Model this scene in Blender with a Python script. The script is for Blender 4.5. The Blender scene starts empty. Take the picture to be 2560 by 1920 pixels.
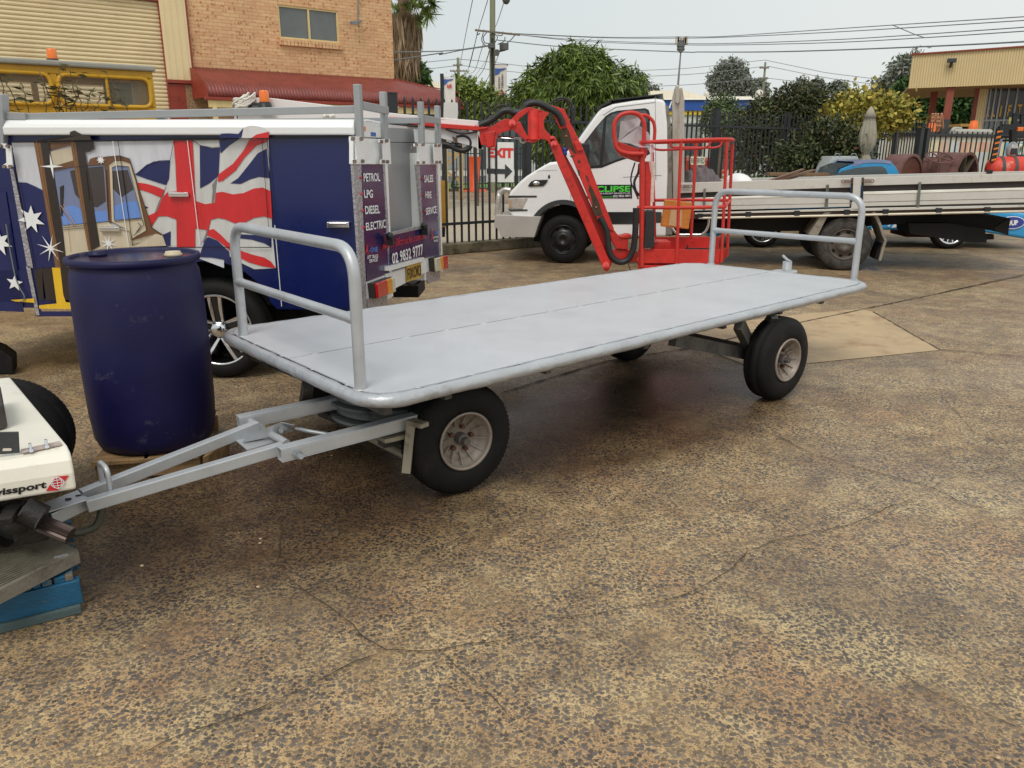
import bpy, bmesh, math, random
import numpy as np
from mathutils import Vector as V3, Matrix
R = math.radians
random.seed(7); rng = np.random.default_rng(7)
SC = bpy.context.scene; COL = SC.collection
# ---------------------------------------------------------------- camera
FPX, CXP, CYP, PITCH, HC = 1980., 1280., 960., R(16.3), 1.65
cd = bpy.data.cameras.new('camera'); cam = bpy.data.objects.new('camera', cd); COL.objects.link(cam)
cam.location = (0, 0, HC); cam.rotation_euler = (R(90) - PITCH, 0, 0)
cd.sensor_width = 36; cd.lens = FPX / 2560 * 36; cd.clip_start = .05; cd.clip_end = 2000
SC.camera = cam
# ---------------------------------------------------------------- sky and light (overcast)
SUN_EL, SUN_AZ = 55, 200
w = bpy.data.worlds.new('World'); SC.world = w; w.use_nodes = True
nt = w.node_tree; nt.nodes.clear()
def wn(t, **k):
    n = nt.nodes.new(t)
    for a, b in k.items(): setattr(n, a, b)
    return n
out = wn('ShaderNodeOutputWorld'); bg = wn('ShaderNodeBackground'); add = wn('ShaderNodeAddShader'); bg2 = wn('ShaderNodeBackground')
sky = wn('ShaderNodeTexSky', sky_type='NISHITA', sun_disc=False, sun_elevation=R(SUN_EL), sun_rotation=R(SUN_AZ), air_density=1.0, dust_density=6.0)
nt.links.new(sky.outputs[0], bg.inputs[0]); bg.inputs[1].default_value = .012
tc = wn('ShaderNodeTexCoord'); sep = wn('ShaderNodeSeparateXYZ'); nt.links.new(tc.outputs['Generated'], sep.inputs[0])
mr = wn('ShaderNodeMapRange'); mr.inputs[1].default_value = -.6; mr.inputs[2].default_value = .7; mr.inputs[3].default_value = 0; mr.inputs[4].default_value = 1
nt.links.new(sep.outputs[0], mr.inputs[0])
cr = wn('ShaderNodeValToRGB'); cr.color_ramp.elements[0].color = (.50, .545, .56, 1); cr.color_ramp.elements[1].color = (.70, .725, .70, 1)
nz = wn('ShaderNodeTexNoise'); nz.inputs['Scale'].default_value = 2.2; nz.inputs['Detail'].default_value = 3
nt.links.new(tc.outputs['Generated'], nz.inputs['Vector'])
ma = wn('ShaderNodeMath', operation='MULTIPLY_ADD'); ma.inputs[1].default_value = .35; nt.links.new(nz.outputs[0], ma.inputs[0])
mb_ = wn('ShaderNodeMath', operation='ADD'); mb_.inputs[1].default_value = -.17; nt.links.new(mr.outputs[0], mb_.inputs[0]); nt.links.new(mb_.outputs[0], ma.inputs[2])
nt.links.new(ma.outputs[0], cr.inputs[0]); nt.links.new(cr.outputs[0], bg2.inputs[0]); bg2.inputs[1].default_value = 1.0
nt.links.new(bg.outputs[0], add.inputs[0]); nt.links.new(bg2.outputs[0], add.inputs[1]); nt.links.new(add.outputs[0], out.inputs[0])
sl = bpy.data.lights.new('sun', 'SUN'); sun = bpy.data.objects.new('sun', sl); COL.objects.link(sun)
sl.energy = 1.3; sl.angle = R(25); sl.color = (1, .96, .9)
sun.rotation_euler = (R(90 - SUN_EL), 0, R(-15)); sun.location = (0, -5, 20)
SC.view_settings.view_transform = 'Standard'; SC.view_settings.look = 'None'; SC.view_settings.exposure = 0.2; SC.view_settings.gamma = 1
# ---------------------------------------------------------------- measuring helpers: a spot of the photo -> a point on a real plane
FW = V3((0, math.cos(PITCH), -math.sin(PITCH))); UP = V3((0, math.sin(PITCH), math.cos(PITCH))); CAM = V3((0, 0, HC))
CRP = dict(A=(0,0,.31646),B=(500,0,.31646),C=(1100,0,.27125),D=(1600,60,.217),E=(2080,60,.217),F=(0,250,.25316),G=(400,250,.3255),H=(1080,220,.18987),I=(1180,240,.2773),J=(1460,240,.27723),K=(1700,360,.217),L=(2060,360,.22604),M=(0,850,.45198),N=(520,850,.36166),O=(1480,640,.3255),Q=(0,840,.27726),R=(0,1180,.25316),S=(0,560,.31646),T=(0,1200,.57866),U=(1280,900,.61479),V=(2300,140,.18081),W=(960,130,.18085),X=(1060,400,.15676),Z=(560,560,.30143),a=(1640,240,.14467),b=(500,180,.31646),c=(2240,280,.14467),d=(0,0,1.15741),n=(0,0,1.))
def q(k, x, y):
    a, b, s = CRP[k]; return (a + x*s, b + y*s)
def qs(k, *p): return [q(k, *t) for t in p]
def ray(p): return FW + V3((1, 0, 0))*((p[0]-CXP)/FPX) - UP*((p[1]-CYP)/FPX)
def G(p, z=0.):
    d = ray(p); return CAM + d*((z-HC)/d.z)
class PL:
    """vertical plane through ground point p0, running at angle ang; off = metres further away"""
    def __init__(s, p0, ang):
        s.p = V3((p0[0], p0[1], 0)); a = R(ang); s.d = V3((math.cos(a), math.sin(a), 0)); s.n = V3((-s.d.y, s.d.x, 0)); s.ang = a
        if s.n.y < 0: s.n = -s.n
    def __call__(s, p, off=0.):
        d = ray(p); t = ((s.p + s.n*off - CAM).dot(s.n))/d.dot(s.n); return CAM + d*t
    def s_(s, P): return (P - s.p).dot(s.d)
    def at(s, u, z, off=0.): return s.p + s.d*u + s.n*off + V3((0, 0, z))
    def pts(s, L, off=0.): return [s(p, off) for p in L]
Z = V3((0, 0, 1))
# ---------------------------------------------------------------- mesh builder
class MB:
    def __init__(s): s.v = []; s.f = []; s.sm = []; s.mi = []; s.m = 0
    def add(s, vs, fs, smooth=False):
        b = len(s.v); s.v += [tuple(p) for p in vs]
        for f in fs: s.f.append([b+i for i in f]); s.sm.append(smooth); s.mi.append(s.m)
        return s
    def box(s, c, sz, rz=0., ax=None):
        c = V3(c); hx, hy, hz = sz[0]/2, sz[1]/2, sz[2]/2
        X, Y, Zz = ax if ax else (V3((math.cos(rz), math.sin(rz), 0)), V3((-math.sin(rz), math.cos(rz), 0)), Z)
        vs = [c + X*(hx*i) + Y*(hy*j) + Zz*(hz*k) for k in (-1, 1) for j in (-1, 1) for i in (-1, 1)]
        return s.add(vs, [(0,2,3,1),(4,5,7,6),(0,1,5,4),(2,6,7,3),(0,4,6,2),(1,3,7,5)])
    def bar(s, p, q_, w, h, up=None):
        p = V3(p); q_ = V3(q_); d = (q_-p); L = d.length; d = d.normalized(); up = V3(up) if up else Z
        if abs(d.dot(up)) > .98: up = V3((0, 1, 0))
        sd = d.cross(up).normalized(); u2 = sd.cross(d)
        return s.box((p+q_)/2, (L, w, h), ax=(d, sd, u2))
    def prism(s, pts, vec):
        pts = [V3(p) for p in pts]; vec = V3(vec); n = len(pts)
        nr = V3((0, 0, 0))
        for i in range(n): nr += pts[i].cross(pts[(i+1) % n])
        if nr.dot(vec) > 0: pts = pts[::-1]
        vs = pts + [p+vec for p in pts]
        return s.add(vs, [list(range(n)), list(range(2*n-1, n-1, -1))] + [(i, i+n, (i+1) % n+n, (i+1) % n) for i in range(n)])
    def poly(s, pts): return s.add(pts, [list(range(len(pts)))])
    def tube(s, path, r, seg=12, closed=False, smooth=True, caps=True):
        P = [V3(p) for p in path]; n = len(P); rr = r if isinstance(r, (list, tuple)) else [r]*n
        T = []
        for i in range(n):
            a = P[(i-1) % n] if closed or i > 0 else P[i]; b = P[(i+1) % n] if closed or i < n-1 else P[i]
            T.append((b-a).normalized())
        u = T[0].cross(Z if abs(T[0].z) < .9 else V3((1, 0, 0))).normalized(); vs = []
        for i in range(n):
            u = (u - T[i]*u.dot(T[i]))
            u = u.normalized() if u.length > 1e-6 else T[i].orthogonal().normalized()
            v = T[i].cross(u)
            for k in range(seg):
                a = 2*math.pi*k/seg; vs.append(P[i] + (u*math.cos(a)+v*math.sin(a))*rr[i])
        fs = []
        for i in range(n if closed else n-1):
            j = (i+1) % n
            for k in range(seg): fs.append((i*seg+k, j*seg+k, j*seg+(k+1) % seg, i*seg+(k+1) % seg))
        fs = [f[::-1] for f in fs]
        s.add(vs, fs, smooth)
        if not closed and caps:
            s.add(vs[:seg], [list(range(seg))]); s.add(vs[-seg:], [list(range(seg-1, -1, -1))])
        return s
    def lathe(s, prof, o, ax, seg=32, smooth=True, mod=None, full=True):
        o = V3(o); ax = V3(ax).normalized(); u = ax.cross(Z if abs(ax.z) < .9 else V3((1, 0, 0))).normalized(); v = ax.cross(u); vs = []
        for i in range(seg):
            a = 2*math.pi*i/seg; e = u*math.cos(a)+v*math.sin(a)
            for j, (r, h) in enumerate(prof):
                if mod: r, h = mod(i, j, r, h)
                vs.append(o + e*r + ax*h)
        m = len(prof); fs = []
        for i in range(seg):
            k = (i+1) % seg
            for j in range(m-1): fs.append((i*m+j, i*m+j+1, k*m+j+1, k*m+j))
        if sum(prof[j][0]*(prof[j+1][1]-prof[j][1])+prof[j+1][0]*(prof[j+1][1]-prof[j][1]) for j in range(m-1)) > 0: fs = [f[::-1] for f in fs]
        return s.add(vs, fs, smooth)
    def cyl(s, p, q_, r, seg=20, smooth=True):
        p = V3(p); q_ = V3(q_); L = (q_-p).length
        return s.lathe([(0, 0), (r, 0), (r, 0), (r, L), (r, L), (0, L)], p, q_-p, seg, smooth)
    def ball(s, c, r, seg=16, rings=10):
        c = V3(c); rx, ry, rz = r if isinstance(r, (tuple, list)) else (r, r, r); vs = []; fs = []
        for i in range(rings+1):
            t = math.pi*i/rings
            for k in range(seg):
                a = 2*math.pi*k/seg; vs.append(c+V3((rx*math.sin(t)*math.cos(a), ry*math.sin(t)*math.sin(a), rz*math.cos(t))))
        for i in range(rings):
            for k in range(seg): fs.append((i*seg+k, (i+1)*seg+k, (i+1)*seg+(k+1) % seg, i*seg+(k+1) % seg))
        return s.add(vs, fs, True)
    def build(s, name, mats, parent=None, frame=None, bevel=0., bseg=2, sub=0):
        me = bpy.data.meshes.new(name)
        F = FR.get(parent.name) if parent else (frame or Matrix())
        Fi = F.inverted(); me.from_pydata([tuple(Fi @ V3(p)) for p in s.v], [], s.f)
        me.polygons.foreach_set('use_smooth', s.sm); me.polygons.foreach_set('material_index', s.mi)
        for m in (mats if isinstance(mats, (list, tuple)) else [mats]): me.materials.append(m)
        me.update()
        ob = bpy.data.objects.new(name, me); COL.objects.link(ob)
        if parent: ob.parent = parent; FR[ob.name] = F
        else: ob.matrix_world = F; FR[ob.name] = F
        if bevel:
            b = ob.modifiers.new('bevel', 'BEVEL'); b.width = bevel; b.segments = bseg; b.limit_method = 'ANGLE'; b.angle_limit = R(40)
            b.harden_normals = False
        if sub:
            b = ob.modifiers.new('sub', 'SUBSURF'); b.levels = sub; b.render_levels = sub
        return ob
def build_each(mb, name, mats, parent=None, **k):
    """each loose piece of the builder becomes its own object"""
    par = list(range(len(mb.v)))
    def fd(i):
        while par[i] != i: par[i] = par[par[i]]; i = par[i]
        return i
    key = {}
    for i, v in enumerate(mb.v):
        kk = (round(v[0], 5), round(v[1], 5), round(v[2], 5))
        if kk in key: par[fd(i)] = fd(key[kk])
        else: key[kk] = i
    for f in mb.f:
        for i in f[1:]: par[fd(i)] = fd(f[0])
    groups = {}
    for j, f in enumerate(mb.f): groups.setdefault(fd(f[0]), []).append(j)
    out = []
    for g_ in groups.values():
        n_ = MB(); mp = {}
        for j in g_:
            f2 = []
            for i in mb.f[j]:
                if i not in mp: mp[i] = len(n_.v); n_.v.append(mb.v[i])
                f2.append(mp[i])
            n_.f.append(f2); n_.sm.append(mb.sm[j]); n_.mi.append(mb.mi[j])
        out.append(n_.build(name, mats, parent, **k))
    return out
FR = {}
def frame(loc, rz=0.): return Matrix.Translation(V3(loc)) @ Matrix.Rotation(rz, 4, 'Z')
def tag(o, label=None, cat=None, group=None, kind=None):
    if label: o['label'] = label
    if cat: o['category'] = cat
    if group: o['group'] = group
    if kind: o['kind'] = kind
    return o
def thing(name, label, cat, loc, rz=0., group=None):
    o = bpy.data.objects.new(name, None); COL.objects.link(o); o.location = V3(loc); o.rotation_euler = (0, 0, rz); o.empty_display_size = .2
    FR[o.name] = frame(loc, rz); return tag(o, label, cat, group)
def kids(o): return [c for c in bpy.data.objects if c.parent == o]
def dup(o, M, parent=None):
    c = o.copy(); COL.objects.link(c); c.parent = parent
    if parent is None: c.matrix_world = M
    for ch in kids(o): dup(ch, None, c)
    return c
def fillet(path, r, n=6, closed=False):
    P = [V3(p) for p in path]; out = []
    for i, p in enumerate(P):
        if not closed and i in (0, len(P)-1): out.append(p); continue
        a = P[i-1]-p; b = P[(i+1) % len(P)]-p; rr = min(r, a.length*.49, b.length*.49)
        A = p+a.normalized()*rr; B = p+b.normalized()*rr
        for k in range(n+1):
            t = k/n; out.append(A*(1-t)**2 + p*(2*t*(1-t)) + B*t*t)
    return out
def spline(P, n=8):
    P = [V3(p) for p in P]; P = [P[0]*2-P[1]] + P + [P[-1]*2-P[-2]]; out = []
    for i in range(1, len(P)-2):
        for k in range(n):
            t = k/n; a, b, c, d = P[i-1:i+3]
            out.append(.5*((2*b) + (c-a)*t + (2*a-5*b+4*c-d)*t*t + (3*b-a-3*c+d)*t**3))
    return out + [P[-2]]
# ---------------------------------------------------------------- materials
def lin(c): return tuple((x/255/12.92 if x/255 < .04045 else ((x/255+.055)/1.055)**2.4) for x in c)
_m = {}
def mat(name, col, rough=.5, metal=0., var=.12, vs=3., bump=0., bs=60., rv=.12, dirt=None, ds=2., dth=(.5, .7), spec=.5, trans=0., alpha=1., emit=None, coat=0., stretch=None, rnd=0.):
    """procedural paint/metal/stone: base colour broken by noise, optional second tone in patches, fine bump"""
    if name in _m: return _m[name]
    m = bpy.data.materials.new(name); m.use_nodes = True; t = m.node_tree; N = t.nodes; L = t.links; b = N['Principled BSDF']
    tc = N.new('ShaderNodeTexCoord'); co = tc.outputs['Object']
    if stretch:
        mp = N.new('ShaderNodeMapping'); mp.inputs['Scale'].default_value = stretch; L.new(co, mp.inputs[0]); co = mp.outputs[0]
    nz = N.new('ShaderNodeTexNoise'); nz.inputs['Scale'].default_value = vs; nz.inputs['Detail'].default_value = 5; nz.inputs['Roughness'].default_value = .65; L.new(co, nz.inputs['Vector'])
    r = N.new('ShaderNodeValToRGB'); e = r.color_ramp.elements; e[0].position = .3; e[1].position = .7
    e[0].color = (*[c*(1-var) for c in col], 1); e[1].color = (*[min(1, c*(1+var)) for c in col], 1); L.new(nz.outputs[0], r.inputs[0]); c = r.outputs[0]
    if dirt:
        n2 = N.new('ShaderNodeTexNoise'); n2.inputs['Scale'].default_value = ds; n2.inputs['Detail'].default_value = 8; n2.inputs['Roughness'].default_value = .7; L.new(co, n2.inputs['Vector'])
        r2 = N.new('ShaderNodeValToRGB'); r2.color_ramp.elements[0].position = dth[0]; r2.color_ramp.elements[1].position = dth[1]; L.new(n2.outputs[0], r2.inputs[0])
        mx = N.new('ShaderNodeMix'); mx.data_type = 'RGBA'; L.new(r2.outputs[0], mx.inputs[0]); L.new(c, mx.inputs[6]); mx.inputs[7].default_value = (*dirt, 1); c = mx.outputs[2]
    if rnd:
        g = N.new('ShaderNodeNewGeometry'); hs = N.new('ShaderNodeHueSaturation'); mm = N.new('ShaderNodeMapRange'); mm.inputs[3].default_value = 1-rnd; mm.inputs[4].default_value = 1+rnd
        L.new(g.outputs['Random Per Island'], mm.inputs[0]); L.new(mm.outputs[0], hs.inputs['Value']); L.new(c, hs.inputs['Color']); c = hs.outputs[0]
    L.new(c, b.inputs['Base Color'])
    rr = N.new('ShaderNodeMapRange'); rr.inputs[3].default_value = max(.03, rough-rv); rr.inputs[4].default_value = min(1, rough+rv); L.new(nz.outputs[0], rr.inputs[0]); L.new(rr.outputs[0], b.inputs['Roughness'])
    b.inputs['Metallic'].default_value = metal; b.inputs['Specular IOR Level'].default_value = spec
    if coat: b.inputs['Coat Weight'].default_value = coat; b.inputs['Coat Roughness'].default_value = .12
    if trans: b.inputs['Transmission Weight'].default_value = trans
    if alpha < 1: b.inputs['Alpha'].default_value = alpha
    if bump:
        n3 = N.new('ShaderNodeTexNoise'); n3.inputs['Scale'].default_value = bs; n3.inputs['Detail'].default_value = 4; L.new(co, n3.inputs['Vector'])
        bp = N.new('ShaderNodeBump'); bp.inputs['Strength'].default_value = bump; bp.inputs['Distance'].default_value = .01; L.new(n3.outputs[0], bp.inputs['Height']); L.new(bp.outputs[0], b.inputs['Normal'])
    _m[name] = m; return m
def wave_mat(name, c1, c2, scale, axis='Z', bump=.6, rough=.4, thr=None, dist=.02, prof='SIN'):
    """ribbed sheet (roller door, wall cladding): bands across one axis, with bump"""
    m = mat(name, c1, rough, var=.06, vs=1.2); t = m.node_tree; N = t.nodes; L = t.links; b = N['Principled BSDF']
    tc = N.new('ShaderNodeTexCoord'); wv = N.new('ShaderNodeTexWave'); wv.bands_direction = axis; wv.wave_profile = prof; wv.inputs['Scale'].default_value = scale; wv.inputs['Distortion'].default_value = 0
    L.new(tc.outputs['Object'], wv.inputs['Vector'])
    r = N.new('ShaderNodeValToRGB'); r.color_ramp.elements[0].position = 0 if not thr else thr[0]; r.color_ramp.elements[1].position = .5 if not thr else thr[1]; L.new(wv.outputs['Color'], r.inputs[0])
    mx = N.new('ShaderNodeMix'); mx.data_type = 'RGBA'; L.new(r.outputs[0], mx.inputs[0]); mx.inputs[6].default_value = (*c2, 1)
    src = b.inputs['Base Color'].links[0].from_socket; L.new(src, mx.inputs[7]); L.new(mx.outputs[2], b.inputs['Base Color'])
    bp = N.new('ShaderNodeBump'); bp.inputs['Strength'].default_value = bump; bp.inputs['Distance'].default_value = dist; L.new(wv.outputs['Color'], bp.inputs['Height']); L.new(bp.outputs[0], b.inputs['Normal'])
    return m
def lettering(name, s, quad, m, parent, bold=.0, lift=None, shear=0.):
    """text mesh fitted to a quad of world points (bl, br, tr, tl)"""
    cu = bpy.data.curves.new(name, 'FONT'); cu.body = s; cu.offset = bold; cu.resolution_u = 3; cu.shear = shear
    ob = bpy.data.objects.new('t', cu); COL.objects.link(ob); bpy.context.view_layer.update()
    me = bpy.data.meshes.new_from_object(ob.evaluated_get(bpy.context.evaluated_depsgraph_get())); bpy.data.objects.remove(ob)
    vs = [v.co.copy() for v in me.vertices]; fs = [list(p.vertices) for p in me.polygons]; bpy.data.meshes.remove(me)
    x0 = min(v.x for v in vs); x1 = max(v.x for v in vs); y0 = min(v.y for v in vs); y1 = max(v.y for v in vs)
    a, b, c, d = [V3(p) for p in quad]; nr = (b-a).cross(d-a).normalized()
    if nr.dot(CAM-a) < 0: nr = -nr
    mb = MB(); P = []
    for v in vs:
        u = (v.x-x0)/(x1-x0); t = (v.y-y0)/(y1-y0); P.append((a*(1-u)+b*u)*(1-t)+(d*(1-u)+c*u)*t + nr*(lift or .002))
    mb.add(P, fs); return mb.build(name, m, parent)
# shared materials
silver = mat('silver_paint', lin((186, 189, 192)), .42, .4, .10, 4, .10, 260, dirt=lin((138, 136, 132)), ds=7, dth=(.60, .85), coat=.15)
silver_deck = mat('silver_deck_paint', lin((198, 200, 204)), .33, .05, .05, 3.2, .35, 200, rv=.05, dirt=lin((184, 185, 188)), ds=2.2, dth=(.5, .8), coat=.12)
galv = mat('galvanised_steel', lin((150, 154, 156)), .42, .5, .12, 8, .05, 90)
alu = mat('aluminium', lin((206, 202, 194)), .42, .1, .07, 5, .04, 120, dirt=lin((146, 138, 126)), ds=5, dth=(.55, .85))
alu_dark = mat('aluminium_channel', lin((84, 78, 74)), .6, .2)
chrome = mat('chrome', (.75, .75, .76), .12, 1., .05)
rubber = mat('tyre_rubber', lin((24, 23, 23)), .68, 0, .25, 9, .35, 140, dirt=lin((46, 42, 38)), ds=6, dth=(.5, .9), spec=.22)
rubber_clean = mat('black_hose_rubber', lin((34, 34, 36)), .45, 0, .15, 9, .15, 140)
blackm = mat('black_steel', lin((38, 40, 43)), .45, .1, .15, 6)
dark = mat('dark_underbody', lin((26, 24, 23)), .8, 0, .3, 5, .2, 60)
white_paint = mat('white_vehicle_paint', lin((238, 239, 238)), .28, 0, .025, 1.5, coat=.3)
redp = mat('red_machine_paint', lin((200, 44, 36)), .42, 0, .16, 5, .08, 80, dirt=lin((122, 34, 28)), ds=12, dth=(.52, .78))
red_worn = mat('worn_red_rail_paint', lin((198, 50, 42)), .45, 0, .12, 8, .1, 80, dirt=lin((120, 84, 76)), ds=22, dth=(.58, .66))
rust = mat('bare_rusty_steel', lin((70, 56, 38)), .75, .1, .35, 14, .3, 80)
navy = mat('navy_decal', lin((12, 26, 84)), .28, 0, .08, 2, coat=.35)
glass_dark = mat('dark_glass', lin((84, 92, 94)), .08, 0, .2, 1.5, rv=.03)
white_dec = mat('white_lettering', lin((236, 236, 236)), .4)
black_dec = mat('black_lettering', lin((22, 22, 24)), .4)
def trans_glass(name, col, a):
    m = bpy.data.materials.new(name); m.use_nodes = True; N = m.node_tree.nodes; L = m.node_tree.links; N.clear()
    o = N.new('ShaderNodeOutputMaterial'); mx = N.new('ShaderNodeMixShader'); tr = N.new('ShaderNodeBsdfTransparent'); p = N.new('ShaderNodeBsdfPrincipled')
    nz = N.new('ShaderNodeTexNoise'); nz.inputs['Scale'].default_value = 4; mr = N.new('ShaderNodeMapRange'); mr.inputs[3].default_value = a-.08; mr.inputs[4].default_value = a+.12
    L.new(nz.outputs[0], mr.inputs[0]); L.new(mr.outputs[0], mx.inputs[0]); p.inputs['Base Color'].default_value = (*col, 1); p.inputs['Roughness'].default_value = .08
    L.new(tr.outputs[0], mx.inputs[1]); L.new(p.outputs[0], mx.inputs[2]); L.new(mx.outputs[0], o.inputs[0]); return m
# ---------------------------------------------------------------- ground
def ground_mat():
    m = bpy.data.materials.new('worn_aggregate_concrete'); m.use_nodes = True; N = m.node_tree.nodes; L = m.node_tree.links; b = N['Principled BSDF']
    tc = N.new('ShaderNodeTexCoord'); co = tc.outputs['Object']
    def noise(sc, det=4, ro=.6, src=None, dist=0.):
        n = N.new('ShaderNodeTexNoise'); n.inputs['Scale'].default_value = sc; n.inputs['Detail'].default_value = det; n.inputs['Roughness'].default_value = ro; n.inputs['Distortion'].default_value = dist
        L.new(src or co, n.inputs['Vector']); return n
    def ramp(src, stops, interp=None):
        r = N.new('ShaderNodeValToRGB'); e = r.color_ramp.elements
        while len(e) < len(stops): e.new(.5)
        for i, (p, c) in enumerate(stops): e[i].position = p; e[i].color = (*c, 1) if len(c) == 3 else c
        L.new(src, r.inputs[0]); return r.outputs[0]
    def mix(f, a, bb, mode='MIX'):
        x = N.new('ShaderNodeMix'); x.data_type = 'RGBA'; x.blend_type = mode
        if isinstance(f, float): x.inputs[0].default_value = f
        else: L.new(f, x.inputs[0])
        for i, s in ((6, a), (7, bb)):
            if isinstance(s, tuple): x.inputs[i].default_value = (*s, 1)
            else: L.new(s, x.inputs[i])
        return x.outputs[2]
    def math_(op, a, bb):
        x = N.new('ShaderNodeMath'); x.operation = op; x.use_clamp = True
        for i, s in ((0, a), (1, bb)):
            if isinstance(s, float): x.inputs[i].default_value = s
            else: L.new(s, x.inputs[i])
        return x.outputs[0]
    # matrix between the stones: tan to brown, in patches
    big = noise(.55, 5, .62); mid = noise(5.5, 6, .7, dist=.6); fine = noise(38, 5, .75); tint = noise(1.5, 4, .6, dist=.4)
    base = ramp(mid.outputs[0], [(.28, lin((144, 114, 78))), (.5, lin((200, 166, 118))), (.74, lin((236, 208, 156)))])
    base = mix(ramp(tint.outputs[0], [(.5, (0, 0, 0)), (.72, (.6, .6, .6))]), base, lin((186, 130, 86)))
    base = mix(ramp(fine.outputs[0], [(.3, (0, 0, 0)), (.75, (1, 1, 1))]), mix(.35, base, lin((72, 58, 44))), base)
    # stones
    wp = noise(60, 2, .5); wx = N.new('ShaderNodeMix'); wx.data_type = 'VECTOR'; wx.inputs[0].default_value = .012; L.new(co, wx.inputs[4]); L.new(wp.outputs['Color'], wx.inputs[5])
    def stones(scale, lo, hi, keep):
        v = N.new('ShaderNodeTexVoronoi'); v.inputs['Scale'].default_value = scale; L.new(wx.outputs[1], v.inputs['Vector'])
        s = ramp(v.outputs['Distance'], [(lo, (1, 1, 1)), (hi, (0, 0, 0))]); sp = N.new('ShaderNodeSeparateColor'); L.new(v.outputs['Color'], sp.inputs[0])
        k = ramp(sp.outputs[0], [(keep, (0, 0, 0)), (keep+.03, (1, 1, 1))]); return math_('MULTIPLY', s, k), sp
    s1, sp1 = stones(60, .44, .52, .16); s2, sp2 = stones(120, .42, .52, .22)
    dens = ramp(noise(3.1, 5, .65).outputs[0], [(.30, (.55, .55, .55)), (.55, (1, 1, 1))])
    s1 = math_('MULTIPLY', s1, dens); s2 = math_('MULTIPLY', s2, math_('MULTIPLY', dens, .8)); st = math_('MAXIMUM', s1, s2)
    scol = ramp(sp1.outputs[1], [(0., lin((52, 49, 49))), (.6, lin((84, 81, 81))), (.88, lin((100, 95, 90))), (1., lin((158, 132, 104)))])
    sp = ramp(noise(150, 3, .7).outputs[0], [(.36, (.75, .75, .75)), (.47, (0, 0, 0)), (.56, (0, 0, 0)), (.68, (0, 0, 0))]); base = mix(sp, base, lin((66, 54, 44)))
    lt = ramp(noise(120, 3, .7).outputs[0], [(.56, (0, 0, 0)), (.68, (.6, .6, .6))]); base = mix(lt, base, lin((216, 196, 158)))
    c = mix(math_('MULTIPLY', st, .9), base, scol)
    # dark oily and wet patches, pale worn patches
    oil = ramp(noise(1.15, 6, .62, dist=.6).outputs[0], [(.47, (0, 0, 0)), (.64, (.75, .75, .75))]); c = mix(oil, c, mix(.5, c, lin((64, 56, 54))))
    pale = ramp(noise(1.3, 5, .6, dist=.3).outputs[0], [(.55, (0, 0, 0)), (.66, (.6, .6, .6))]); c = mix(pale, c, mix(.4, c, mix(st, lin((236, 216, 160)), lin((96, 90, 84)))))
    # rain water beside and under the trailer; the darkening includes painted trailer shade
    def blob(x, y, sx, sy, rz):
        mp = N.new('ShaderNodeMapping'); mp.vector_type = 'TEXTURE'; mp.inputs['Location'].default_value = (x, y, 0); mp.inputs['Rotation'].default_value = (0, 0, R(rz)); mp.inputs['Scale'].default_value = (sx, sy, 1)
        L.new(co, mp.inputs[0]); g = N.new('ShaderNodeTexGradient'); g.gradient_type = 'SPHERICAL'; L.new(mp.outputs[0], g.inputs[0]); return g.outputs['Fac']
    wet_shade = math_('MAXIMUM', blob(.75, 4.9, 2.4, 1.0, 40), math_('MULTIPLY', blob(-1.2, 3.6, 2.2, 1.6, 35), .75))
    wn_ = noise(3.2, 5, .7); wet_shade = ramp(math_('ADD', math_('MULTIPLY', wet_shade, 1.3), math_('MULTIPLY', wn_.outputs[0], .35)), [(.40, (0, 0, 0)), (.75, (1, 1, 1))])
    c = mix(wet_shade, c, mix(.8, c, mix(1., c, lin((132, 120, 116)), 'MULTIPLY')))
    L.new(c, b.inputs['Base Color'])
    ro = N.new('ShaderNodeMapRange'); ro.inputs[3].default_value = .62; ro.inputs[4].default_value = .30; L.new(wet_shade, ro.inputs[0])
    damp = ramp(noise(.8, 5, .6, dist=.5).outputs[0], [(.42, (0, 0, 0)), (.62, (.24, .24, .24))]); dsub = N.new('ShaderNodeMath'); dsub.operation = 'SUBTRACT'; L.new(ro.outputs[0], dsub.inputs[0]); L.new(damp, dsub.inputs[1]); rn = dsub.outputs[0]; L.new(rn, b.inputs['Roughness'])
    bp = N.new('ShaderNodeBump'); bp.inputs['Strength'].default_value = .8; bp.inputs['Distance'].default_value = .006
    hh = math_('ADD', math_('MULTIPLY', st, .4), math_('MULTIPLY', fine.outputs[0], .6)); L.new(hh, bp.inputs['Height']); L.new(bp.outputs[0], b.inputs['Normal'])
    b.inputs['Specular IOR Level'].default_value = .5
    return m
def struct(name, mb, m, **k): return tag(mb.build(name, m, **k), kind='structure')
g = MB(); g.add([(-300, -60, 0), (400, -60, 0), (400, 600, 0), (-300, 600, 0)], [(0, 1, 2, 3)])
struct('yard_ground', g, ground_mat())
def zsheet(pts, z): return [V3((p.x, p.y, z)) for p in pts]
pale_c = mat('pale_patch_concrete', lin((186, 160, 122)), .5, 0, .12, 2.2, .3, 220, dirt=lin((150, 110, 76)), ds=3, dth=(.5, .72))
g = MB(); g.poly(zsheet([G(p) for p in qs('d', (1470,728),(1600,695),(1760,676),(1860,668),(1885,674),(2030,757),(1900,770),(1780,782),(1700,790),(1620,793),(1512,750))], .004))
struct('concrete_patch', g, pale_c)
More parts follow.
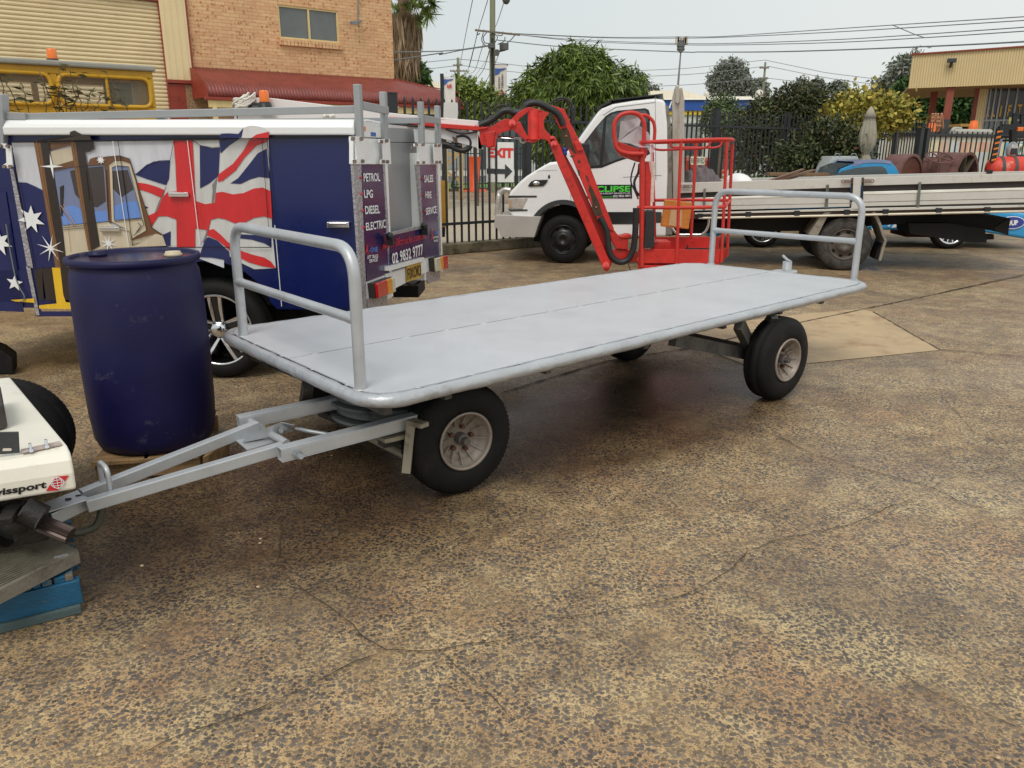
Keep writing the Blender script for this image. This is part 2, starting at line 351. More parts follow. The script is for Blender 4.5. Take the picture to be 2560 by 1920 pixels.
def crack(paths, wid, jit, name, m):
    mb = MB(); r_ = random.Random(3)
    for P, wd in paths:
        P = [G(p) for p in P]; Q = []
        for i in range(len(P)-1):
            n = max(2, int((P[i+1]-P[i]).length/.05))
            for k in range(n): Q.append(P[i].lerp(P[i+1], k/n))
        Q.append(P[-1]); off = 0; L_ = []; Rr = []
        for i, p in enumerate(Q):
            d = (Q[min(i+1, len(Q)-1)]-Q[max(i-1, 0)]).normalized(); s = V3((-d.y, d.x, 0)); off = off*.85 + r_.uniform(-jit, jit)
            w_ = wid*wd*r_.uniform(.35, 1.25)*(1 if 0 < i < len(Q)-1 else .1)
            L_.append(p+s*(off+w_/2)+Z*.008); Rr.append(p+s*(off-w_/2)+Z*.008)
        n = len(Q); mb.add(L_+Rr, [(i, i+n, i+n+1, i+1) for i in range(n-1)])
    return struct(name, mb, m)
crack([(qs('d', (1080,851),(1310,782),(1512,750),(1660,712),(1870,668),(2040,632),(2240,590)), 1.2), (qs('d', (1885,674),(2030,757),(2240,773)), .8), (qs('d', (1512,750),(1560,772),(1620,793)), .7),
       (qs('L', (1250,1659),(1700,1560),(2300,1420)), .8)], .016, .003, 'pavement_joint', mat('joint_dirt', lin((40, 32, 26)), .9))
crack([(qs('U', (700,190),(900,260),(1060,310),(1220,390),(1400,440),(1560,490),(1700,530),(1800,580),(1950,620),(2120,680)), 1.),
       (qs('U', (1700,545),(1560,600),(1410,660),(1300,690),(1060,740),(960,780),(900,850),(800,920),(650,980),(440,1020),(100,1060)), .8),
       (qs('U', (1690,530),(1830,470),(2000,440)), .5), (qs('U', (1500,1230),(1650,1330),(1900,1440),(2100,1540)), .7), (qs('U', (0,360),(120,410),(200,460),(330,520)), .6),
       (qs('T', (1195,100),(1230,220),(1220,360),(1330,490),(1440,560),(1530,630),(1660,745),(1900,740),(2100,710),(2300,660)), .8),
       (qs('T', (1660,745),(1400,860),(1200,940),(1000,1030),(800,1100),(600,1200)), .8), (qs('T', (1900,740),(2000,820),(2120,950),(2200,1050)), .6),
       (qs('n', (2350,990),(2440,1080),(2600,1150)), .5)], .006, .011, 'pavement_crack', mat('crack_dirt', lin((62, 48, 36)), .9))
# white faded line far right
g = MB(); a = [G(p) for p in qs('L', (680,1193),(1500,1213),(1500,1222),(680,1200))]; g.poly(zsheet(a, .006)); a = [G(p) for p in qs('L', (1870,1045),(2300,1058),(2300,1066),(1870,1052))]; g.poly(zsheet(a, .006))
struct('painted_line', g, mat('faded_line_paint', lin((190, 170, 130)), .7, dirt=lin((140, 118, 84)), ds=30, dth=(.4, .6)))
# small litter: pale stones and leaves on the yard
r_ = random.Random(11); g = MB()
for i in range(46):
    p = G((r_.uniform(150, 2500), 1000+900*r_.random()**.7)); s = r_.uniform(.003, .007)
    g.ball(p+Z*(s*.5+.001), (s*1.3, s, s*.6), 6, 4)
tag(g.build('grit', mat('pale_grit', lin((190, 165, 130)), .7, var=.4, vs=20)), 'loose pale grit scattered over the brown yard', 'grit', kind='stuff')
# ---------------------------------------------------------------- site grid: kerb, fence line, drive beyond
GA = 37.2
fa = G(q('X', 300, 1335), .18); PF = PL(fa, GA)            # palisade fence line
ka = PL(G(q('X', 250, 1530), 0), GA)
D_, N_ = PF.d, PF.n
kd = abs((ka.p-PF.p).dot(N_))
kerbm = mat('mossy_kerb_concrete', lin((112, 104, 84)), .8, 0, .2, 6, .4, 60, dirt=lin((62, 58, 44)), ds=4, dth=(.45, .65))
g = MB(); g.box(PF.at(18, .09, -kd+.12), (50, .24, .18), rz=R(GA)); struct('kerb', g, kerbm, bevel=.02)
g = MB(); g.box(PF.at(18, .05, (.25-kd+.24+.0)/2), (50, kd+.01, .14), rz=R(GA)); struct('verge_bed', g, mat('verge_soil', lin((120, 100, 74)), .9, bump=.5))
g = MB()
for i in range(900):
    u = r_.uniform(-1.5, 3.2); v = r_.uniform(-kd+.26, .22); s = r_.uniform(.012, .028); g.ball(PF.at(u, .125+s*.3, v), (s*1.2, s, s*.7), 6, 4)
tag(g.build('pebble_mulch', mat('river_pebble', lin((198, 164, 112)), .7, var=.1, vs=30, rnd=.35)), 'tan river pebbles along the foot of the black fence', 'pebbles', kind='stuff')
paver = wave_mat('paver_drive', lin((178, 166, 146)), lin((140, 130, 112)), 3.0, 'X', .3, .75, (0., .12))
g = MB(); P = [PF.at(-12, .004, .5), PF.at(9, .004, .5), PF.at(9, .004, 22), PF.at(-12, .004, 22)]; F0 = frame(PF.at(0, 0, 0), R(GA)); g.poly(P); struct('driveway', g, paver, frame=F0)
g = MB(); g.poly([PF.at(-30, .006, 19), PF.at(60, .006, 19), PF.at(60, .006, 27), PF.at(-30, .006, 27)]); struct('grass_verge', g, mat('lawn_green', lin((98, 124, 60)), .9, var=.3, vs=8, bump=.5, bs=90))
g = MB(); g.box(PF.at(8, .06, 18.8), (60, .2, .12), rz=R(GA)); struct('far_kerb', g, kerbm)
g = MB(); g.poly([PF.at(-60, .004, 27), PF.at(160, .004, 27), PF.at(160, .004, 38), PF.at(-60, .004, 38)]); struct('road', g, mat('road_asphalt', lin((88, 88, 90)), .8, bump=.3))
# ---------------------------------------------------------------- palisade fences
fence_m = mat('black_fence_coating', lin((44, 47, 50)), .5, .1, .12, 4)
def picket_mesh(h, w_=.036, d_=.018, tip=True):
    mb = MB(); x = w_/2; y = d_/2
    if tip:
        mb.prism([V3((-x, -y, 0)), V3((x, -y, 0)), V3((x, -y, h-.13)), V3((x*.7, -y, h-.10)), V3((x*1.25, -y, h-.06)), V3((0, -y, h)), V3((-x*1.25, -y, h-.06)), V3((-x*.7, -y, h-.10)), V3((-x, -y, h-.13))], (0, d_, 0))
    else: mb.box((0, 0, h/2), (w_, d_, h))
    return mb
def palisade(name, label, u0, u1, pitch, z0, h, posts, plane=None, rails=(.30, None), tip=True, cat='fence', off=0., pw=.1, group=None):
    pl = plane or PF; o = pl.at(u0, z0, off); rt = thing(name, label, cat, o, pl.ang, group); n = int((u1-u0)/pitch)
    hp = h; rl = (rails[0], h-.30 if rails[1] is None else rails[1])
    for z in rl:
        m = MB(); m.box(pl.at((u0+u1)/2, z0+z, off-.026), (u1-u0, .03, .045), rz=pl.ang); m.build('rail', fence_m, rt)
    for u in posts:
        m = MB(); m.box(pl.at(u, z0+(h+.07)/2-.05, off+.02), (pw, pw, h+.1), rz=pl.ang); m.box(pl.at(u, z0+h+.045, off+.02), (pw+.012, pw+.012, .02), rz=pl.ang); m.build('post', fence_m, rt)
    me = None; extra = MB()
    for i in range(n+1):
        u = u0 + pitch*(i+.5)
        if u > u1: break
        if i < 98:
            if me is None:
                mb = picket_mesh(hp, tip=tip); F = FR[rt.name]; mb.v = [tuple(F @ (V3(p)+V3((u-u0, 0, 0)))) for p in mb.v]; ob = mb.build('picket', fence_m, rt); me = ob; ubase = u
            else:
                c = me.copy(); c.parent = rt; c.location = (u-ubase, 0, 0); COL.objects.link(c)
        else:
            mb = picket_mesh(hp, tip=tip); F = FR[rt.name]; extra.add([F @ (V3(p)+V3((u-u0, 0, 0))) for p in mb.v], mb.f)
    if extra.v: tag(extra.build('distant_pickets', fence_m, rt), kind='stuff')
    return rt
ftop = PF(q('n', 1249, 253)); fh = ftop.z-.18
u_gate = PF.s_(PF(q('C', 800, 1200))); u_a = PF.s_(PF(q('W', 110, 700)))
pitchA = (PF.s_(PF(q('X', 1090, 1275)))-PF.s_(PF(q('X', 300, 1335))))/7
palisade('sliding_gate', 'black spear-topped gate between the ute and the thick post behind the bonnet', u_a, u_gate-.06, pitchA, .18, fh, [u_a], rails=(.32, fh-.33), cat='gate', pw=.14)
p2 = PF.s_(PF(q('a', 1030, 700))); p3 = PF.s_(PF(q('D', 1690, 1300))); p4 = PF.s_(PF(q('E', 140, 1250))); p5 = PF.s_(PF(q('E', 740, 1300)))
palisade('palisade_fence', 'long black spear-topped fence running behind the white truck to the leafy bushes', u_gate, p5+2.0, pitchA, .18, fh, [u_gate+.03, p2, p3, p4, p5], pw=.11)
P2 = PL(G(q('n', 2310, 560)), GA-6)
zt = P2(q('E', 1400, 1235)).z; zr = P2(q('c', 1100, 400)).z
u0 = P2.s_(P2(q('E', 1065, 1500))); u1 = P2.s_(P2(q('n', 2700, 400)))
pr = P2.s_(P2(q('c', 1130, 500)))-P2.s_(P2(q('c', 1040, 500)))
palisade('palisade_fence', 'black flat-picket fence in front of the pastel mural at the right', u0, u1, pr, 0, zt, [u0, u0-.25], P2, rails=(.3, zr), tip=False, pw=.13)
# ---------------------------------------------------------------- left warehouse with brick office
pb = ray(q('n', 477, 184)); pb = CAM + pb*(22/pb.y); PW = PL(pb, GA)
s = lambda k, x, y, off=0.: PW.s_(PW(q(k, x, y), off))
def brick_mat():
    m = bpy.data.materials.new('tan_brick'); m.use_nodes = True; N = m.node_tree.nodes; L = m.node_tree.links; b = N['Principled BSDF']
    tc = N.new('ShaderNodeTexCoord'); sp = N.new('ShaderNodeSeparateXYZ'); cb = N.new('ShaderNodeCombineXYZ'); L.new(tc.outputs['Object'], sp.inputs[0]); L.new(sp.outputs[0], cb.inputs[0]); L.new(sp.outputs[2], cb.inputs[1])
    br = N.new('ShaderNodeTexBrick'); L.new(cb.outputs[0], br.inputs[0]); br.inputs['Scale'].default_value = 1; br.inputs['Brick Width'].default_value = .24; br.inputs['Row Height'].default_value = .086; br.inputs['Mortar Size'].default_value = .0045
    br.inputs['Color1'].default_value = (*lin((226, 184, 138)), 1); br.inputs['Color2'].default_value = (*lin((212, 162, 120)), 1); br.inputs['Mortar'].default_value = (*lin((170, 138, 106)), 1); br.inputs['Bias'].default_value = -.1
    # dark fired spots on some bricks
    v = N.new('ShaderNodeTexVoronoi'); v.inputs['Scale'].default_value = 10.5; L.new(cb.outputs[0], v.inputs['Vector']); r = N.new('ShaderNodeValToRGB'); r.color_ramp.elements[0].position = .26; r.color_ramp.elements[1].position = .42; r.color_ramp.elements[0].color = (1, 1, 1, 1); r.color_ramp.elements[1].color = (0, 0, 0, 1); L.new(v.outputs['Distance'], r.inputs[0])
    n = N.new('ShaderNodeTexNoise'); n.inputs['Scale'].default_value = 1.6; n.inputs['Detail'].default_value = 4; L.new(cb.outputs[0], n.inputs['Vector']); r2 = N.new('ShaderNodeValToRGB'); r2.color_ramp.elements[0].position = .38; r2.color_ramp.elements[1].position = .52; L.new(n.outputs[0], r2.inputs[0])
    sc_ = N.new('ShaderNodeSeparateColor'); L.new(v.outputs['Color'], sc_.inputs[0]); gt = N.new('ShaderNodeMath'); gt.operation = 'GREATER_THAN'; gt.inputs[1].default_value = .35; L.new(sc_.outputs[0], gt.inputs[0])
    ml = N.new('ShaderNodeMath'); ml.operation = 'MULTIPLY'; L.new(r.outputs[0], ml.inputs[0]); L.new(r2.outputs[0], ml.inputs[1]); m3 = N.new('ShaderNodeMath'); m3.operation = 'MULTIPLY'; L.new(ml.outputs[0], m3.inputs[0]); L.new(gt.outputs[0], m3.inputs[1])
    m4 = N.new('ShaderNodeMath'); m4.operation = 'MULTIPLY'; m4.inputs[1].default_value = .75; L.new(m3.outputs[0], m4.inputs[0])
    mx = N.new('ShaderNodeMix'); mx.data_type = 'RGBA'; L.new(m4.outputs[0], mx.inputs[0]); L.new(br.outputs[0], mx.inputs[6]); mx.inputs[7].default_value = (*lin((170, 108, 66)), 1)
    n5 = N.new('ShaderNodeTexNoise'); n5.inputs['Scale'].default_value = .5; L.new(cb.outputs[0], n5.inputs['Vector']); r5 = N.new('ShaderNodeMapRange'); r5.inputs[3].default_value = .78; r5.inputs[4].default_value = 1.2; L.new(n5.outputs[0], r5.inputs[0])
    hs = N.new('ShaderNodeHueSaturation'); L.new(mx.outputs[2], hs.inputs['Color']); L.new(r5.outputs[0], hs.inputs['Value']); L.new(hs.outputs[0], b.inputs['Base Color']); b.inputs['Roughness'].default_value = .85
    bp = N.new('ShaderNodeBump'); bp.inputs['Strength'].default_value = .5; bp.inputs['Distance'].default_value = .006; bp.invert = True; L.new(br.outputs['Fac'], bp.inputs['Height']); L.new(bp.outputs[0], b.inputs['Normal'])
    return m
brick = brick_mat(); cream = mat('cream_cladding', lin((226, 206, 162)), .5, 0, .05, 1.2, dirt=lin((190, 168, 128)), ds=1.5, dth=(.6, .9)); cream_trim = mat('cream_trim', lin((218, 196, 140)), .5)
red_trim = mat('red_oxide_trim', lin((146, 58, 42)), .5, dirt=lin((110, 44, 34)), ds=4)
uL, uR = s('n', 474, 184), s('n', 984, 150); H0 = 9.
wb = thing('warehouse', 'two storey tan brick office and warehouse with a roller door and dark red awning', 'building', PW.at(uL, 0), PW.ang)
w0, w1, wz1, wz0 = s('B', 612, 60), s('B', 1090, 80), PW(q('B', 612, 32)).z, PW(q('B', 628, 302)).z
m = MB()
for (a, b_, z0, z1) in ((uL, w0, 0, H0), (w1, uR, 0, H0), (w0, w1, wz1, H0), (w0, w1, 0, wz0)): m.box(PW.at((a+b_)/2, (z0+z1)/2, .06), (b_-a, .12, z1-z0), rz=PW.ang)
m.box(PW.at((uL+uR)/2, H0/2, 4.1), (uR-uL, 7.9, H0), rz=PW.ang); wall = m.build('wall', brick, wb)
# upper window
m = MB(); t = .05
um = (w0+w1)/2
for (a, b_, z0, z1) in ((w0, w0+t, wz0, wz1), (w1-t, w1, wz0, wz1), (w0+t, w1-t, wz1-t, wz1), (w0+t, w1-t, wz0, wz0+t), (um-t/2, um+t/2, wz0+t, wz1-t)): m.box(PW.at((a+b_)/2, (z0+z1)/2, .05), (b_-a, .05, z1-z0), rz=PW.ang)
win = m.build('window', cream_trim, wb)
m = MB(); m.box(PW.at(um, (wz0+wz1)/2, .075), (w1-w0-.02, .012, wz1-wz0-.02), rz=PW.ang); m.build('pane', mat('office_glass', lin((92, 98, 98)), .06, 0, .25, .8, rv=.02, spec=.8), win)
m = MB(); nb = 18
for i in range(nb): m.box(PW.at(w0-.04+(w1-w0+.08)*(i+.5)/nb, wz0-.10, .02), ((w1-w0+.08)/nb-.012, .22, .15), rz=PW.ang)
m.build('sill', brick, win, bevel=.006, bseg=1)
# bracket and conduit right of the window
m = MB(); pc = PW(q('B', 1250, 175), -.1); m.tube([PW(q('B', 1244, -200), -.02), PW(q('B', 1250, 210), -.02)], .018, 8); m.bar(PW(q('B', 1190, 180), -.25), PW(q('B', 1272, 168), -.05), .05, .05); m.box(PW(q('B', 1215, 180), -.2), (.16, .1, .08), rz=PW.ang); m.build('wall_bracket', mat('grey_fitting', lin((130, 134, 138)), .5), wb)
# cream vertical cladding, red jambs, pebble panel, roller door
c0, c1 = s('A', 1312, 600), s('A', 1512, 600); cz = PW(q('A', 1400, 632), -.05).z
m = MB(); m.box(PW.at((c0+c1)/2, (H0+cz)/2, -.05), (c1-c0, .1, H0-cz), rz=PW.ang)
for k in range(4): m.box(PW.at(c0+(c1-c0)*(k+.5)/4, (H0+cz)/2, -.106), (.03, .012, H0-cz-.01), rz=PW.ang)
m.build('cladding_panel', cream, wb)
m = MB(); m.box(PW.at((c0+c1)/2, cz-.04, -.06), (c1-c0+.02, .14, .08), rz=PW.ang); m.box(PW.at(c1+.025, (H0+cz)/2, -.04), (.05, .1, H0-cz), rz=PW.ang); m.build('trim', red_trim, wb)
d1 = s('A', 1262, 200); d0 = s('n', -700, 200); dz = PW(q('A', 1250, 14)).z
m = MB(); m.box(PW.at((d1+c0)/2+.0, H0/2, -.03), (c0-d1, .12, H0), rz=PW.ang); m.box(PW.at((d0+d1)/2, (dz+H0)/2, -.03), (d1-d0, .1, H0-dz), rz=PW.ang); m.build('door_frame', red_trim, wb)
m = MB(); m.box(PW.at((c0+c0+ .42)/2, cz/2-.05, -.04), (.42, .06, cz-.1), rz=PW.ang); m.build('jamb', red_trim, wb)
m = MB(); m.box(PW.at((c0+.42+c1+.35)/2, cz/2-.05, -.03), (c1+.35-c0-.42, .07, cz-.1), rz=PW.ang); m.build('pebble_panel', mat('pebble_dash', lin((150, 122, 92)), .9, var=.6, vs=28, bump=1., bs=40), wb)
# roller door: curved slats
pitch = .098; m = MB(); nrow = int(dz/pitch); vs = []; prof = []
for i in range(nrow):
    z = dz - i*pitch
    for t, o in ((0, 0.0), (.12, -.004), (.25, -.028), (.55, -.034), (.85, -.022), (.97, .012)): prof.append((z-t*pitch, .04+o))
vs = [PW.at(d0, z, o) for z, o in prof] + [PW.at(d1+.02, z, o) for z, o in prof]; n = len(prof)
m.add(vs, [(i, i+1, i+1+n, i+n) for i in range(n-1)]); m.build('roller_door', mat('roller_door_cream', lin((224, 206, 166)), .5, 0, .05, 1.0, dirt=lin((204, 182, 140)), ds=1.2, dth=(.5, .8)), wb)
m = MB(); m.box(PW.at((d0+d1)/2, H0/2, 3.1), (d1-d0+.1, 5.8, H0), rz=PW.ang); m.build('shed_body', cream, wb)
# awning: bullnose corrugated sheet with a hipped right end
AO = 1.3
zt0 = PW(q('B', 0, 535)).z; zn = PW(q('B', 100, 640), -AO*.93).z; zb = PW(q('A', 1655, 765), -AO).z
sL = s('A', 1640, 700, -AO); sRw = s('n', 984, 199); sRf = s('n', 1157, 250, -AO)
prof = [(0, zt0), (-.35, zt0-(zt0-zn)*.33), (-.7, zt0-(zt0-zn)*.62), (-.95, zn+.04), (-1.1, zn-.04), (-1.22, zn-.13), (-1.29, zn-.24), (-1.3, zb)]
nc = int((sRf-sL)/.085)*4; rows = []
for (o, z) in prof:
    tt = -o/AO; end = sRw + (sRf-sRw)*tt; r0 = []
    for i in range(nc+1):
        u = sL + (sRf-sL)*i/nc; cu = math.cos(i*math.pi/2)*.012; uu = min(u, end); r0.append(PW.at(uu, z+(cu if o > -1.2 else 0), o-(cu if o <= -1.1 else 0)))
    rows.append(r0)
m = MB(); n = nc+1; m.add([p for r0 in rows for p in r0], [(j*n+i, j*n+i+1, (j+1)*n+i+1, (j+1)*n+i) for j in range(len(rows)-1) for i in range(nc)], True)
aw = m.build('awning', mat('red_corrugated_sheet', lin((132, 62, 54)), .42, .0, .1, 2, dirt=lin((108, 52, 46)), ds=3, dth=(.45, .7)), wb)
sol = aw.modifiers.new('thick', 'SOLIDIFY'); sol.thickness = .01
m = MB(); m.prism([PW.at(sL-.02, zb, 0), PW.at(sL-.02, zt0+.02, 0), PW.at(sL-.02, zn+.06, -.95), PW.at(sL-.02, zn-.1, -1.22), PW.at(sL-.02, zb, -1.31)], D_*.03); m.build('end_panel', red_trim, aw)
m = MB(); m.bar(PW.at(sL-.1, zb-.03, -AO), PW.at(sRf, zb-.03, -AO), .08, .07); m.bar(PW.at(sRw, zt0+.02, 0), PW.at(sRf, zn+.02, -1.1), .1, .03); m.build('gutter', red_trim, aw)
m = MB(); m.bar(PW.at(sL, zb-.16, -AO+.05), PW.at(sRf-.1, zb-.16, -AO+.05), .06, .16); m.build('verandah_beam', cream_trim, wb)
for px_ in (q('A', 1700, 900), q('n', 1112, 300)):
    u = s('n', px_[0], px_[1], -AO+.05); m = MB(); m.box(PW.at(u, (zb-.2)/2, -AO+.05), (.1, .1, zb-.2), rz=PW.ang); m.build('verandah_post', cream_trim, wb)
m = MB(); a, b_ = s('b', 1095, 230), s('b', 1850, 250); m.box(PW.at((a+b_)/2, 1.9, -.03), (b_-a, .05, 1.9), rz=PW.ang); sw = m.build('dark_glass_panel', glass_dark, wb)  # dark glass panel standing in for a vehicle windscreen under the awning
m = MB(); a2, b2 = s('b', 160, 250), s('b', 520, 250); m.box(PW.at((a2+b2)/2, 1.6, -.03), (b2-a2, .05, 1.6), rz=PW.ang); m.build('dark_glass_panel', mat('shaded_glass', lin((60, 52, 44)), .15), wb)
m = MB(); a = PW(q('b', 1562, 290), -.1); b_ = PW(q('b', 1725, 350), -.1); m.box((a+b_)/2, ((PW.s_(b_)-PW.s_(a)), .02, a.z-b_.z), rz=PW.ang); m.build('notice_board', mat('notice_white', lin((210, 208, 196)), .5), wb)
# ---------------------------------------------------------------- old yellow crew cab behind the ute
py = ray(q('A', 1200, 600)); py = CAM+py*(11.6/py.y); PY = PL(py, GA); byel = mat('weathered_yellow_paint', lin((206, 158, 36)), .45, 0, .12, 2.5, dirt=lin((140, 74, 26)), ds=5, dth=(.62, .72))
yb = thing('crew_cab', 'old yellow crew cab body with rusted window surrounds beside the roller door', 'vehicle body', PY.at(-2, 0), PY.ang)
uy = lambda k, x, y: PY.s_(PY(q(k, x, y)))
eR = uy('A', 1215, 700); eL = uy('n', -420, 250); zT = PY(q('A', 1190, 565)).z; zWt = PY(q('A', 1160, 622)).z; zWb = PY(q('A', 1185, 850)).z; 
w2 = (uy('A', 462, 700), uy('A', 1188, 760)); w1_ = (uy('n', -260, 250), uy('A', 405, 700))
def winpanel(off, name):
    m = MB()
    for (a, b_, z0, z1) in ((eL, eR, zWt, zT), (eL, eR, .5, zWb), (w2[1], eR, zWb, zWt), (w1_[1], w2[0], zWb, zWt), (eL, w1_[0], zWb, zWt)): m.box(PY.at((a+b_)/2, (z0+z1)/2, off), (b_-a, .06, z1-z0), rz=PY.ang)
    return m.build(name, byel, yb, bevel=.012)
winpanel(0, 'side_panel'); winpanel(1.7, 'far_side_panel')
for (a, b_) in (w1_, w2):
    pts = [PY.at(a, zWb, -.035), PY.at(b_, zWb, -.035), PY.at(b_, zWt, -.035), PY.at(a, zWt, -.035)]; m = MB(); m.tube(fillet(pts, .12, 5, True), .028, 8, closed=True)
    mid = a+(b_-a)*.52; m.bar(PY.at(mid, zWb, -.03), PY.at(mid, zWt, -.03), .03, .03); fr_ = m.build('window_frame', byel, yb)
    m = MB(); m.box(PY.at((a+b_)/2, (zWb+zWt)/2, .0), (b_-a, .008, zWt-zWb), rz=PY.ang); m.build('pane', trans_glass('dusty_cab_glass', lin((150, 146, 130)), .2), fr_)
m = MB(); m.box(PY.at((eL+eR)/2, zT+.03, .85), (eR-eL+.06, 1.9, .07), rz=PY.ang); m.build('roof', mat('oxidised_roof', lin((150, 148, 138)), .6), yb, bevel=.02)
m = MB(); m.box(PY.at(eR-.03, (zT+.5)/2, .85), (.05, 1.6, zT-.5), rz=PY.ang); m.build('end_panel', byel, yb)
m = MB(); m.box(PY.at(w2[0]+.9, (zWb+zWt)/2, .9), (.35, .12, zWt-zWb), rz=PY.ang); m.build('seat_back', mat('cab_seat_grey', lin((92, 92, 88)), .8), yb)
def beacon(nm, lb, o, r, h, parent=None):
    t_ = thing(nm, lb, 'beacon', o); m = MB(); m.lathe([(0, -.11), (r*1.7, -.11), (r*1.8, -.085), (r*1.25, -.05), (r*1.15, 0), (0, 0)], o, Z, 24); m.build('beacon_base', blackm, t_)
    m = MB(); m.lathe([(r, 0), (r*1.02, .01), (r*.96, h*.9), (r*.8, h), (0, h)], o, Z, 24); m.build('lens', mat('amber_lens', lin((238, 118, 24)), .2, var=.05, coat=.5), t_); return t_
beacon('warning_beacon', 'orange warning beacon on the roof of the yellow cab', PY(q('A', 415, 466), .3), .062, .125)
# dried climbing weed in front of the cab windows
vine_s = mat('dry_stem', lin((108, 88, 64)), .8); vine_l = mat('dry_leaf', lin((84, 84, 46)), .8, var=.4, vs=20, rnd=.4)
m = MB(); ml = MB(); r_ = random.Random(5); PV = PL(PY.at(0, 0, -.45), GA)
for i in range(17):
    x0 = r_.uniform(-60, 1080); p = PV(q('A', x0, 900+60*r_.random())); top = r_.uniform(460, 720); n = 9; path = []; dx = r_.uniform(-190, 120)
    for k in range(n): path.append(PV(q('A', x0+dx*k/n+r_.uniform(-14, 14), 910+(top-910)*k/n), r_.uniform(-.1, .1)))
    m.tube(path, .006, 5)
    for k in range(2, n):
        for _ in range(r_.choice((0, 1, 1, 2))):
            c = path[k]+V3((r_.uniform(-.12, .12), r_.uniform(-.08, .08), r_.uniform(-.1, .1))); m.tube([path[k], c], .003, 4)
            a = r_.uniform(0, 6.28); e = V3((math.cos(a), .4, math.sin(a)))*r_.uniform(.008, .024); f_ = V3((-e.z, .2, e.x))*.55; ml.add([c-e, c+f_, c+e, c-f_], [(0, 1, 2, 3)])
vt = thing('climbing_weed', 'straggly half dead climbing weed in front of the yellow cab windows', 'weed', PV.at(-2, .0)); m.build('stem', vine_s, vt); ml.build('leaf', vine_l, vt)
# fence post with wire, left of the ute rack
pg = PL(G(q('n', 400, 520), 0), GA); m = MB(); m.tube([pg.at(0, 0), pg(q('A', 1275, 880)), pg(q('A', 1240, 585))], .036, 12)
tp = thing('wire_fence', 'grey pipe post strung with barbed wire beside the yellow cab', 'fence', pg.at(0, 0)); m.build('post', galv, tp)
for (y0, y1) in ((590, 700), (735, 755), (835, 850)):
    m = MB(); a = pg(q('A', 1250, y0+5)); b_ = pg(q('b', 1400, 110+(y0-590)*.6), 0)
    pts = [a.lerp(b_, k/40)-Z*(.25*math.sin(math.pi*k/40)) for k in range(41)]; m.tube(pts, .005, 4)
    for p in pts[::1]: m.bar(p-Z*.03, p+Z*.03+D_*.02, .006, .006)
    m.build('barbed_wire', galv, tp)
m = MB(); b_ = pg(q('b', 1405, 110)); m.tube([V3((b_.x, b_.y, 0)), b_], .04, 12); m.build('post', galv, tp)
# dark red beam seen just above the ute roof
m = MB(); pr_ = PL((-3, 9.2), 8); m.prism([pr_(p) for p in qs('F', (40,192),(900,182),(2300,212),(2300,260),(40,260))], pr_.n*.4); tag(m.build('steel_beam', mat('maroon_beam', lin((150, 78, 66)), .55, dirt=lin((176, 140, 118)), ds=2)), 'long dull red beam lying behind the roof of the printed ute', 'beam')
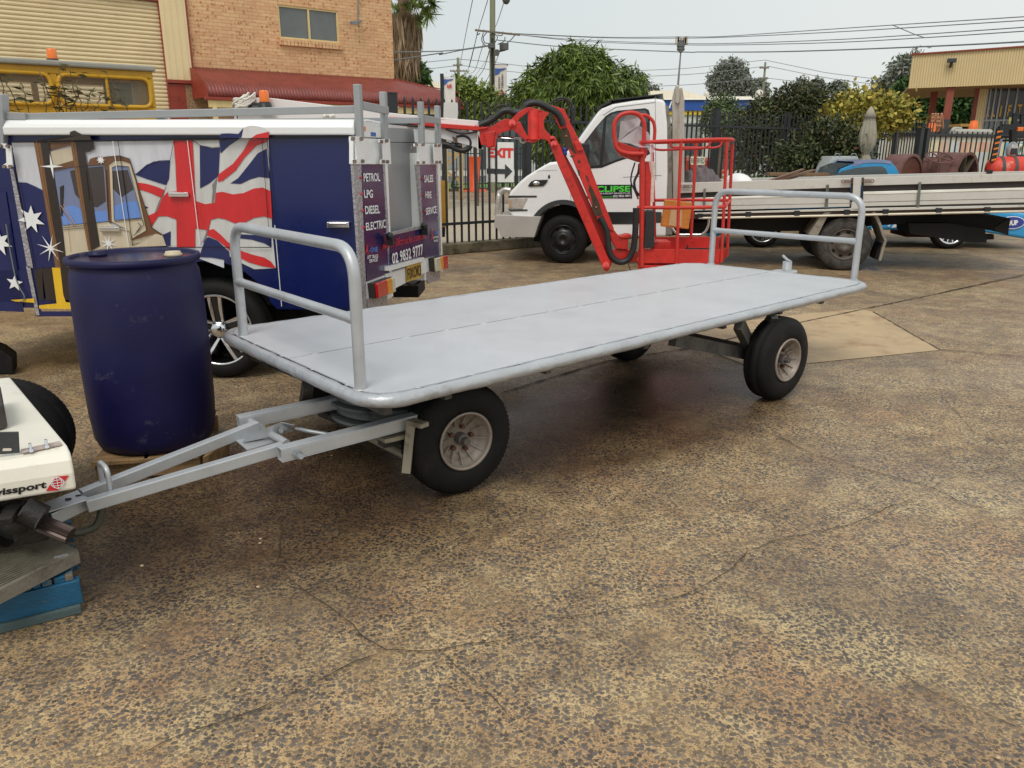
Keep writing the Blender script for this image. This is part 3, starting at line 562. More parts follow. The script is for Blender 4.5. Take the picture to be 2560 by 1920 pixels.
# ---------------------------------------------------------------- wheels
def wheel(parent, c, ax, R_, W, rr, style, name='wheel', tm=None, tread=72, amp=.008):
    """tyre + rim; c = centre of the outer face, ax = outward axis"""
    c = V3(c); ax = V3(ax).normalized(); e = bpy.data.objects.new(name, None); COL.objects.link(e); e.parent = parent; FR[e.name] = FR[parent.name]
    sw = R_-rr; prof = [(rr*.96, -W*.08), (rr*1.02, -.004), (rr+sw*.25, .006), (rr+sw*.55, .004), (rr+sw*.78, -W*.04), (R_-.012, -W*.11), (R_-.004, -W*.17), (R_, -W*.3), (R_, -W*.34), (R_-.0015, -W*.345), (R_-.0015, -W*.365), (R_, -W*.37), (R_+.001, -W*.5), (R_, -W*.61), (R_-.0015, -W*.615), (R_-.0015, -W*.635), (R_, -W*.64), (R_, -W*.72), (R_-.004, -W*.83), (R_-.012, -W*.9), (rr+sw*.5, -W*1.0), (rr, -W*.97)]
    def mod(i, j, r, h):
        if j in (5, 6, 7, 8, 16, 17, 18, 19) and i % 2: return r-amp, h
        return r, h
    m = MB(); m.lathe(prof, c, ax, tread*2, True, mod); ty = m.build('tyre', tm or rubber, e)
    u = ax.cross(Z).normalized(); v = u.cross(ax)
    def P(r, a, h): return c + (u*math.cos(a)+v*math.sin(a))*r + ax*h
    if style == 'trailer':
        rimm = mat('grimy_alloy_rim', lin((150, 139, 128)), .5, .3, .12, 14, .1, 90, dirt=lin((110, 92, 78)), ds=14, dth=(.5, .8))
        m = MB(); m.lathe([(rr*1.0, -.012), (rr*1.04, .006), (rr*.97, .010), (rr*.93, -.004), (rr*.90, -.03), (rr*.80, -.034), (rr*.78, -.05), (rr*.62, -.055), (rr*.55, -.065), (rr*.2, -.065), (0, -.065)], c, ax, 64)
        for k in range(12):
            a = 2*math.pi*k/12+.1; m.bar(P(rr*.5, a, -.058), P(rr*.9, a, -.022), .006, .014, up=ax)
        rim = m.build('rim', rimm, e)
        m = MB(); m.cyl(P(0, 0, -.07), P(0, 0, -.02), rr*.22); m.cyl(P(0, 0, -.02), P(0, 0, .012), rr*.14, 6, False); m.build('hub', mat('hub_cap_grey', lin((98, 92, 88)), .5, .3), rim)
        for k in range(5):
            a = 2*math.pi*k/5+.5; m = MB(); m.cyl(P(rr*.42, a, -.066), P(rr*.42, a, -.04), rr*.085, 6, False); m.build('wheel_nut', mat('nut_brown', lin((96, 62, 50)), .6, .3), rim)
    elif style == 'mag':
        blk = mat('gloss_black_rim', lin((20, 20, 22)), .15, .2, coat=.6)
        m = MB(); m.lathe([(rr*1.0, -.01), (rr*1.02, .004), (rr*.985, .004), (rr*.97, -.02), (rr*.93, -.09), (rr*.9, -.14), (0, -.14)], c, ax, 80); rim = m.build('rim', blk, e)
        m = MB(); m.lathe([(rr*1.025, .003), (rr*.985, .006), (rr*.965, -.004)], c, ax, 80)
        for k in range(5):
            for sg in (-1, 1):
                a = 2*math.pi*k/5+.30; A = [P(rr*.26, a+sg*.34, -.035), P(rr*.26, a+sg*.62, -.035), P(rr*.60, a+sg*.30, -.015), P(rr*.955, a+sg*.21, -.005), P(rr*.965, a+sg*.11, -.005), P(rr*.60, a+sg*.14, -.015)]
                m.prism(A, ax*-.02)
        m.build('spoke', mat('machined_spoke', (.72, .72, .73), .18, .9, .04), rim)
        m = MB()
        for k in range(5):
            a = 2*math.pi*k/5+.30
            m.prism([P(rr*.1, a-.5, -.04), P(rr*.6, a-.13, -.02), P(rr*.95, a-.10, -.012), P(rr*.95, a+.10, -.012), P(rr*.6, a+.13, -.02), P(rr*.1, a+.5, -.04)], ax*-.05)
        m.build('spoke_core', blk, rim)
        m = MB(); m.lathe([(rr*.24, -.05), (rr*.24, -.02), (rr*.18, 0), (rr*.1, .006), (0, .008)], c, ax, 32); m.build('centre_cap', chrome, rim)
    elif style == 'steel':
        sm_ = mat('dusty_steel_rim', lin((96, 88, 80)), .6, .2, .12, 6) if tm else mat('black_steel_rim', lin((38, 38, 39)), .35, .2)
        m = MB(); m.lathe([(rr*1.0, -.01), (rr*1.03, .004), (rr*.97, .002), (rr*.93, -.03), (rr*.88, -.05), (rr*.78, -.045), (rr*.66, -.03), (rr*.55, -.02), (rr*.5, .0), (rr*.42, .012), (rr*.2, .012), (rr*.19, 0), (0, 0)], c, ax, 64); rim = m.build('rim', sm_, e)
        m = MB()
        for k in range(8):
            a = 2*math.pi*k/8+.2; A = [P(rr*.72, a-.16, -.034), P(rr*.86, a-.14, -.044), P(rr*.86, a+.14, -.044), P(rr*.72, a+.16, -.034)]; m.prism(A, ax*.004)
        build_each(m, 'vent_hole', mat('hole_black', (.004, .004, .004), .9), rim)
        m = MB()
        for k in range(6):
            a = 2*math.pi*k/6; m.cyl(P(rr*.34, a, .012), P(rr*.34, a, .03), rr*.05, 6, False)
        build_each(m, 'wheel_nut', sm_, rim)
    elif style == 'chrome':
        m = MB(); m.lathe([(rr*1.0, -.01), (rr*1.02, .004), (rr*.93, .004), (rr*.91, -.02), (rr*.88, -.06), (0, -.06)], c, ax, 64); rim = m.build('rim', mat('dark_rim', (.03, .03, .03), .4), e)
        m = MB(); m.lathe([(rr*1.03, .005), (rr*.92, .008), (rr*.9, -.01)], c, ax, 64)
        for k in range(14):
            a = 2*math.pi*k/14; m.bar(P(rr*.15, a, -.02), P(rr*.92, a, -.005), .016, .012, up=ax)
        m.build('spoke', chrome, rim)
    return e
# ---------------------------------------------------------------- printed service ute
vg = G(q('n', 584, 951)); PVN = PL(vg, -1.5); cF = q('n', 912, 777); cb_ = PVN(cF); nF = PVN(q('G', 1490, 290))
van = thing('service_ute', 'white and navy service ute printed with a waving flag and a forklift picture', 'ute', PVN.at(-1, 0), PVN.ang)
fg, gg = 'F', 'G'
uB = PVN.s_(cb_); zB = cb_.z; zTop = PVN(q('G', 1490, 292)).z
def vp(k, *P, off=0.): return [PVN(q(k, *t), off) for t in P]
uLft = PVN.s_(PVN(q('n', -260, 700)))
wc = PVN(q('S', 1705, 835)); wr_ = .378; ru = PVN.s_(wc)
# side panel: upper white, with the wheel opening cut out
arc = [PVN.at(ru+.47*math.cos(a), .40+.50*math.sin(a)) for a in np.linspace(math.pi, 0, 17)]; 
def cut(P): return [p for p in P]
zs = zB+.01
outline = [PVN.at(uLft, zs)] + [PVN.at(ru-.47, zs)] + [p for p in arc if p.z > zs] + [PVN.at(ru+.47, zs), cb_, V3((PVN(q('G', 1455, 292)).x, PVN(q('G', 1455, 292)).y, zTop+.05)), PVN.at(uLft, zTop+.05)]
m = MB(); m.prism(outline, PVN.n*.04); body = m.build('side_panel', navy, van)
# upper white half of the panel (printed film areas are thin sheets on the panel)
def film(name, col, polys, lift, parent=body, rough=.3):
    mt = mat('print_'+name, lin(col), rough, 0, .14, 3.5, coat=.3, stretch=(2.5, 1, .5)); m = MB()
    for k, P in polys: m.prism([PVN(q(k, *t), -lift) for t in P], PVN.n*.0012)
    return build_each(m, name, mt, parent)
mm_ = .0025
film('white_print', (206, 206, 212), [('F', [(110,412),(1700,396),(2212,388),(2212,1659),(1640,1440),(1300,1460),(650,1659),(560,1659),(440,1000),(330,850),(180,812)])], mm_)
film('grey_white_print', (204, 202, 198), [('G', [(455,296),(835,290),(840,600),(862,1010),(890,1292),(725,1300),(620,1250),(530,1200),(370,1060),(395,830),(440,560)]), ('G', [(300,1132),(345,1050),(400,800),(440,600),(460,300),(250,300),(256,480),(272,1132)]), ('F', [(1490,1255),(1560,1140),(1740,1160),(1745,1440),(1640,1440),(1500,1300)]), ('G', [(105,308),(128,703),(58,707),(20,745),(60,600),(95,380)]), ('F', [(1350,760),(1640,850),(1590,980),(1480,1240),(1420,1060)])], mm_*2)
film('fold_shade_print', (128, 122, 122), [('G', [(440,590),(425,720),(385,930),(345,1100),(325,1090),(362,1000),(392,830),(405,700),(400,650)]), ('F', [(1640,850),(1600,1000),(1500,1250),(1480,1230),(1570,1000)])], mm_*3)
film('blue_print', (22, 30, 86), [('G', [(305,345),(400,370),(460,365),(450,580),(380,640),(308,678)]), ('F', [(1332,735),(1380,700),(1450,640),(1520,606),(1680,598),(1668,780),(1640,840),(1560,815),(1450,780)]),
    ('F', [(1425,1045),(1465,1060),(1435,1075)]), ('F', [(1610,1330),(1685,1295),(1683,1440),(1640,1440)]), ('G', [(540,640),(600,600),(680,500),(750,410),(820,372),(842,600),(760,590),(690,610),(620,645)]), ('G', [(455,296),(560,296),(615,296),(530,350),(465,410)]),
    ('G', [(608,1030),(700,1036),(855,1040),(856,1132),(800,1100),(700,1072),(608,1062)]), ('G', [(345,1075),(370,1052),(440,1080),(530,1165),(540,1235),(400,1210),(300,1205)]),
    ('F', [(180,812),(260,815),(340,850),(440,900),(500,1300),(560,1659),(330,1659),(240,1200)]), ('n', [(-200,470),(14,480),(42,660),(60,780),(-200,770)]), ('S', [(0,365),(215,365),(260,560),(330,690),(570,690),(570,730),(280,730),(270,620),(0,620)])], mm_*3.4)
film('red_print', (206, 38, 42), [('G', [(105,308),(250,310),(262,560),(272,775),(345,800),(420,790),(395,900),(370,1000),(270,985),(270,1132),(130,1132),(128,918),(46,890),(-15,894),(-70,976),(19,747),(58,707),(128,703),(120,500)]),
    ('F', [(1355,815),(1450,828),(1540,855),(1622,888),(1592,965),(1480,915),(1370,880)]), ('F', [(1455,1145),(1560,1100),(1520,1190),(1495,1255)]),
    ('G', [(448,572),(560,490),(640,390),(690,300),(835,296),(820,322),(740,350),(650,440),(580,540),(480,620),(442,628)]), ('G', [(430,712),(480,705),(560,725),(640,715),(720,680),(790,672),(850,700),(862,912),(800,893),(720,905),(640,945),(570,945),(500,915),(440,905),(390,920),(420,780)]),
    ('G', [(370,1000),(410,990),(460,1030),(520,1090),(600,1150),(700,1185),(800,1210),(850,1240),(890,1292),(780,1275),(680,1245),(610,1210),(530,1150),(440,1075),(362,1040)])], mm_*4.2)
# forklift picture
film('brown_print', (112, 76, 48), [('F', [(1050,560),(1180,550),(1280,580),(1330,740),(1400,960),(1500,1260),(1620,1340),(1500,1400),(1300,1450),(1290,1300),(1110,1210),(1060,1210)]), ('F', [(890,580),(960,560),(1060,560),(1060,650),(860,660)]), ('F', [(480,420),(690,350),(720,440),(490,500)]), ('F', [(560,640),(730,600),(740,660),(540,690)])], mm_*4.6)
film('cream_print', (204, 190, 164), [('F', [(495,512),(705,462),(730,595),(525,655)]), ('F', [(1080,640),(1130,600),(1210,600),(1285,625),(1340,800),(1445,1290),(1310,1370),(1290,1300),(1105,1200)]), ('F', [(620,1240),(1070,1205),(1110,1240),(1290,1290),(1310,1450),(1640,1440),(1605,1340),(1540,1320),(1430,1390),(1310,1452),(1000,1470),(650,1540)])], mm_*5.2)
film('pane_print', (118, 128, 160), [('F', [(530,700),(740,660),(1025,640),(1045,700),(1070,1200),(620,1240)]), ('F', [(1108,668),(1150,648),(1270,658),(1320,850),(1400,1165),(1128,1188)])], mm_*5.8)
film('dark_pane_print', (66, 58, 58), [('F', [(690,700),(850,670),(1020,655),(1045,1000),(960,1060),(840,1040),(740,930)]), ('F', [(1112,700),(1260,690),(1320,880),(1200,960),(1118,880)])], mm_*6.4)
film('sky_pane_print', (104, 142, 210), [('F', [(600,1060),(720,1040),(860,1110),(1060,1090),(1068,1198),(620,1236)]), ('F', [(1124,1050),(1220,1010),(1360,1000),(1398,1160),(1128,1186)])], mm_*6.6)
film('mast_print', (46, 36, 30), [('F', [(395,395),(480,420),(540,800),(600,1200),(660,1659),(600,1659),(500,1100)]), ('F', [(730,305),(815,340),(900,345),(930,480),(870,515),(835,500),(880,760),(985,1440),(900,1490),(800,800)]), ('S', [(330,350),(560,350),(570,600),(365,600)]), ('F', [(590,860),(630,840),(625,1000),(620,1150),(600,1140)]), ('S', [(270,380),(330,340),(345,590),(310,600)])], mm_*7.2)
film('mast_edge_print', (120, 84, 52), [('F', [(330,400),(395,395),(500,1100),(600,1659),(548,1659),(440,1000)]), ('F', [(680,315),(730,305),(800,800),(900,1490),(870,1485),(770,900)])], mm_*7.6)
m = MB(); bl_ = []
for a, b_, w_ in (((360,400),(575,1659),.006), ((700,318),(880,1480),.006), ((600,1040),(720,1240),.005), ((625,1030),(745,1240),.004), ((665,1210),(700,1500),.004), ((1030,640),(1070,1200),.005)): m.bar(PVN(q('F', *a), -mm_*8.4), PVN(q('F', *b_), -mm_*8.4), .0012, w_, up=Z)
m.build('outline_print', mat('print_line', lin((196, 150, 104)), .4), body)
m = MB()
for L_ in (((1080,640),(1130,600),(1210,600),(1285,625),(1340,800),(1445,1290),(1310,1370)), ((1108,668),(1150,648),(1270,658),(1320,850),(1400,1165),(1128,1188),(1108,668)), ((530,700),(740,660),(1025,640),(1045,700),(1070,1200),(620,1240)), ((1050,560),(1180,550),(1280,580),(1330,740),(1400,960),(1500,1260),(1620,1340)), ((620,1262),(850,1240)), ((620,1282),(850,1262)), ((970,1210),(1065,1200)), ((1200,1280),(1280,1300),(1295,1440)), ((1130,1200),(1400,1172),(1420,1230),(1320,1340)), ((1360,1210),(1390,1240),(1345,1310)), ((1340,735),(1450,640),(1580,598),(1680,596),(1720,392)), ((1900,398),(1980,450),(2100,470),(2170,465)), ((590,1050),(720,1240)), ((850,700),(885,990))):
    for a, b_ in zip(L_, L_[1:]): m.bar(PVN(q('F', *a), -mm_*8.2), PVN(q('F', *b_), -mm_*8.2), .0012, .0035, up=Z)
m.build('outline_print', mat('print_outline_dark', lin((48, 36, 30)), .4), body)
film('yellow_print', (232, 186, 40), [('S', [(410,345),(475,345),(500,560),(520,618),(578,622),(578,672),(310,668),(308,642),(448,628)]), ('S', [(85,600),(265,588),(275,622),(120,612)])], mm_*8.2)
def star(k, c, r, n=7, rin=.45, rot=0.):
    C0 = PVN(q(k, *c)); P = []
    for i in range(2*n):
        a = math.pi*i/n+rot; rr = r*(1 if i % 2 == 0 else rin); P.append(C0+PVN.d*(rr*math.sin(a))+Z*(rr*math.cos(a))-PVN.n*(mm_*8.6))
    return P
m = MB()
for a in (('F', (325, 1175), .098, 7, .45, .15), ('F', (5, 1400), .10, 7, .45, .1), ('S', (130, 462), .062, 5, .42, .2), ('F', (528, 655), .085, 4, .14, 0), ('F', (515, 1460), .10, 8, .16, .3), ('F', (1085, 1410), .06, 8, .25, .3), ('F', (1010, 592), .03, 8, .5, 0)): m.prism(star(*a), PVN.n*.0012)
build_each(m, 'star_print', white_dec, body)
# seams, handles
m = MB(); lift = mm_*9
for k, a, b_, w_ in (('F', (110,415),(2212,386),.010), ('G', (0,296),(835,288),.010), ('G', (835,288),(1450,278),.012), ('G', (782,290),(845,1130),.007), ('G', (822,292),(880,960),.007), ('G', (-120,1132),(850,1132),.005), ('F', (1165,402),(1310,1440),.006), ('F', (110,415),(330,1659),.006), ('G', (930,1582),(1545,1608),.006)): m.bar(PVN(q(k, *a), -lift), PVN(q(k, *b_), -lift), .002, w_)
m.build('door_seam', black_dec, body)
m = MB()
for k, a, b_, w_ in (('F', (1112,405),(1270,1450),.003), ('F', (1850,400),(1975,1440),.0025), ('G', (882,960),(935,1585),.010), ('G', (1452,290),(1515,1100),.012), ('G', (1515,1100),(1562,1610),.010)): m.bar(PVN(q(k, *a), -lift-.001), PVN(q(k, *b_), -lift-.001), .004, w_)
m.build('white_seam', white_paint, body)
for k, a, b_ in (('G', (65,708),(222,745)), ('G', (1282,936),(1456,982)), ('F', (982,1250),(1188,1300))):
    A = PVN(q(k, *a), -.03); B = PVN(q(k, *b_), -.03); m = MB(); c = (A+B)/2; m.box(c, ((B-A).dot(PVN.d), .022, A.z-B.z), rz=PVN.ang); m.box(c+Z*.008-PVN.n*.012, ((B-A).dot(PVN.d)*.8, .014, (A.z-B.z)*.35), rz=PVN.ang); m.build('door_handle', chrome, van, bevel=.005)
# canopy roof lip
m = MB(); zl0 = PVN(q('G', 1200, 270)).z; zl1 = PVN(q('G', 1200, 150)).z; uR2 = PVN.s_(PVN(q('G', 1500, 200))); uF = PVN.s_(PVN(q('F', 45, 320)))
pr1 = [(-.05, zl0), (-.055, zl0+.05), (-.045, zl1-.03), (-.02, zl1), (.5, zl1+.02), (1.0, zl1+.02), (1.0, zl0), (-.05, zl0)]
m.prism([PVN.at(uF, z, o) for o, z in pr1[:-1]], PVN.d*(uR2-uF)); m.build('canopy_lip', white_paint, van, bevel=.01)
film('lip_print', (212, 208, 206), [('G', [(615,262),(640,215),(680,198),(720,196),(790,210),(838,240),(835,262),(760,285),(690,292),(600,292)])], .06)
film('lip_blue_print', (22, 30, 86), [('G', [(455,292),(470,258),(530,256),(600,262),(640,215),(625,290)])], .0615)
film('lip_red_print', (206, 38, 42), [('G', [(700,292),(740,265),(836,243),(836,290)])], .0620)
film('lip_mast_print', (52, 40, 32), [('F', [(480,408),(690,350),(690,315),(735,300),(812,342),(885,345),(900,395),(330,402),(390,385)])], .0610)
# rear end: plane through the near corner and the far corner
RC = cb_; rd = V3((.195, .981, 0)).normalized(); PR = PL(RC, math.degrees(math.atan2(rd.y, rd.x))); 
def rp(k, x, y, off=0.):
    d = ray(q(k, x, y)); n = V3((rd.y, -rd.x, 0)); t = ((RC+n*off-CAM).dot(n))/d.dot(n); return CAM+d*t
RN = V3((rd.y, -rd.x, 0))
def rq(mb, k, P, off, th): mb.prism([rp(k, *t, off) for t in P], RN*-th)
Wd = (rp('G', 2160, 600)-RC).dot(rd)
m = MB(); uc = RC-RN*.0
q0 = V3((RC.x, RC.y, 0))+rd*.045; m.prism([q0+Z*.96, q0+Z*(zTop-.02), q0+rd*.575+Z*(zTop-.02), q0+rd*.575+Z*.96], -RN*2.6); m.prism([q0+Z*zB, q0+Z*.96, q0+rd*.575+Z*.96, q0+rd*.575+Z*zB], -RN*.42); m.build('canopy_box', white_paint, van)
m = MB(); b0 = V3((RC.x, RC.y, zB))+rd*(Wd-.62); m.prism([b0, b0+Z*(zTop-zB-.1), b0+Z*(zTop-zB-.1)+rd*.6, b0+rd*.6], -RN*2.6); m.build('far_canopy_box', white_paint, van)
m = MB(); b0 = V3((RC.x, RC.y, zB+.05))+rd*.6-RN*.35; m.prism([b0, b0+Z*(zTop-zB-.2), b0+Z*(zTop-zB-.2)+rd*(Wd-1.2), b0+rd*(Wd-1.2)], -RN*2.2); m.build('rear_bay', mat('bay_grey', lin((142, 145, 146)), .45, .2), van)
tread = mat('checker_plate', lin((176, 172, 176)), .3, .5, .2, 30, 1.0, 55, rv=.2)
m = MB(); rq(m, 'G', [(1560,165),(1700,180),(1712,290),(1570,282)], .01, .05); rq(m, 'G', [(1990,222),(2112,236),(2120,330),(2000,326)], .01, .05); rq(m, 'G', [(1485,288),(1700,300),(1714,492),(1485,490)], .01, .03); rq(m, 'G', [(1998,330),(2120,335),(2122,494),(1998,494)], .01, .03); build_each(m, 'rear_frame', white_paint, van)
m = MB(); rq(m, 'G', [(1484,495),(1545,495),(1590,1615),(1560,1622)], .012, .02); rq(m, 'G', [(1712,495),(1728,495),(1775,1290),(1760,1300)], .012, .02); rq(m, 'G', [(1970,495),(2000,495),(2030,1200),(2015,985)], .006, .02); rq(m, 'G', [(2118,497),(2130,497),(2160,1180),(2146,1190)], .012, .02); build_each(m, 'checker_strip', tread, van)
m = MB(); m.prism([PVN(q('F', *t), -.012) for t in ((95,680),(130,680),(330,1659),(270,1659))], PVN.n*.01); m.prism([PVN(q('S', *t), -.012) for t in ((205,330),(235,330),(312,722),(285,722))], PVN.n*.01); build_each(m, 'checker_strip', tread, van)
m = MB(); rq(m, 'G', [(1545,495),(1712,495),(1762,1330),(1590,1395)], .008, .02); m.build('rear_sign_panel', mat('navy_purple_film', lin((44, 34, 84)), .22, 0, .25, 1.2, coat=.4), van)
m = MB(); rq(m, 'G', [(2000,497),(2118,497),(2146,1192),(2032,1215)], .008, .02); m.build('rear_sign_panel', mat('slate_film', lin((52, 60, 96)), .2, 0, .3, 1.5, coat=.4), van)
m = MB(); rq(m, 'G', [(1728,325),(1990,332),(2018,965),(1755,1032)], -.10, .02); rq(m, 'G', [(1755,215),(1990,222),(1992,322),(1730,322)], -.09, .04); rd_ = m.build('rear_door', mat('brushed_grey_door', lin((158, 160, 162)), .35, .35, .06, 2), van)
m = MB()
for t in ((1928,368),(1942,636),(1958,915)): m.ball(rp('G', *t, -.098), .012, 10, 6)
build_each(m, 'rivet', alu, rd_)
m = MB(); rq(m, 'G', [(1770,1040),(2020,985),(2028,1205),(1768,1275)], .02, .03); tg = m.build('tailgate', mat('navy_film_rear', lin((30, 34, 84)), .25, coat=.4), van)
m = MB(); rq(m, 'G', [(1755,1028),(2018,962),(2022,985),(1768,1042)], .03, .04); build_each(m, 'checker_strip', tread, van)
for x_, y_ in ((1765,1075),(2030,995)):
    m = MB(); a = rp('G', x_, y_-35, .05); b_ = rp('G', x_+5, y_+40, .05); m.bar(a, b_, .05, .035); m.ball(rp('G', x_, y_-30, .06), .03, 10, 6); m.build('latch', blackm, tg)
m = MB(); rq(m, 'G', [(1765,1278),(2030,1208),(2032,1235),(1765,1312)], .05, .05); rq(m, 'G', [(1742,1335),(2040,1240),(2046,1320),(1748,1478)], .02, .04); build_each(m, 'rear_sill', white_paint, van)
m = MB(); rq(m, 'G', [(1895,1275),(2002,1240),(2010,1362),(1900,1397)], .035, .01); npm = m.build('number_plate', mat('plate_yellow', lin((196, 160, 60)), .5, dirt=lin((150, 120, 50)), ds=20), van)
def rtext(name, s_, k, P, m_, par, bold=.02, shear=0.): return lettering(name, s_, [rp(k, *t, .012) for t in P], m_, par, bold, .004, shear)
lettering('plate_lettering', 'FIXOR3', [rp('G', *t, .037) for t in ((1903,1380),(2006,1345),(2002,1262),(1899,1297))], black_dec, npm, .01, .002)
sp_ = [o for o in kids(van) if o.name.startswith('rear_sign_panel')]
for s_, P in (('PETROL', [(1562,628),(1688,624),(1682,560),(1558,562)]), ('LPG', [(1566,752),(1632,752),(1630,688),(1562,690)]), ('DIESEL', [(1574,878),(1686,870),(1682,806),(1570,814)]), ('ELECTRIC', [(1580,1004),(1732,982),(1728,916),(1576,944)])): rtext('lettering', s_, 'G', P, white_dec, sp_[0])
for s_, P in (('SALES', [(2028,634),(2096,630),(2093,574),(2025,578)]), ('HIRE', [(2036,754),(2084,754),(2081,702),(2033,702)]), ('SERVICE', [(2040,884),(2122,868),(2119,812),(2037,830)])): rtext('lettering', s_, 'G', P, white_dec, sp_[1])
red_dec = mat('red_lettering', lin((206, 40, 48)), .4); blue_dec = mat('blue_lettering', lin((60, 130, 205)), .4)
m = MB()
for x_, y_ in ((1540,597),(1549,722),(1556,850),(1563,978)): m.ball(rp('G', x_, y_, .014), .011, 8, 4)
for x_, y_ in ((2019,606),(2025,732),(2030,856)): m.ball(rp('G', x_, y_, .014), .009, 8, 4)
build_each(m, 'bullet_mark', red_dec, van)
for i, (P1, P2_, P3_, P4_) in enumerate((([(1572,1185),(1598,1180),(1594,1118),(1580,1105)], [(1604,1172),(1670,1166),(1668,1126),(1602,1134)], [(1590,1220),(1674,1210),(1673,1184),(1589,1194)], [(1604,1250),(1668,1238),(1667,1214),(1603,1224)]), ([(2080,1080),(2096,1078),(2092,990),(2086,975)], [(2102,1036),(2134,1030),(2133,1004),(2101,1010)], [(2094,1066),(2136,1058),(2135,1042),(2093,1050)], [(2102,1092),(2132,1086),(2131,1070),(2101,1076)]))):
    rtext('logo_initial', 'A', 'G', P1, red_dec, sp_[i]); rtext('logo_lettering', '-ONE', 'G', P2_, blue_dec, sp_[i]); rtext('logo_lettering', 'LIFT TRUCK', 'G', P3_, white_dec, sp_[i]); rtext('logo_lettering', 'SERVICES', 'G', P4_, white_dec, sp_[i])
lettering('web_lettering', 'www.lifttrucks.com.au', [rp('G', *t, .026) for t in ((1712,1150),(2042,1062),(2040,1010),(1708,1086))], red_dec, tg, .0, .004, .3)
lettering('phone_lettering', '02 9832 9777', [rp('G', *t, .026) for t in ((1782,1262),(2020,1190),(2014,1104),(1778,1178))], white_dec, tg, .02, .004)
rtext('rating_lettering', 'XL', 'G', [(1742,1405),(1788,1395),(1786,1350),(1740,1360)], black_dec, van)
# tail lamps, mud flaps
for P, sp in (([(1592,1408),(1740,1356),(1748,1472),(1606,1522)], .55), ([(2060,1216),(2156,1190),(2162,1290),(2068,1318)], .5)):
    a, b_, c, d = [rp('G', *t, .0) for t in P]; tl = MB(); tl.prism([a, b_, c, d], RN*.05); tlo = tl.build('tail_lamp', mat('lamp_housing', lin((60, 54, 50)), .5), van)
    ls = (('red_lens', (196, 26, 30), 0, sp), ('amber_lens_rear', (236, 150, 30), sp, .82), ('clear_lens', (212, 206, 180), .82, 1.)) if sp == .55 else (('clear_lens', (212, 206, 180), 0, .4), ('amber_lens_rear', (232, 140, 40), .4, .62), ('red_lens', (196, 26, 30), .62, 1.))
    for nm, cl, f0, f1 in ls:
        m = MB(); m.prism([a.lerp(b_, f0+.01)+RN*.05, a.lerp(b_, f1)+RN*.05, d.lerp(c, f1)+RN*.05, d.lerp(c, f0+.01)+RN*.05], RN*.022); m.build('lens', mat(nm, lin(cl), .15, 0, .25, 30, coat=.6), tlo, bevel=.008)
for P in ([(1590,1530),(1745,1480),(1748,1600),(1600,1650)], [(2052,1322),(2152,1292),(2152,1380),(2056,1412)]):
    m = MB(); rq(m, 'G', P, .01, .01); m.build('mud_flap', tread, van)
# bracket plates with bolts, ladder rack
m = MB()
for P in ([(1464,280),(1540,280),(1568,300),(1568,488),(1540,492),(1480,492),(1478,462),(1514,452),(1505,320),(1464,308)], [(1690,300),(1765,298),(1776,492),(1700,492),(1698,462),(1722,452),(1714,330),(1688,325)], [(1956,336),(2020,334),(2040,345),(2042,494),(1972,496),(1970,472),(1992,464),(1986,360),(1956,356)], [(2104,336),(2164,335),(2170,488),(2112,490)]): rq(m, 'G', P, .05, .012)
m.prism([PVN(q('F', *t), -.06) for t in ((5,430),(60,430),(66,450),(105,450),(125,660),(110,672),(40,675),(30,640),(64,620),(56,480),(8,470))], PVN.n*.01); build_each(m, 'rack_bracket', white_paint, van)
m = MB()
for t in ((1472,298),(1537,298),(1484,472),(1547,470),(1692,320),(1731,314),(1708,472),(1739,474),(1962,344),(2012,343),(1972,482),(2018,480),(2110,350),(2137,350),(2117,478),(2143,477)): c = rp('G', *t, .05); m.cyl(c, c+RN*.02, .012, 8)
for t in ((15,453),(85,455),(52,657),(112,657)): c = PVN(q('F', *t), -.06); m.cyl(c, c-PVN.n*.02, .012, 8)
build_each(m, 'bolt', mat('bolt_dark', lin((112, 96, 84)), .5, .4), van)
rack = mat('rack_grey_alloy', lin((160, 163, 164)), .45, .3, .06, 5)
m = MB()
def rbar(k1, a, k2, b_, w_, h_, off=.03, f=rp): m.bar(f(k1, *a, off), f(k2, *b_, off), w_, h_)
for a, b_ in (((1254,100),(1264,505)), ((1452,158),(1462,528)), ((1745,236),(1752,558)), ((1872,266),(1882,568))):
    A = rp('b', *a, .03); B = rp('b', *b_, .03); m.bar(V3((B.x, B.y, A.z)), B-Z*.02, .045, .055, up=rd)
for a, b_ in (((1278,265),(1478,305)), ((1764,368),(1892,388))): m.bar(rp('b', *a, .04), rp('b', *b_, .04), .03, .055)
m.bar(PVN(q('A', 210, 925), .02), rp('b', 1232, 295, .0), .04, .05)
A = rp('b', 1500, 388, .03); B = rp('b', 1740, 382, .03); m.bar(B, B-RN*2.9-Z*.0, .04, .05)
m.bar(PVN(q('F', 15, -60), -.02), PVN(q('F', 22, 430), -.02), .07, .06, up=PVN.d); m.bar(PVN(q('A', 20, 915), .0), PVN(q('A', 215, 922), .0), .05, .05); m.bar(PVN(q('A', 200, 940), .0), PVN(q('A', 1080, 972), 1.2), .04, .03)
m.box(PVN(q('F', 1605, 200), .1), (.06, .05, .14), rz=PVN.ang); build_each(m, 'ladder_rack', rack, van, bevel=.004)
# small marks on the box end
m = MB(); rq(m, 'G', [(1562,205),(1580,203),(1582,238),(1568,240)], .013, .002); m.build('reflector', mat('orange_reflector', lin((226, 132, 44)), .4), van)
m = MB(); rq(m, 'G', [(1622,246),(1660,252),(1658,282),(1622,276)], .013, .002); m.build('data_sticker', mat('blue_sticker', lin((58, 98, 170)), .5, var=.4, vs=90), van)
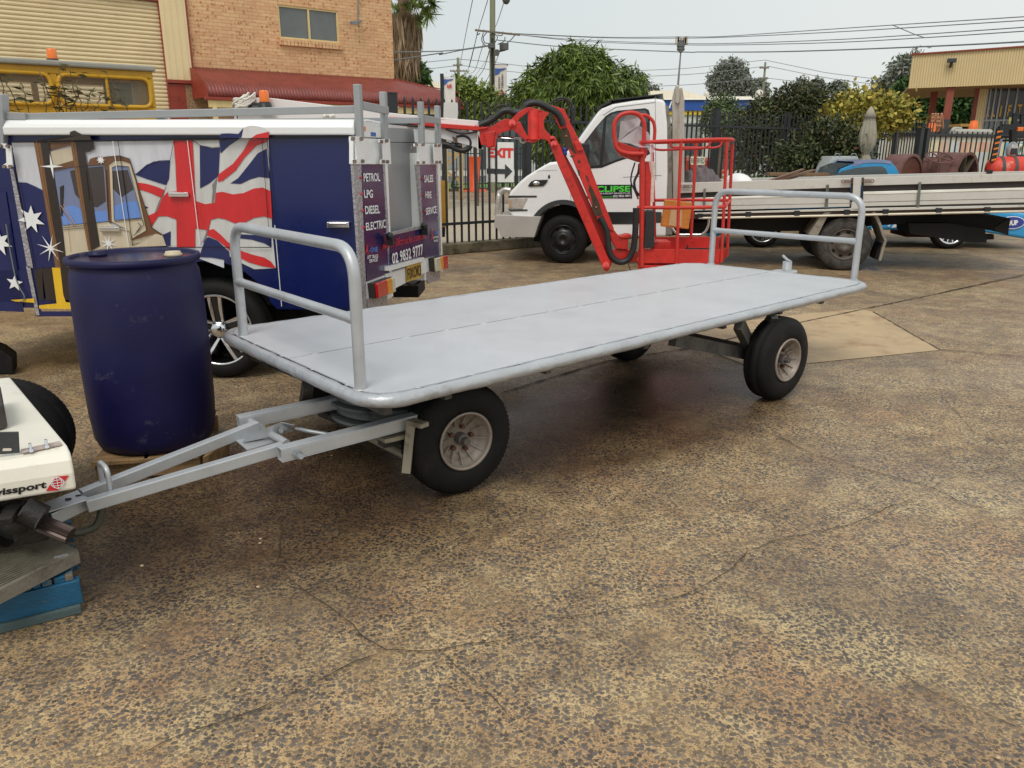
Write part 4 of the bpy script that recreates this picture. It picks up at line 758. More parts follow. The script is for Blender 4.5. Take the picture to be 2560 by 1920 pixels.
# underside and wheels
m = MB(); m.box(PVN.at((uLft+uB)/2-.05, zB+.1, .95), (uB-uLft-.3, 1.5, .2), rz=PVN.ang); m.box(PVN.at(uB-.5, .42, .9), (.3, 1.0, .2), rz=PVN.ang); m.tube([PVN.at(ru, .38, .1), PVN.at(ru, .38, 1.8)], .05); m.build('chassis', dark, van)
m = MB(); m.prism([PVN.at(ru+.52*math.cos(a), .30+.64*math.sin(a), .34) for a in np.linspace(math.pi, 0, 20)], PVN.n*.05); m.build('wheel_well', mat('well_black', (.006, .006, .006), .9), van)
wheel(van, PVN.at(ru, wr_, .03), -PVN.n, wr_, .25, .262, 'mag')
wheel(van, PVN.at(ru, wr_, 1.8), PVN.n, wr_, .25, .262, 'mag')
wheel(van, PVN.at(ru-3.1, wr_, .03), -PVN.n, wr_, .25, .262, 'mag')
m = MB(); m.box(rp('G', 1900, 1440, -.5)+Z*0, (.3, .5, .12), rz=PVN.ang); m.tube(spline([rp('G', 1880,1400,-.1), rp('G', 1930,1420,-.1), rp('G', 1975,1410,-.1), rp('G', 2010,1370,-.1)]), .012, 8); build_each(m, 'exhaust', dark, van)
# loose cable hanging over the front corner
m = MB(); m.tube(spline([PVN(q('S', *t), -.03) for t in ((48,0),(70,150),(95,290),(125,430),(165,520),(192,570),(185,605),(160,612))]), .004, 6); tag(m.build('cable', mat('grey_cable', lin((120, 128, 126)), .5)), 'thin grey cable hanging down over the stars on the ute', 'cable')
# ---------------------------------------------------------------- flatbed trailer
ZD = .67
NFc, NRc, FRc, FFc = V3((-.570, 3.115, 0)), V3((2.83, 6.22, 0)), V3((1.66, 7.385, 0)), V3((-1.685, 4.455, 0))
tr = thing('flatbed_trailer', 'silver flatbed baggage trailer with tube rails at both ends', 'trailer', (NFc+FRc)/2, R(42))
crn = [NFc, NRc, FRc, FFc]
def inset(P, d):
    c = sum(P, V3((0, 0, 0)))/4; out = []
    for i, p in enumerate(P):
        a = (P[i-1]-p).normalized(); b = (P[(i+1) % 4]-p).normalized(); out.append(p+(a+b)*d)
    return out
tz = ZD-.028
edge = fillet([p+Z*tz for p in crn], .20, 8, True)
# slightly dented perimeter tube
ed = []
r_ = random.Random(4)
for i in range(len(edge)):
    a, b_ = edge[i], edge[(i+1) % len(edge)]; n = max(1, int((b_-a).length/.05))
    for k in range(n): ed.append(a.lerp(b_, k/n))
rad = []
for i, p in enumerate(ed):
    nrfront = (p-NFc).length < 1.6 or (p-FFc).length < 1.1
    rad.append(.031*(1+r_.uniform(-.07, .05)*(1 if nrfront else .25)))
m = MB(); m.tube([p+V3((0, 0, r_.uniform(-.0016, .0016))) for p in ed], rad, 20, closed=True); m.build('frame_tube', mat('silver_tube_paint', lin((180, 183, 187)), .38, .3, .12, 5, .6, 26, dirt=lin((128, 124, 118)), ds=6, dth=(.58, .8), coat=.15), tr)
inn = inset(crn, .0295); mA = (inn[0]+inn[3])/2; mB2 = (inn[1]+inn[2])/2
def deckpoly(P, rs):
    out = []
    for i, p in enumerate(P):
        if rs[i]: out += fillet([P[i-1], p, P[(i+1) % 4]], rs[i], 6)[1:-1]
        else: out.append(p)
    return [v+Z*(ZD-.006) for v in out]
sd = (mA-inn[0]).normalized()*.0035
m = MB(); m.prism(deckpoly([inn[0], inn[1], mB2-sd, mA-sd], [.17, .17, 0, 0]), Z*.006); m.prism(deckpoly([mA+sd, mB2+sd, inn[2], inn[3]], [0, 0, .17, .17]), Z*.006); dk = m.build('deck', silver_deck, tr)
m = MB(); m.prism([p+Z*(ZD-.05) for p in inset(crn, .06)], Z*.03); m.build('deck_underside', mat('under_deck_grey', lin((62, 60, 58)), .7), tr)
# stitch welds along the seams
m = MB()
L0 = mB2-mA
for k in range(16): p = mA+L0*((k+.5)/16); m.ball(p+Z*(ZD+.000), (.028, .008, .004), 8, 4)
for A, B, n in ((inn[0], inn[3], 5), (inn[0], inn[1], 15)):
    for k in range(n): m.ball(A.lerp(B, (k+.7)/n)+Z*(ZD-.001), (.02, .008, .004), 8, 4)
build_each(m, 'weld', silver, dk)
m = MB()                                       # dark grey strips over the seam slots between the welds
sl_ = mat('seam_gap_grey', lin((70, 72, 76)), .8)
for A, B, n, f0, f1 in ((mA, mB2, 16, .62, 1.38),):
    for k in range(n):
        a = A.lerp(B, min((k+f0)/n, .985)); b_ = A.lerp(B, min((k+f1)/n, .99))
        if (b_-a).length > .02: m.bar(a+Z*(ZD+.0004), b_+Z*(ZD+.0002), .0032, .0006)
m.build('seam_gap', sl_, dk)
# rails
def rail(bA, bB, top, mid, nm='end_rail'):
    e = bpy.data.objects.new(nm, None); COL.objects.link(e); e.parent = tr; FR[e.name] = FR[tr.name]
    m = MB(); m.tube(fillet([bA+Z*(ZD-.02), bA+Z*top, bB+Z*top, bB+Z*(ZD-.02)], .14, 8), .0262, 18); h = m.build('hoop', silver, e)
    m = MB(); m.tube([bA+Z*mid, bA.lerp(bB, .03)+Z*mid, bA.lerp(bB, .06)+Z*mid, bA.lerp(bB, .94)+Z*mid, bA.lerp(bB, .97)+Z*mid, bB+Z*mid], [.026, .0255, .0225, .0225, .0255, .026], 16); m.build('cross_rail', silver, e)
    m = MB()
    for b_ in (bA, bB):
        m.tube([b_+V3((.03*math.cos(t), .03*math.sin(t), ZD-.003)) for t in np.linspace(0, 2*math.pi, 13)[:-1]], .006, 6, closed=True)
    m.build('weld_bead', silver, h); return e
rail(V3((-.655, 3.285, 0)), V3((-1.50, 4.325, 0)), 1.272, .970)
rail(V3((2.745, 6.34, 0)), V3((1.83, 7.30, 0)), 1.318, .972)
# rear coupling plate with pin
pc = G(q('K', 1180, 1475), ZD-.01); d_t = (NRc-NFc).normalized(); n_t = V3((-d_t.y, d_t.x, 0))
m = MB(); m.prism([V3((p.x, p.y, ZD-.015)) for p in (pc-d_t*.13-n_t*.09, pc+d_t*.05-n_t*.11, pc+d_t*.14-n_t*.06, pc+d_t*.14+n_t*.04, pc+d_t*.05+n_t*.09, pc-d_t*.13+n_t*.07)], Z*.014); hp = m.build('hitch_plate', silver, tr, bevel=.003)
m = MB(); pp = pc+d_t*.07; pp.z = ZD; m.cyl(pp, pp+Z*.075, .038); m.build('pin_socket', silver, hp)
m = MB(); m.tube([pp+Z*.075-n_t*.03-d_t*.0, pp+Z*.085+n_t*.0, pp+Z*.12+n_t*.05], .012, 10); m.build('hitch_pin', silver, hp)
# wheels
def wdir(a): return -V3((math.cos(R(a)), math.sin(R(a)), 0))
fR = V3((-.225, 3.655, .288)); rR = V3((1.885, 5.238, .288)); axF, axR = wdir(125), wdir(129)
wheel(tr, fR, axF, .288, .185, .145, 'trailer'); wheel(tr, rR, axR, .288, .185, .145, 'trailer')
fL = fR - axF*1.46; rL = rR - axR*1.56
wheel(tr, fL, -axF, .288, .185, .145, 'trailer'); wheel(tr, rL, -axR, .288, .185, .145, 'trailer')
under = mat('grimy_chassis_paint', lin((84, 82, 78)), .6, .2, .25, 6, dirt=lin((40, 36, 32)), ds=7)
m = MB(); m.bar(fR-axF*.2, fL+axF*.2, .07, .07); m.build('front_axle', under, tr)
m = MB(); m.bar(rR-axR*.2, rL+axR*.2, .07, .08); m.build('rear_axle', under, tr)
tcn = V3((-.64, 3.99, 0))
m = MB()
for z0, z1, r0 in ((.345, .36, .32), (.375, .41, .29), (.42, .435, .32), (.445, .475, .29), (.485, .50, .33), (.50, .61, .27)): m.lathe([(r0-.05, z0), (r0, z0), (r0, z0), (r0, z1), (r0, z1), (r0-.05, z1), (0, z1)], tcn, Z, 48)
m.lathe([(0, .30), (.2, .30), (.2, .345), (.3, .345)], tcn, Z, 32); m.build('turntable', mat('ring_grey', lin((124, 126, 126)), .5, .3, .2, 7, dirt=lin((58, 56, 52)), ds=8), tr)
m = MB()
for sg in (-1, 1):
    b0 = tcn+axF*(.28*sg); m.bar(b0+Z*.31-axF.cross(Z)*.2, b0+Z*.31+axF.cross(Z)*.2, .07, .09)
for e_ in (.12, .45, 1.1, 1.9, 2.7, 3.4, 4.0): a = NFc+d_t*e_+n_t*.08; b_ = a+n_t*1.42; m.bar(a+Z*(ZD-.08), b_+Z*(ZD-.08), .04, .06)
for o_ in (.45, 1.15): m.bar(NFc+d_t*.1+n_t*o_+Z*(ZD-.075), NRc-d_t*.1+n_t*o_+Z*(ZD-.075), .05, .07)
m.build('subframe', under, tr)
# rear struts
m = MB(); ax0 = rR-axR*.28; m.bar(ax0+Z*.0, G(q('O', 1125, 515), .60), .05, .09); m.bar(ax0+Z*.02, G(q('O', 1395, 455), .60), .05, .06); m.bar(ax0-Z*.02, G(q('O', 620, 640), .58), .05, .08); ax1 = rL+axR*.28; m.bar(ax1, ax1-d_t*.28+Z*.32, .05, .08); m.bar(ax1, ax1+d_t*.2+Z*.32, .05, .06); m.bar(ax1-Z*.02, ax1-d_t*1.1+Z*.30, .05, .08); build_each(m, 'axle_strut', under, tr)
# yoke, drawbar
ZY = .40
def gz(k, x, y, z): return G(q(k, x, y), z)
yr0, yr1 = gz('N', 492, 790, ZY), gz('N', 1290, 585, ZY+.02); yl0, yl1 = gz('N', 208, 568, ZY), gz('N', 900, 425, ZY+.02)
def hollow(mb, p, q_, w_, h_, t=.005):
    p = V3(p); q_ = V3(q_); d = (q_-p).normalized(); sd_ = d.cross(Z).normalized(); up = sd_.cross(d)
    for o, ww, hh in ((up*(h_/2-t/2), w_, t), (up*(-h_/2+t/2), w_, t), (sd_*(w_/2-t/2), t, h_-2*t), (sd_*(-w_/2+t/2), t, h_-2*t)): mb.box((p+q_)/2+o, ((q_-p).length, ww, hh), ax=(d, sd_, up))
m = MB(); hollow(m, yr0, yr1+(yr1-yr0)*.35, .06, .062); m.build('yoke_arm', silver, tr, bevel=.004); m = MB(); hollow(m, yl0, yl1+(yl1-yl0)*.35, .06, .062); m.build('yoke_arm', silver, tr, bevel=.004)
m = MB(); c = gz('N', 602, 775, ZY-.0); m.cyl(c+axF*.0, c+(yr0-yl0).normalized()*.028*1.6+Z*.0, .02, 6, False); m.cyl(c, c+(yr0-yl0).normalized()*.07, .011, 12); m.build('pivot_bolt', galv, tr)
tip = gz('M', 262, 985, .30)
da, db = gz('N', 520, 745, ZY), gz('N', 345, 592, ZY+.01)
ta, tb = gz('M', 480, 915, .315), gz('M', 450, 862, .315)
m = MB(); m.bar(da, ta, .045, .05); m.build('drawbar', silver, tr, bevel=.004); m = MB(); m.bar(db, tb, .045, .05); m.build('drawbar', silver, tr, bevel=.004)
m = MB(); m.bar((ta+tb)/2+(ta-tb).normalized()*.0, tip, .075, .052); m.prism([gz('M', 432, 835, .35), gz('M', 482, 890, .35), gz('M', 268, 958, .338), gz('M', 215, 918, .338)], Z*.006); ct = m.build('coupling_head', silver, tr, bevel=.004)
m = MB()
for t in ((370, 885), (428, 866)): p = gz('M', *t, .353); m.bar(p-V3((.006, 0, 0)), p+V3((.014, .006, 0)), .008, .012)
m.build('bolt_head', mat('dark_bolt', lin((60, 62, 66)), .5, .5), ct)
m = MB(); m.tube(fillet([gz('M', 568, 800, .335), gz('M', 568, 800, .335)+Z*.105, gz('M', 612, 845, .335)+Z*.105, gz('M', 612, 845, .335)], .035, 6), .0105, 12); m.build('lifting_loop', silver, tr)
m = MB(); c = gz('M', 455, 985, .24); a_ = (da-ta).normalized(); m.tube(fillet([c-a_*.085+Z*.04, c-a_*.05-Z*.055, c+a_*.05-Z*.06, c+a_*.085+Z*.045], .04, 6), [.016]*len(fillet([c, c+Z, c+a_, c], .04, 6)), 10)
m.bar(c-a_*.09+Z*.045, c+a_*.09+Z*.05, .05, .015); m.build('hook', mat('hook_green_grey', lin((88, 88, 76)), .6, .2), tr)
# centre plate between the bars, pivot tubes, tie rod
m = MB(); m.prism([gz('N', 160, 672, ZY-.03), gz('N', 325, 590, ZY-.03), gz('N', 500, 700, ZY-.03), gz('N', 272, 768, ZY-.03)], Z*.006); m.build('gusset_plate', silver, tr)
m = MB(); m.tube([gz('N', 290, 562, ZY), gz('N', 372, 610, ZY)], .018, 14); m.tube([gz('N', 418, 640, ZY), gz('N', 545, 715, ZY)], .018, 14)
m.prism([gz('N', 232, 712, ZY-.02), gz('N', 275, 655, ZY+.02), gz('N', 500, 570, ZY+.06), gz('N', 595, 590, ZY+.055), gz('N', 590, 632, ZY-.0), gz('N', 300, 705, ZY-.03)], V3((.004, .006, 0))); m.build('bracket', silver, tr)
c = gz('N', 534, 606, ZY+.03); m = MB(); m.cyl(c, c+V3((-.004, -.03, 0)), .02, 4, False); m.cyl(c+V3((-.004, -.03, 0)), c+V3((-.006, -.045, .002)), .013, 6, False); m.build('pivot_bolt', galv, tr)
m = MB(); m.tube([gz('N', 600, 612, ZY), gz('N', 650, 622, ZY), gz('N', 700, 632, ZY), gz('N', 840, 655, ZY-.02)], [.006, .011, .011, .011], 10); m.build('tie_rod', galv, tr)
m = MB(); A = gz('N', 1405, 560, .44); B = gz('N', 1365, 800, .18); m.bar(A, V3((A.x-.03, A.y-.02, .19)), .04, .04); m.tube([gz('N', 1120, 672, .26), gz('N', 1380, 805, .20)], .022, 12); m.bar(gz('N', 1395, 560, .45), gz('N', 1500, 590, .45), .05, .02); m.box(gz('N', 1280, 650, .36), (.16, .14, .02), rz=R(37)); m.build('brake_linkage', mat('stained_cream_steel', lin((150, 142, 124)), .6, dirt=lin((96, 84, 68)), ds=12), tr)
m = MB(); m.tube([gz('N', 780, 505, .34), gz('N', 1040, 610, .34)], .02, 12); m.bar(gz('N', 690, 310, .52), gz('N', 668, 440, .38), .05, .05); m.build('steering_rod', under, tr)
# ---------------------------------------------------------------- blue drum on its pallet
dg = G(q('d', 346, 985), .13); dv = V3((dg.x, dg.y, 0)).normalized(); dc = V3((dg.x, dg.y, 0))+dv*.305
dm = mat('blue_drum_plastic', lin((20, 18, 64)), .52, 0, .16, 4, .12, 120, dirt=lin((84, 84, 100)), ds=4.5, dth=(.60, .74), rv=.14, spec=.35)
dt = thing('plastic_drum', 'tall dark blue plastic drum with scuffs standing on a small timber pallet', 'drum', dc+Z*.13)
m = MB(); hD = 1.045
m.lathe([(0, 0), (.265, 0), (.288, .012), (.307, .06), (.318, .20), (.323, .5), (.321, .80), (.312, .925), (.300, .955), (.298, .97), (.306, .974), (.322, .982), (.326, .996), (.322, 1.010), (.310, 1.014), (.302, 1.010), (.298, .998), (.296, .990), (0, .992)], dc+Z*.13, Z, 96); m.build('drum_body', dm, dt)
m = MB(); m.lathe([(.295, .996), (.27, .998), (0, 1.0)], dc+Z*.13, Z, 64); m.build('wet_lid', mat('wet_drum_lid', lin((46, 46, 70)), .12, 0, .35, 8, .3, 30, dirt=lin((96, 60, 56)), ds=6, dth=(.5, .7)), dt)
for k, x, y, cl in (('S', 1368, 236, 'b'), ('S', 770, 236, 'b2')):
    c = G(q(k, x, y), 1.14); m = MB(); m.lathe([(0, .0), (.045, 0), (.045, .012), (.038, .016), (.038, .024), (0, .026)], V3((c.x, c.y, 1.130)), Z, 24); m.build('bung_cap' if cl == 'b' else 'bung_ring', mat('bung_beige', lin((206, 190, 160)), .5) if cl == 'b' else dm, dt)
pw_ = mat('weathered_pine', lin((146, 116, 78)), .8, 0, .2, 8, .3, 60, dirt=lin((92, 70, 48)), ds=5, stretch=(1, 6, 6))
p0 = G(q('M', 535, 790), 0); p1 = G(q('M', 1112, 745), 0); ppl = PL(p0, math.degrees(math.atan2(p1.y-p0.y, p1.x-p0.x))); Lp = (p1-p0).length
pt = thing('timber_pallet', 'small weathered timber pallet carrying the dark blue drum', 'pallet', ppl.at(Lp/2, 0, .3), ppl.ang)
for o in (.03, .36, .7): m = MB(); m.box(ppl.at(Lp/2, .055, o), (Lp, .045, .09), rz=ppl.ang); m.build('bearer', pw_, pt, bevel=.003)
for i in range(6): m = MB(); u = .05+(Lp-.1)*i/5; m.box(ppl.at(u, .1135, .37), (.09, .80, .022), rz=ppl.ang+.02*(i % 3-1)); m.build('slat', pw_, pt, bevel=.002)
m = MB(); m.prism([gz('M', 1125, 745, 0), gz('M', 1170, 720, 0), gz('M', 1239, 640, 0), gz('M', 1239, 560, .1), gz('M', 1190, 560, .12), gz('M', 1120, 650, .1)], V3((.02, .03, 0))); m.build('broken_slat', pw_, pt)
# ---------------------------------------------------------------- white airport tug, bottom left
tb0 = G(q('Q', 610, 1400), .46); PT_ = PL(tb0, 27); tp_ = lambda k, x, y, off=0.: PT_(q(k, x, y), off)
tug = thing('baggage_tug', 'cream white baggage tug end with black lettering at the left edge', 'tug', PT_.at(-1, 0), PT_.ang)
tw = mat('worn_cream_paint', lin((232, 227, 212)), .42, 0, .05, 3, .04, 60, dirt=lin((150, 140, 120)), ds=4.5, dth=(.60, .82))
zf = tp_('Q', 655, 1115).z; ztp = zf+.03; zb_ = tb0.z; ue = PT_.s_(tp_('Q', 650, 1110)); ueb = PT_.s_(tb0)
A = G(q('Q', 650, 1100), ztp); Bb = G(q('Q', 540, 970), ztp); Cc = G(q('Q', 0, 318), ztp); nb_ = (Cc-Bb).normalized()
prof = [(0, zb_), (0, ztp-.08), (.012, ztp-.035), (.04, ztp-.008), (.09, ztp), (1.3, ztp), (1.3, zb_)]
m = MB(); far = PT_.at(-1.9, 0)
def tpt(u, z, o): return PT_.at(u, z, o)
cols = []
for o, z in prof: cols.append(((tpt(ueb+(ue-ueb)*min(1, (z-zb_)/.1), z, o) + (nb_*.0)), z, o))
# right edge follows the measured slanted side
def side(z, o):
    base = PT_.at(ue, z, 0)
    if o <= .09: return PT_.at(ue-.01*(o/.09), z, o)
    b0 = PT_.at(ue-.01, z, .09); k = (o-.09)/1.21; return b0+ V3((nb_.x, nb_.y, 0))*(1.21*k)
Rr = [side(z, o) for o, z in prof]; Ll = [p - PT_.d*1.9 for p in Rr]; n = len(prof)
m.add(Rr+Ll, [tuple(range(n)), tuple(range(2*n-1, n-1, -1))]+[(i, i+n, (i+1) % n+n, (i+1) % n) for i in range(n)]); tbd = m.build('body', tw, tug, bevel=.012, bseg=3)
lettering('lettering', 'swissport', [tp_('Q', *t) for t in ((-140,1480),(420,1385),(420,1305),(-140,1400))], black_dec, tbd, .035, .003)
lq = [(415,1398),(495,1270),(622,1256),(528,1392)]; m = MB(); m.prism([tp_('Q', *t, -.002) for t in lq], PT_.n*-.001); m.build('logo_diamond', red_dec, tbd)
m = MB(); lc = tp_('Q', 518, 1325, -.006)
for rx_, rz_ in ((.014, .022), (.022, .011), (.020, .020)): m.tube([lc+PT_.d*(rx_*math.cos(t))+Z*(rz_*math.sin(t)) for t in np.linspace(0, 2*math.pi, 21)[:-1]], .0011, 5, closed=True)
m.tube([lc-PT_.d*.022, lc+PT_.d*.022], .0010, 5); m.tube([lc-Z*.026, lc+Z*.026], .0010, 5)
m.build('logo_emblem', white_dec, tbd)
m = MB(); a, b_, c, d = [G(q('Q', *t), ztp+.003) for t in ((190,1030),(540,955),(560,985),(200,1060))]; m.prism([a, b_, c, d], Z*.004); hg = m.build('hinge_strip', mat('primer_strip', lin((186, 172, 164)), .5, dirt=lin((120, 84, 74)), ds=14), tug)
m = MB()
for t in ((275,1005),(418,970)): p = G(q('Q', *t), ztp+.02); m.cyl(V3((p.x, p.y, ztp+.004)), V3((p.x, p.y, ztp+.016)), .009, 8); m.cyl(V3((p.x, p.y, ztp+.016)), V3((p.x, p.y, ztp+.036)), .005, 8)
build_each(m, 'hinge_bolt', chrome, hg)
def topbox(P, z0, h, name, mt, bv=.01):
    m = MB(); m.prism([V3((p.x, p.y, z0)) for p in [G(q('Q', *t), z0) for t in P]], Z*h); return m.build(name, mt, tug, bevel=bv)
topbox([(-60,870),(75,830),(40,640),(-60,640)], ztp+.002, .10, 'black_box', mat('brown_black_box', lin((64, 56, 54)), .5))
m = MB(); o = .06; A = G(q('Q', 178, 1055), ztp); m.prism([tp_('Q', -60, 1075, o), tp_('Q', 178, 1055, o), tp_('Q', 168, 865, o), tp_('Q', -60, 870, o)], PT_.n*.008); bk = m.build('bracket_plate', mat('dark_zinc_plate', lin((74, 78, 80)), .5, .3), tug, bevel=.002)
m = MB(); m.prism([tp_('Q', *t, o-.002) for t in ((25,1038),(100,1035),(108,1022),(98,1012),(30,1012),(22,1025))], PT_.n*-.001); m.build('slot', mat('slot_pale', lin((220, 212, 196)), .5), bk)
# tug wheel behind the body
tyc = V3((-2.78, 4.18, 0)); aw_ = math.radians(0); twc = G((-6, 1118), .29); wheel(tug, twc, V3((.22, -.975, 0)), .29, .26, .17, 'steel', tread=70, amp=.003)
m = MB(); m.box(PT_.at(-1.1, .32, .62), (1.4, .8, .28), rz=PT_.ang); m.build('chassis', dark, tug)
# black coupling and splined shaft of the tug
cu = thing('drive_shaft', 'greasy black universal joint with splined shaft resting on the radiator', 'shaft', gz('R', 200, 480, .36))
bs = mat('greasy_black_cast', lin((34, 32, 30)), .4, .3, .3, 14, .4, 60)
m = MB(); P = lambda x, y, z: gz('R', x, y, z)
m.tube([P(-260, 520, .33), P(40, 490, .33)], .085, 20); m.tube([P(30, 480, .33), P(80, 478, .33)], .098, 20); m.build('shaft_tube', bs, cu)
m = MB(); c = P(320, 430, .37); m.ball(P(200, 470, .35), (.085, .085, .07)); m.cyl(P(230, 370, .42), P(420, 460, .38), .05, 16); m.box(P(300, 520, .33), (.11, .12, .10), rz=.5); m.box(P(110, 400, .42), (.05, .16, .03), rz=.3); m.build('universal_joint', bs, cu, bevel=.006)
m = MB(); a, b_ = P(380, 500, .35), P(695, 630, .30); ax_ = (b_-a)
m.lathe([(0, 0), (.033, 0), (.033, ax_.length), (0, ax_.length)], a, ax_, 28, False, mod=lambda i, j, r, h: (r*(.82 if i % 2 else 1) if r else 0, h)); m.build('splined_shaft', mat('steel_spline', lin((72, 60, 56)), .35, .6, .2, 9), cu)
# radiator core
zr_ = .175; rad_ = thing('radiator', 'flat grey finned radiator core lying on the blue pallet', 'radiator', gz('R', 200, 900, zr_))
tl_, tr2, br_, bl2 = P(-300, 760, zr_+.03), P(400, 612, zr_+.03), P(775, 790, zr_+.03), P(-300, 1330, zr_+.03)
m = MB(); m.prism([tl_, tr2, br_, bl2], -Z*.03); m.build('core', mat('dark_core', lin((30, 28, 25)), .8, 0), rad_)
m = MB(); nf = 22
for i in range(nf):
    f = (i+.5)/nf; a = bl2.lerp(tl_, f); b_ = br_.lerp(tr2, f); m.bar(a+Z*.004, b_+Z*.004, .011, .010)
m.build('fin_row', mat('bent_fin_alloy', lin((128, 122, 106)), .5, .5, .25, 25), rad_)
m = MB(); m.bar(bl2+Z*.0-V3((0, .01, .012)), br_+Z*.0-V3((0, .01, .012)), .02, .05); m.build('side_channel', mat('chalky_alloy', lin((132, 126, 116)), .55, .3, .2, 9, .3, 40, dirt=lin((86, 78, 68)), ds=9), rad_)
m = MB(); c = P(640, 860, zr_+.02)+V3((.0, -.02, .0)); m.tube([c+V3((.018*math.cos(t), -.004, .02*math.sin(t)+.0)) for t in np.linspace(0, 2*math.pi, 17)[:-1]], .004, 6, closed=True); m.box(c+V3((0, 0, 0)), (.045, .004, .055), rz=R(27)); m.build('mount_tab', galv, rad_)
# blue pallet
bp0, bp1 = G(q('R', -40, 1595), .0), G(q('R', 838, 1372), .0); PB = PL(bp0, math.degrees(math.atan2((bp1-bp0).y, (bp1-bp0).x))); Lb = (bp1-bp0).length
zpt = PB(q('R', 800, 1062)).z; blm = mat('chipped_blue_paint', lin((20, 82, 114)), .5, 0, .2, 7, .25, 50, dirt=lin((92, 100, 98)), ds=8, dth=(.60, .68), stretch=(1, 3, 3))
bpt = thing('timber_pallet', 'chipped blue timber pallet in the bottom left corner under the radiator', 'pallet', PB.at(Lb-.6, 0, .3), PB.ang)
m = MB(); m.box(PB.at(Lb-.9, (zpt+.035)/2, .02), (1.8, .04, zpt-.035), rz=PB.ang); m.build('side_bearer', blm, bpt, bevel=.004)
m = MB(); m.box(PB.at(Lb-.16, .018, .03), (.30, .09, .034), rz=PB.ang); m.build('foot_block', mat('grey_green_wood', lin((70, 86, 86)), .8, bump=.3), bpt, bevel=.004)
wds = [.07, .035, .03, .035, .04, .03]; u = Lb-.015
for i, w_ in enumerate(wds[::-1]): m = MB(); m.box(PB.at(u-w_/2, zpt+.012, .30), (w_-.004, .58, .024), rz=PB.ang+r_.uniform(-.008, .008)); m.build('deck_board', blm if i % 2 else mat('bare_grey_board', lin((112, 100, 84)), .85, 0, .2, 8, .3, 40, dirt=lin((30, 92, 122)), ds=7, dth=(.5, .56), stretch=(1, 3, 3)), bpt, bevel=.003); u -= w_
m = MB(); m.box(PB.at(u-.55, zpt+.012, .33), (.9, .5, .022), rz=PB.ang); m.build('deck_board', blm, bpt, bevel=.003)
for o_ in (.3, .58): m = MB(); m.box(PB.at(Lb-.9, (zpt+.035)/2, o_), (1.8, .04, zpt-.035), rz=PB.ang); m.build('side_bearer', blm, bpt, bevel=.004)
# dark rubber block with a green tag at the left edge
cc = G(q('S', 40, 1190), 0); wk = thing('wheel_chock', 'black rubber block with a lime tag at the left edge behind the tug', 'chock', cc)
m = MB(); m.prism([G(q('S', -60, 1190), 0), G(q('S', 105, 1192), 0), G(q('S', 105, 1192), 0)+V3((.02, .0, .13)), G(q('S', 105, 1192), 0)+V3((-.05, 0, .19)), G(q('S', -60, 1190), 0)+V3((0, 0, .24))], V3((-.1, .22, 0))); m.build('block', rubber, wk, bevel=.012)
m = MB(); m.prism([G(q('S', -30, 1190), 0)+V3((0, .0, .23)), G(q('S', 10, 1190), 0)+V3((0, 0, .235)), G(q('S', 20, 1190), 0)+V3((0, 0, .27)), G(q('S', -30, 1190), 0)+V3((0, 0, .285))], V3((0, .004, 0))); m.build('tag', mat('lime_tag', lin((150, 190, 60)), .5), wk)
# ---------------------------------------------------------------- white tray truck
PTK = PL(G(q('d', 1213, 570)), -10.9); T_ = lambda k, x, y, off=0.: PTK(q(k, x, y), off)
tk = thing('tray_truck', 'white cab truck with a long aluminium drop side tray', 'truck', T_('d', 1700, 560, 1)*1, PTK.ang); tk.location.z = 0; FR[tk.name] = frame((tk.location.x, tk.location.y, 0), PTK.ang)
cabP = [('I', (330,1045)),('I', (326,900)),('I', (345,862)),('I', (385,820)),('I', (430,772)),('I', (490,722)),('I', (560,678)),('I', (640,630)),('I', (700,598)),('I', (760,592)),('I', (935,420)),('I', (1050,258)),('I', (1130,148)),('I', (1165,110)),('I', (1260,72)),('I', (1450,40)),('I', (1640,20)),('J', (640,20)),('J', (715,30)),('J', (735,70)),('J', (755,260)),('J', (758,700)),('J', (740,1272)),('J', (240,1272))]
wcF = T_('I', 818, 1302); uF_, zF_ = PTK.s_(wcF), .367
arcF = [PTK.at(uF_+.52*math.cos(a), zF_+.53*math.sin(a)) for a in np.linspace(-.35, math.pi-.02, 18)]
oc = [T_(k, *t) for k, t in cabP]; oc += [p for p in arcF if p.z > .35]
m = MB(); m.prism(oc, PTK.n*1.95); m.build('cab', white_paint, tk, bevel=.045, bseg=4)
m = MB(); a = oc[9]+PTK.n*.12; 
m.prism([T_('I', 948, 415, .14)-PTK.d*.015, T_('I', 1130, 158, .14)-PTK.d*.015, T_('I', 1130, 158, 1.8)-PTK.d*.015, T_('I', 948, 415, 1.8)-PTK.d*.015], (PTK.d*-.02)); m.build('windscreen', glass_dark, tk)
m = MB(); m.prism([T_('I', *t, -.004) for t in ((1005,428),(1110,290),(1205,180),(1250,150),(1310,132),(1560,110),(1592,124),(1604,160),(1606,520),(1560,545),(1400,562),(1290,598),(1170,648),(1050,655),(1040,560))], PTK.n*.01)
wf = m.build('side_window', blackm, tk)
m = MB()
for P in (((1020,432),(1110,305),(1188,212),(1150,622),(1062,636)), ((1216,196),(1262,166),(1320,148),(1548,128),(1576,142),(1584,180),(1586,500),(1540,528),(1390,546),(1270,586),(1178,622))): m.prism([T_('I', *t, -.009) for t in P], PTK.n*.004)
m.build('pane', mat('tinted_cab_glass', lin((100, 112, 110)), .06, 0, .45, 2.2, rv=.02, spec=.8, dirt=lin((56, 62, 62)), ds=2.5, dth=(.42, .58)), wf)
m = MB(); m.prism([T_('I', *t, -.06) for t in ((985,426),(1040,424),(1054,440),(1050,640),(1000,648),(992,560))], PTK.n*-.10); m.build('mirror', blackm, tk, bevel=.015)
m = MB()
